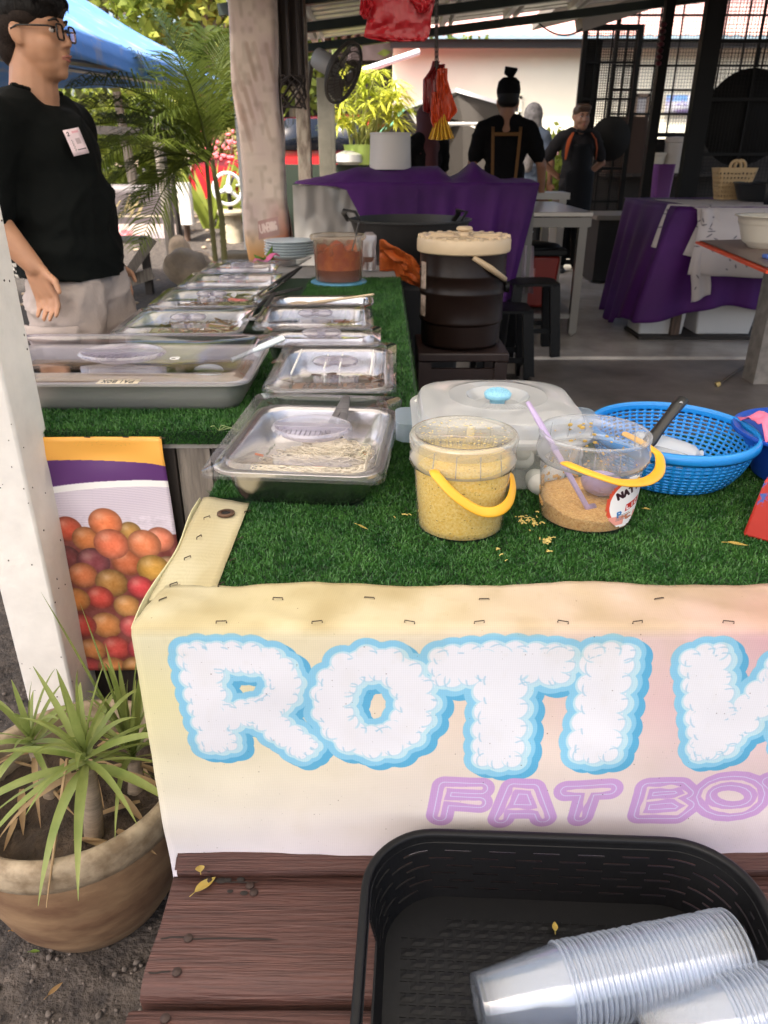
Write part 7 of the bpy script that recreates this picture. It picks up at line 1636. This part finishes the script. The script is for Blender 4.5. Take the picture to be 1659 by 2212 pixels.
for hi, (bp, tp, r_, n_) in enumerate(heads):
    p0_ = at(bp[0], bp[1]+90, z=.235) if hi == 0 else at(bp[0], bp[1]+20, z=.235); Yt = p0_.y+(.0 if hi == 0 else .01); p1_ = at(tp[0], tp[1], Y=Yt)
    b = MB(); b.tube([p0_-Vector((0, 0, .02)), p0_.lerp(p1_, .5)+Vector((.004, 0, 0)), p1_], [r_*1.15, r_*1.0, r_*.85], 12); b.build('cane', CANE, yc)
    for k in range(n_):
        a = k*2.39996+rg.uniform(-.2, .2); el = R(82)-R(88)*(k/n_)**.9+rg.uniform(-.1, .1); 
        if hi == 2: el = R(86)-R(62)*(k/n_)
        d = (math.cos(a)*math.cos(el), math.sin(a)*math.cos(el)*.9, math.sin(el)); L_ = rg.uniform(.13, .25)*(1.2 if hi == 2 else (1.0 if hi == 0 else .85)); strap(p1_+Vector((0, 0, .004*(n_-k)*.3)), d, L_, rg.uniform(.0044, .0082), rg.uniform(.1, .4)+.45*(k/n_)*rg.random(), SG, twist=rg.uniform(-.4, .4))
    for k in range(4): a = rg.random()*6.28; strap(p1_-Vector((0, 0, .01)), (math.cos(a), math.sin(a), -.2), rg.uniform(.1, .18), .005, .5, DRY, 'dry_leaf', rg.uniform(-1, 1))
    if hi == 0: strap(p1_, (-.06, -.55, .10), .19, .009, .65, SG); strap(p1_, (-.75, -.45, .25), .26, .010, .5, SG); strap(p1_, (.75, -.35, .20), .20, .010, .3, SG)
    if hi == 2:
        for (tx_, ty_) in ((85, 1265), (170, 1290), (225, 1380), (310, 1400)): e = at(tx_, ty_, Y=Yt-.02); strap(p1_, e-p1_, (e-p1_).length, .0085, .03, SG, twist=rg.uniform(-.5, .5))
for pts in (((145, 1640), (130, 1730), (100, 1960)), ((0, 1640), (60, 1650), (110, 1668)), ((100, 1680), (120, 1720), (160, 1760))):
    q = [at(*pts[0], Y=.93), at(*pts[1], Y=.84), at(*pts[2], Y=.775)] if pts[0][0] == 145 else [at(x, y, z=.25) for x, y in pts]
    b = MB(); b.tube(bez(q[0], q[1], q[2], 10), [.0028]*6+[.0022]*3+[.0015, .0008], 6); b.build('dry_stalk', DRY, yc)
for i in range(16):
    a = rg.random()*6.28; r_ = .04+.11*rg.random(); strap((PC[0]+r_*math.cos(a), PC[1]+r_*math.sin(a)-.01, .245), (rg.uniform(-1, 1), rg.uniform(-1, 1), .05), rg.uniform(.06, .13), rg.uniform(.004, .010), .06, DRY, 'dry_leaf', rg.uniform(-.6, .6))
# ------------------------------------------------------------------ people
SKIN = mat('tan_skin', (.46, .235, .135), .5, var=(9, .10), bump=(220, .06, .001), sss=.12); SKIN2 = mat('brown_skin', (.30, .145, .085), .5, var=(9, .1), sss=.1)
HAIR = mat('black_hair', (.007, .0055, .005), .5, bump=(160, .9, .004), stretch=(1, 1, .25), spec=.22); HAIRB = mat('brown_hair', (.05, .022, .010), .45, bump=(160, .8, .004), stretch=(1, 1, .25))
def blob(name, prims, m, parent, vox=.008, smooth=6, cuts=(), solid=0, wr=0):
    """one continuous surface grown from overlapping tapered limbs and ovals"""
    b = MB()
    for p in prims:
        if p[0] == 'c': b.cap(p[1], p[2], p[3], p[4], 14)
        else: b.ell(p[1], p[2], 18, 12, p[3] if len(p) > 3 else None)
    me = bpy.data.meshes.new(name); me.from_pydata([tuple(v) for v in b.v], [], b.f); o = bpy.data.objects.new(name, me); COL.objects.link(o)
    r = o.modifiers.new('r', 'REMESH'); r.mode = 'VOXEL'; r.voxel_size = vox
    s = o.modifiers.new('s', 'SMOOTH'); s.factor = .5; s.iterations = smooth
    dg = bpy.context.evaluated_depsgraph_get(); ev = o.evaluated_get(dg); me2 = bpy.data.meshes.new_from_object(ev); bpy.data.objects.remove(o)
    bm = bmesh.new(); bm.from_mesh(me2)
    if wr:
        bm.normal_update(); mv = []
        for v in bm.verts:
            p = v.co; fold = 1-abs(nz((p.x*5+p.z*3, p.y*5-p.z*4, p.z*6+len(prims))))*2; f2 = 1-abs(nz((p.x*11-p.z*9, p.y*11, p.z*8+3)))*2; low = .45+.55*min(1, max(0, (1.45-p.z)/.4)); mv.append(v.normal*wr*low*(max(0, fold)**3*1.4+.6*max(0, f2)**3-.5))
        for v, d_ in zip(bm.verts, mv): v.co += d_
    for co, no in cuts:
        bmesh.ops.bisect_plane(bm, geom=bm.verts[:]+bm.edges[:]+bm.faces[:], plane_co=co, plane_no=no, clear_outer=True)
    bm.to_mesh(me2); bm.free()
    V = [tuple(v.co) for v in me2.vertices]; F = [tuple(p.vertices) for p in me2.polygons]; bpy.data.meshes.remove(me2)
    o = mkmesh(name, V, F, m, parent, sharp=0)
    if solid: d = o.modifiers.new('solid', 'SOLIDIFY'); d.thickness = solid; d.offset = 1
    return o
def hand(w, d, f, s=1.0, curl=.5, thumb_side=None):
    """prims of a hand: wrist w, pointing d, palm width along f; thumb leaves on +f"""
    w, d, f = Vector(w), Vector(d).normalized(), Vector(f).normalized(); n = d.cross(f).normalized(); P = []
    for k, q in enumerate((-.030, -.010, .010, .030)): P.append(('c', w+f*q*.75*s+d*.012*s, w+f*q*s+d*.082*s, .0150*s, .0125*s))
    for k, (q, L) in enumerate(((-.033, .055), (-.011, .070), (.011, .075), (.033, .066))):
        a = w+f*q*s+d*.084*s; dd = (d*math.cos(curl*.7)+n*math.sin(curl*.7)+f*q*1.5).normalized(); m_ = a+dd*L*.55*s; d2 = (d*math.cos(curl*1.9)+n*math.sin(curl*1.9)).normalized(); P += [('c', a, m_, .0095*s, .0088*s), ('c', m_, m_+d2*L*.5*s, .0088*s, .0072*s)]
    t0 = w+f*.026*s+d*.022*s; t1 = t0+(f*.75+d*.65+n*.2).normalized()*.042*s; t2 = t1+(f*.25+d*.9+n*.35).normalized()*.034*s; P += [('c', t0, t1, .0135*s, .0108*s), ('c', t1, t2, .0105*s, .0082*s)]
    return P
def head_prims(c, s=1.0, chub=1.0):
    c = Vector(c); e = lambda x, y, z, a, b_, d: ('e', c+Vector((x, y, z))*s, (a*s, b_*s, d*s))
    P = [e(-.012, 0, .03, .100, .079, .098), e(.018, 0, -.03, .076, .066*chub, .082), e(.030, 0, -.078, .058, .052*chub, .042), e(.066, 0, -.100, .023, .026, .020),
         e(.074, 0, .034, .022, .052, .016), e(.050, .036, -.028, .038, .030*chub, .038), e(.050, -.036, -.028, .038, .030*chub, .038), e(.078, 0, -.066, .019, .027, .022),
         ('c', c+Vector((.088, 0, .018))*s, c+Vector((.106, 0, -.022))*s, .0085*s, .0125*s), e(.098, .012, -.028, .010, .009, .008), e(.098, -.012, -.028, .010, .009, .008),
         e(.091, 0, -.055, .013, .023, .0065), e(.089, 0, -.068, .012, .020, .007)]
    for k in (-1, 1): P += [e(-.012, k*.079, -.004, .019, .010, .030), e(-.006, k*.080, -.022, .012, .008, .014), e(-.020, k*.087, .004, .013, .005, .024)]
    P += [('c', c+Vector((-.022, 0, -.07))*s, c+Vector((-.035, 0, -.16))*s, .058*s*chub, .066*s*chub)]
    return P
def face_parts(t, c, s, look=1, hairm=HAIR):
    c = Vector(c); LIPM = mat('lip_skin', (.34, .12, .09), .4); EYEW = mat('eye_white', (.62, .58, .55), .25); IRIS = mat('dark_iris', (.012, .008, .006), .15); BROW = mat('brow_hair', (.014, .010, .008), .7)
    for k in (-1, 1):
        b = MB(); b.ell(c+Vector((.0765, k*.031, .010))*s, (.0085*s, .0125*s, .0070*s), 12, 8); ey = b.build('eye', EYEW, t, sharp=0)
        b = MB(); b.ell(c+Vector((.0820, k*.0315, .0095))*s, (.0042*s, .0055*s, .0058*s), 10, 8); b.build('iris', IRIS, ey, sharp=0)
        b = MB(); b.tube([c+Vector((.092, k*.014, .0335))*s, c+Vector((.0935, k*.032, .0395))*s, c+Vector((.080, k*.052, .032))*s], [.0036*s, .0050*s, .0026*s], 8, flat=.8); b.build('eyebrow', BROW, t, sharp=0)
        b = MB(); b.tube([c+Vector((.0885, k*.018, .0135))*s, c+Vector((.0905, k*.031, .0180))*s, c+Vector((.082, k*.045, .0125))*s], .0021*s, 6); b.build('eyelid', BROW, t, sharp=0)
    b = MB(); b.tube([c+Vector((.0915, -.022, -.0605))*s, c+Vector((.1035, -.008, -.0555))*s, c+Vector((.1045, 0, -.057))*s, c+Vector((.1035, .008, -.0555))*s, c+Vector((.0915, .022, -.0605))*s], [.002*s, .0042*s, .004*s, .0042*s, .002*s], 8)
    b.tube([c+Vector((.0905, -.021, -.0625))*s, c+Vector((.1005, 0, -.0685))*s, c+Vector((.0905, .021, -.0625))*s], [.002*s, .0052*s, .002*s], 8); b.build('lips', LIPM, t, sharp=0)
def legs_body(hipz, s, stance=.10, m=None):
    P = []
    for k in (-1, 1): P += [('c', (0, k*.09*s, hipz), (.01, k*stance, hipz*.52), .085*s, .058*s), ('c', (.01, k*stance, hipz*.52), (-.01, k*(stance+.01), .07), .056*s, .036*s), ('c', (-.03, k*(stance+.01), .04), (.12, k*(stance+.02), .03), .036, .030)]
    return P
def shoes(t, stance, m):
    for k in (-1, 1):
        b = MB(); b.loft([[(x+.03, k*(stance+.013)+yw*math.cos(2*pi*j/14), max(0, z_+zh*math.sin(2*pi*j/14))) for j in range(14)] for x, yw, z_, zh in ((-.10, .02, .035, .03), (-.08, .036, .042, .042), (0, .040, .045, .05), (.08, .046, .034, .036), (.13, .040, .026, .026), (.155, .015, .022, .018))], capb=True, capt=True); b.build('shoe', m, t, sharp=0)

# --- the customer at the left
man = thing('person', 'man in glasses and a loose black t-shirt and beige cargo shorts beside the pans', 'person', (0, 0, 0))
HC = (.0, 0, 1.606)
sh = Vector((-.06, -.215, 1.385)); el = Vector((-.105, -.29, 1.12)); wr = Vector((.03, -.285, .955))
shL, elL, wrL = Vector((-.06, .215, 1.385)), Vector((-.12, .28, 1.12)), Vector((.02, .26, .90))
body = head_prims(HC, 1.01, 1.14)+[('e', (.024, 0, 1.508), (.052, .052, .032)), ('e', (.042, .034, 1.560), (.040, .033, .046)), ('e', (.042, -.034, 1.560), (.040, .033, .046)), ('c', (-.035, 0, 1.46), (-.045, 0, 1.38), .070, .085), ('e', (-.03, 0, 1.22), (.105, .155, .19)), ('e', (-.01, 0, 1.0), (.11, .15, .16)), ('e', (-.01, 0, .88), (.11, .15, .12)),
  ('c', (-.05, -.05, 1.40), sh, .055, .055), ('c', sh, el, .054, .048), ('c', el, el.lerp(wr, .35), .048, .048), ('c', el.lerp(wr, .35), wr, .047, .030), ('c', (-.05, .05, 1.40), shL, .055, .055), ('c', shL, elL, .054, .048), ('c', elL, elL.lerp(wrL, .35), .048, .048), ('c', elL.lerp(wrL, .35), wrL, .047, .030)]
body += hand(wr, (.22, .06, -1), (.95, -.15, .2), 1.08, .45)+hand(wrL, (.2, -.06, -1), (.95, .15, .2), 1.0, .4)+legs_body(.86, 1.15, .11)
blob('body', body, SKIN, man, .0052, 7)
face_parts(man, HC, 1.01)
c = Vector(HC); s = 1.01
hair = [('e', c+Vector((-.008, 0, .072))*s, (.111*s, .091*s, .068*s)), ('e', c+Vector((.040, 0, .102))*s, (.060*s, .064*s, .034*s)), ('e', c+Vector((-.065, 0, .045))*s, (.066*s, .082*s, .075*s)), ('c', c+Vector((.078, -.050, .086))*s, c+Vector((.094, -.012, .078))*s, .020*s, .022*s), ('c', c+Vector((.094, -.012, .078))*s, c+Vector((.080, .05, .086))*s, .022*s, .020*s), ('c', c+Vector((.09, -.01, .07))*s, c+Vector((.100, -.02, .052))*s, .014*s, .006*s)]
blob('hair', hair, HAIR, man, .006, 5)
hs_ = MB(); rgh = random.Random(31)
for i in range(1500):
    a = rgh.uniform(-pi, pi); e = math.asin(rgh.uniform(.05, 1)); n_ = Vector((math.cos(a)*math.cos(e), math.sin(a)*math.cos(e), math.sin(e))); p_ = c*s+Vector((-.006+.108*n_.x, .088*n_.y, .076+.066*n_.z))*s if False else (c+Vector((-.008+.112*n_.x, .0915*n_.y, .074+.069*n_.z)))*s
    d_ = Vector((1.0, .35*math.sin(i), -.25-.5*(n_.x > .5)-(.5 if abs(n_.y) > .7 else 0))); d_ = (d_-n_*d_.dot(n_)*.85).normalized(); L_ = rgh.uniform(.018, .042); hs_.tube([p_-n_*.003, p_+d_*L_*.5+n_*.004, p_+d_*L_-n_*.002*rgh.random()], [.0011, .0012, .0003], 3)
for i in range(130):
    y_ = rgh.uniform(-.082, .082); x_ = .104-.9*abs(y_)**1.6*3.0; p_ = (c+Vector((x_-.012, y_, .100)))*s; L_ = rgh.uniform(.035, .062); hs_.tube([p_, p_+Vector((.012, rgh.uniform(-.006, .006), -L_*.4)), p_+Vector((.010, rgh.uniform(-.014, .012), -L_))], [.0022, .0020, .0004], 4)
hs_.build('hair_strands', HAIR, man, kind='stuff', sharp=0)
fade = [('e', c+Vector((-.052, 0, .020))*s, (.075*s, .0855*s, .075*s)), ('e', c+Vector((-.070, 0, -.03))*s, (.050*s, .070*s, .062*s)), ('e', c+Vector((.000, 0, .044))*s, (.070*s, .0905*s, .048*s))]
blob('shaved_side', fade, mat('short_cropped_hair', (.020, .013, .010), .8, var=(240, .6), spec=.2), man, .006, 5)
FRM = mat('dark_spectacle_frame', (.015, .010, .008), .25)
gl = MB()
for k in (-1, 1):
    cc = c+Vector((.104, k*.035, .004))*s; gl.tube([cc+Vector((.004*math.cos(t)*-abs(math.cos(t)), .0255*s*math.copysign(abs(math.cos(t))**.7, math.cos(t)), .0205*s*math.copysign(abs(math.sin(t))**.7, math.sin(t)))) for t in [2*pi*i/28 for i in range(29)]], .0031, 6, cap=False)
    gl.tube([c+Vector((.103, k*.060, .013))*s, c+Vector((.088, k*.076, .016))*s, c+Vector((.0, k*.089, .018))*s, c+Vector((-.022, k*.090, .008))*s], .0028, 6)
gl.tube([c+Vector((.106, -.010, .008))*s, c+Vector((.110, 0, .011))*s, c+Vector((.106, .010, .008))*s], .0024, 6)
go_ = gl.build('glasses', FRM, man, sharp=0)
b = MB()
for k in (-1, 1): b.lathe([(0, 0), (.0235*s, 0)], c+Vector((.104, k*.035, .004))*s, 24, Matrix.Rotation(R(90), 4, 'Y'), sx=.82)
b.build('lens', clear('lens_glass', (.96, .97, .97), 0, rough=.02, ior=1.5, gloss=.8), go_)
TEE = mat('black_cotton', (.0055, .0065, .006), .95, bump=(7, .35, .03), var=(2.5, .25), spec=.12); 
tee = [('c', (-.048, 0, 1.415), (-.045, 0, 1.37), .070, .105), ('c', (-.045, -.10, 1.375), (-.06, -.235, 1.335), .092, .088), ('c', (-.045, .10, 1.375), (-.06, .235, 1.335), .092, .088), ('e', (-.020, 0, 1.26), (.150, .215, .17)), ('e', (.005, 0, 1.10), (.152, .225, .20)), ('e', (.000, 0, .97), (.160, .235, .17)), ('e', (-.005, 0, .90), (.158, .235, .16)),
  ('c', (-.06, -.225, 1.36), (-.095, -.275, 1.15), .090, .083), ('c', (-.06, .225, 1.36), (-.115, .27, 1.15), .09, .083), ('c', (-.09, -.27, 1.17), (-.105, -.295, 1.06), .084, .080), ('c', (-.115, .265, 1.17), (-.14, .285, 1.06), .084, .08)]
def tshirt(prims, hem, neck, sleeves, m, parent, vox=.011, smooth=8):
    o = blob('t_shirt', prims, m, parent, vox, smooth, wr=.011, cuts=[((0, 0, hem), (-.08, 0, -1)), ((neck[0], 0, neck[1]), (neck[2], 0, 1))]+sleeves); d = o.modifiers.new('solid', 'SOLIDIFY'); d.thickness = .004
    bm = bmesh.new(); bm.from_mesh(o.data); L_ = [v.co+o.location for v in bm.verts if v.is_boundary and (v.co+o.location).z > 1.3]; bm.free()
    cx_ = sum(p.x for p in L_)/len(L_); L_.sort(key=lambda p: math.atan2(p.y, p.x-cx_)); L_ = L_[::3]; b = MB(); b.tube(L_+[L_[0]], .0075, 6, cap=False); b.build('collar', m, o, sharp=0)
    return o
# the sleeves end on their own plane: cut them before joining by trimming only the parts outside the trunk
def sleeve_trim(o, planes):
    me = o.data; bm = bmesh.new(); bm.from_mesh(me); off = o.location
    for co, no, ymin in planes:
        co, no = Vector(co)-off, Vector(no).normalized(); fs = [f for f in bm.faces if abs((f.calc_center_median()+off).y) > ymin and (f.calc_center_median()+off).y*ymin*math.copysign(1, (co+off).y) > 0 and (f.calc_center_median()-co).dot(no) > 0]
        bmesh.ops.delete(bm, geom=fs, context='FACES')
    bm.to_mesh(me); bm.free()
to = tshirt(tee, .905, (-.03, 1.462, .30), [], TEE, man)
sleeve_trim(to, [((-.105, -.29, 1.095), (-.2, -.15, -1), .245), ((-.14, .28, 1.085), (-.25, .15, -1), .245)])
SHRT = mat('beige_cotton', (.46, .38, .34), .85, bump=(9, .5, .03), var=(3, .12))
shorts = [('e', (-.005, 0, .86), (.130, .178, .09)), ('c', (.005, -.10, .84), (.02, -.135, .42), .130, .125), ('c', (.005, .10, .84), (.02, .135, .42), .130, .125), ('c', (-.02, -.07, .82), (-.02, .07, .82), .125, .125)]
so_ = blob('cargo_shorts', shorts, SHRT, man, .011, 7, wr=.010, cuts=[((0, 0, .47), (0, 0, -1))])
b = MB()
def pk(u, v): t = R(-125)+R(75)*u; return (.018+.142*math.cos(t), -.123+.140*math.sin(t)-.012*math.sin(pi*u)*math.sin(pi*v), .56+.16*v)
b.grid(12, 8, pk); p_ = b.build('cargo_pocket', SHRT, so_, solid=.006)
b = MB(); b.grid(12, 3, lambda u, v: (.018+.152*math.cos(R(-126)+R(77)*u), -.123+.152*math.sin(R(-126)+R(77)*u), .715+.05*v)); b.build('pocket_flap', SHRT, so_, solid=.006)
shoes(man, .12, mat('dark_shoe', (.03, .03, .03), .6))
b = MB(); bc_ = Vector((.155, -.105, 1.255))
b.grid(4, 5, lambda u, v: (.128+.022*(1-u)*0+.030*u+.018*(1-v)-.006, -.146+.043*u+.010*(1-v), 1.268+.072*v+.010*u), uvfn=lambda u, v: (u, v)); b.build('paper_badge', BADGE, to, solid=.001)
man.location = (-1.085, 2.74, .02); man.rotation_euler = (0, 0, R(-8))

# --- the staff in the background
def staff(label, loc, rz, s, skin, hairm, shirt_m, pants_m, arms, extras=None, hijab=None, apron=None, vox=.013, female=False, head_yaw=0):
    t = thing('person', label, 'person', (0, 0, 0)); hc = (.0, 0, 1.545); w = .86 if female else 1.0
    B = head_prims(hc, 1.0, 1.1)+[('c', (-.035, 0, 1.43), (-.04, 0, 1.36), .06, .075), ('e', (-.02, 0, 1.2), (.10, .15*w, .18)), ('e', (0, 0, .98), (.105, .14*w, .14))]
    T = [('c', (-.04, -.06, 1.39), (-.045, -.175*w, 1.355), .080, .075), ('c', (-.04, .06, 1.39), (-.045, .175*w, 1.355), .080, .075), ('e', (-.015, 0, 1.22), (.122, .175*w, .19)), ('e', (.005, 0, 1.03), (.130, .170*w, .18)), ('e', (0, 0, .90), (.130, .175*w, .12))]
    for k, (e_, w_, hd_, hf) in zip((-1, 1), arms):
        S_ = Vector((-.045, k*.185*w, 1.36)); e_, w_ = Vector(e_), Vector(w_); B += [('c', S_, e_, .05, .04), ('c', e_, w_, .041, .028)]+hand(w_, hd_, hf, .95, .5); T += [('c', S_, S_.lerp(e_, .72), .068, .062)]
    B += legs_body(.86, 1, .09); blob('body', B, skin, t, vox*.75, 5); so = blob('shirt', T, shirt_m, t, vox, 5, wr=.012, cuts=[((0, 0, 1.452), (.25, 0, 1)), ((0, 0, .84), (0, 0, -1))]); so.modifiers.new('solid', 'SOLIDIFY').thickness = .004
    blob('trousers', [('e', (0, 0, .88), (.118, .162, .09)), ('c', (0, -.085, .85), (.01, -.10, .10), .098, .07), ('c', (0, .085, .85), (.01, .10, .10), .098, .07)], pants_m, t, .014, 4)
    shoes(t, .10, mat('black_shoe', (.015, .015, .015), .5))
    c_ = Vector(hc); face_parts(t, hc, 1.0)
    if not hijab: blob('hair', [('e', c_+Vector((-.018, 0, .062)), (.106, .092, .072)), ('e', c_+Vector((-.056, 0, .015)), (.064, .086, .056)), ('c', c_+Vector((.06, -.045, .092)), c_+Vector((.06, .045, .092)), .030, .030), ('c', c_+Vector((.0, -.05, .105)), c_+Vector((.0, .05, .105)), .03, .03)], hairm, t, .009, 4)
    else: blob('headscarf', [('e', c_+Vector((-.022, 0, .025)), (.112, .102, .122)), ('c', c_+Vector((-.03, 0, -.04)), c_+Vector((-.02, 0, -.20)), .10, .13), ('e', c_+Vector((.01, 0, -.27)), (.135, .165, .10)), ('c', c_+Vector((.05, 0, -.20)), c_+Vector((.08, 0, -.42)), .09, .06), ('c', c_+Vector((-.06, 0, -.20)), c_+Vector((-.10, 0, -.48)), .09, .07)], hijab, t, .011, 5, cuts=[(c_+Vector((.068, 0, 0)), (1, 0, .1))])
    if extras: extras(t, so)
    t.location = loc; t.rotation_euler = (0, 0, rz); t.scale = (s, s, s); return t
BLKT = mat('black_work_shirt', (.006, .0055, .006), .9, bump=(9, .4, .02), spec=.12); ORB = mat('orange_brown_strap', (.15, .065, .014), .8); DKP = mat('dark_trousers', (.008, .008, .009), .9, spec=.12); ORT = mat('orange_trim', (.30, .055, .012), .8, spec=.2); CHAR = mat('charcoal_shirt', (.022, .020, .021), .9, bump=(9, .4, .02), spec=.15)
def ex1(t, so):
    c_ = Vector((0, 0, 1.545)); b = MB(); b.lathe([(.104, .0), (.106, .03), (.094, .085), (.06, .112), (0, .118)], c_+Vector((-.018, 0, .062)), 24, sy=.88); b.build('cloth_cap', MATS['black_work_shirt'], t)
    b = MB(); b.add([c_+Vector((-.05, -.010, .15)), c_+Vector((-.01, -.018, .16)), c_+Vector((-.03, .035, .25)), c_+Vector((-.06, -.05, .235)), c_+Vector((-.03, -.055, .225)), c_+Vector((-.02, .04, .20))], [(0, 1, 5, 2, 3), (0, 4, 1), (4, 3, 0)]); b.build('cap_peak', MATS['black_work_shirt'], t, solid=.012)
    for k in (-1, 1): b = MB(); b.grid(2, 14, lambda u, v: (-.150-.012*math.sin(pi*v)+.045*max(0, v-.88)*6, k*(.088+.02*v)+.024*(u-.5), .92+.455*v)); b.build('apron_strap', ORB, so, solid=.004)
    b = MB(); b.grid(12, 2, lambda u, v: (-.166+.012*abs(2*u-1), -.105+.21*u, 1.31+.026*v)); b.build('apron_strap', ORB, so, solid=.004)
p = at(1092, 300, Y=6.75)
staff('cook seen from behind in a black shirt with brown apron straps and a folded cap', (p.x, 6.75, .12), R(84), 1.0, SKIN2, HAIR, BLKT, DKP, [((-.02, -.30, 1.10), (.10, -.33, .885), (.3, -.1, -1), (0, -1, 0)), ((-.02, .26, 1.10), (.08, .22, .90), (.4, 0, -1), (0, 1, 0))], ex1)
def ex2(t, so):
    AP = mat('black_apron', (.004, .004, .0055), .7, spec=.2)
    b = MB(); b.grid(12, 20, lambda u, v: (.135+.01*math.sin(pi*u)-.03*abs(2*u-1)**2-.03*max(0, v-.7), (.16 if v < .62 else .11)*(2*u-1), .62+.68*v)); b.build('apron', AP, so, solid=.005)
    for k in (-1, 1):
        b = MB(); b.tube([(.06, k*.10, 1.405), (.09, k*.145, 1.34), (.10, k*.165, 1.26), (.09, k*.17, 1.15)], [.016, .026, .024, .010], 8, flat=.25); b.build('orange_panel', ORT, so)
    b = MB(); b.tube([(-.02, -.07, 1.425), (.06, -.05, 1.425), (.07, 0, 1.41), (.06, .05, 1.425), (-.02, .07, 1.425)], .018, 8, flat=.7); b.build('collar', CHAR, so)
    b = MB(); b.box((.08, -.255, 1.21), (.03, .004, .03)); b.build('sleeve_patch', mat('pink_patch', (.6, .3, .32), .7), so)
p = at(1252, 300, Y=8.75)
staff('cook facing the camera in an orange and charcoal shirt and black apron', (p.x, 8.75, .12), R(-82), .985, SKIN2, HAIRB, CHAR, DKP, [((-.13, -.34, 1.12), (-.12, -.16, .98), (-.1, 1, -.1), (0, 0, 1)), ((-.13, .33, 1.12), (-.12, .15, .98), (-.1, -1, -.1), (0, 0, 1))], ex2)
p = at(926, 330, Y=7.2)
staff('woman in a dark maroon headscarf and black dress behind the purple counter', (p.x-.03, 7.2, .12), R(120), .93, SKIN2, HAIR, BLKT, DKP, [((.05, -.24, 1.10), (.22, -.18, 1.05), (1, 0, 0), (0, -1, 0)), ((.05, .24, 1.10), (.22, .18, 1.05), (1, 0, 0), (0, 1, 0))], None, mat('maroon_scarf', (.06, .006, .010), .7, bump=(8, .4, .02)), female=True)
p = at(1146, 300, Y=9.2)
staff('woman in a grey patterned headscarf and blue grey top behind the cook', (p.x+.02, 9.2, .12), R(60), 1.0, SKIN2, HAIR, mat('blue_grey_shirt', (.10, .13, .18), .8), DKP, [((.0, -.24, 1.10), (.05, -.22, .9), (.3, 0, -1), (0, -1, 0)), ((.0, .24, 1.10), (.05, .2, .9), (.3, 0, -1), (0, 1, 0))], None, mat('grey_scarf', (.26, .24, .23), .8, var=(20, .5)), female=True)
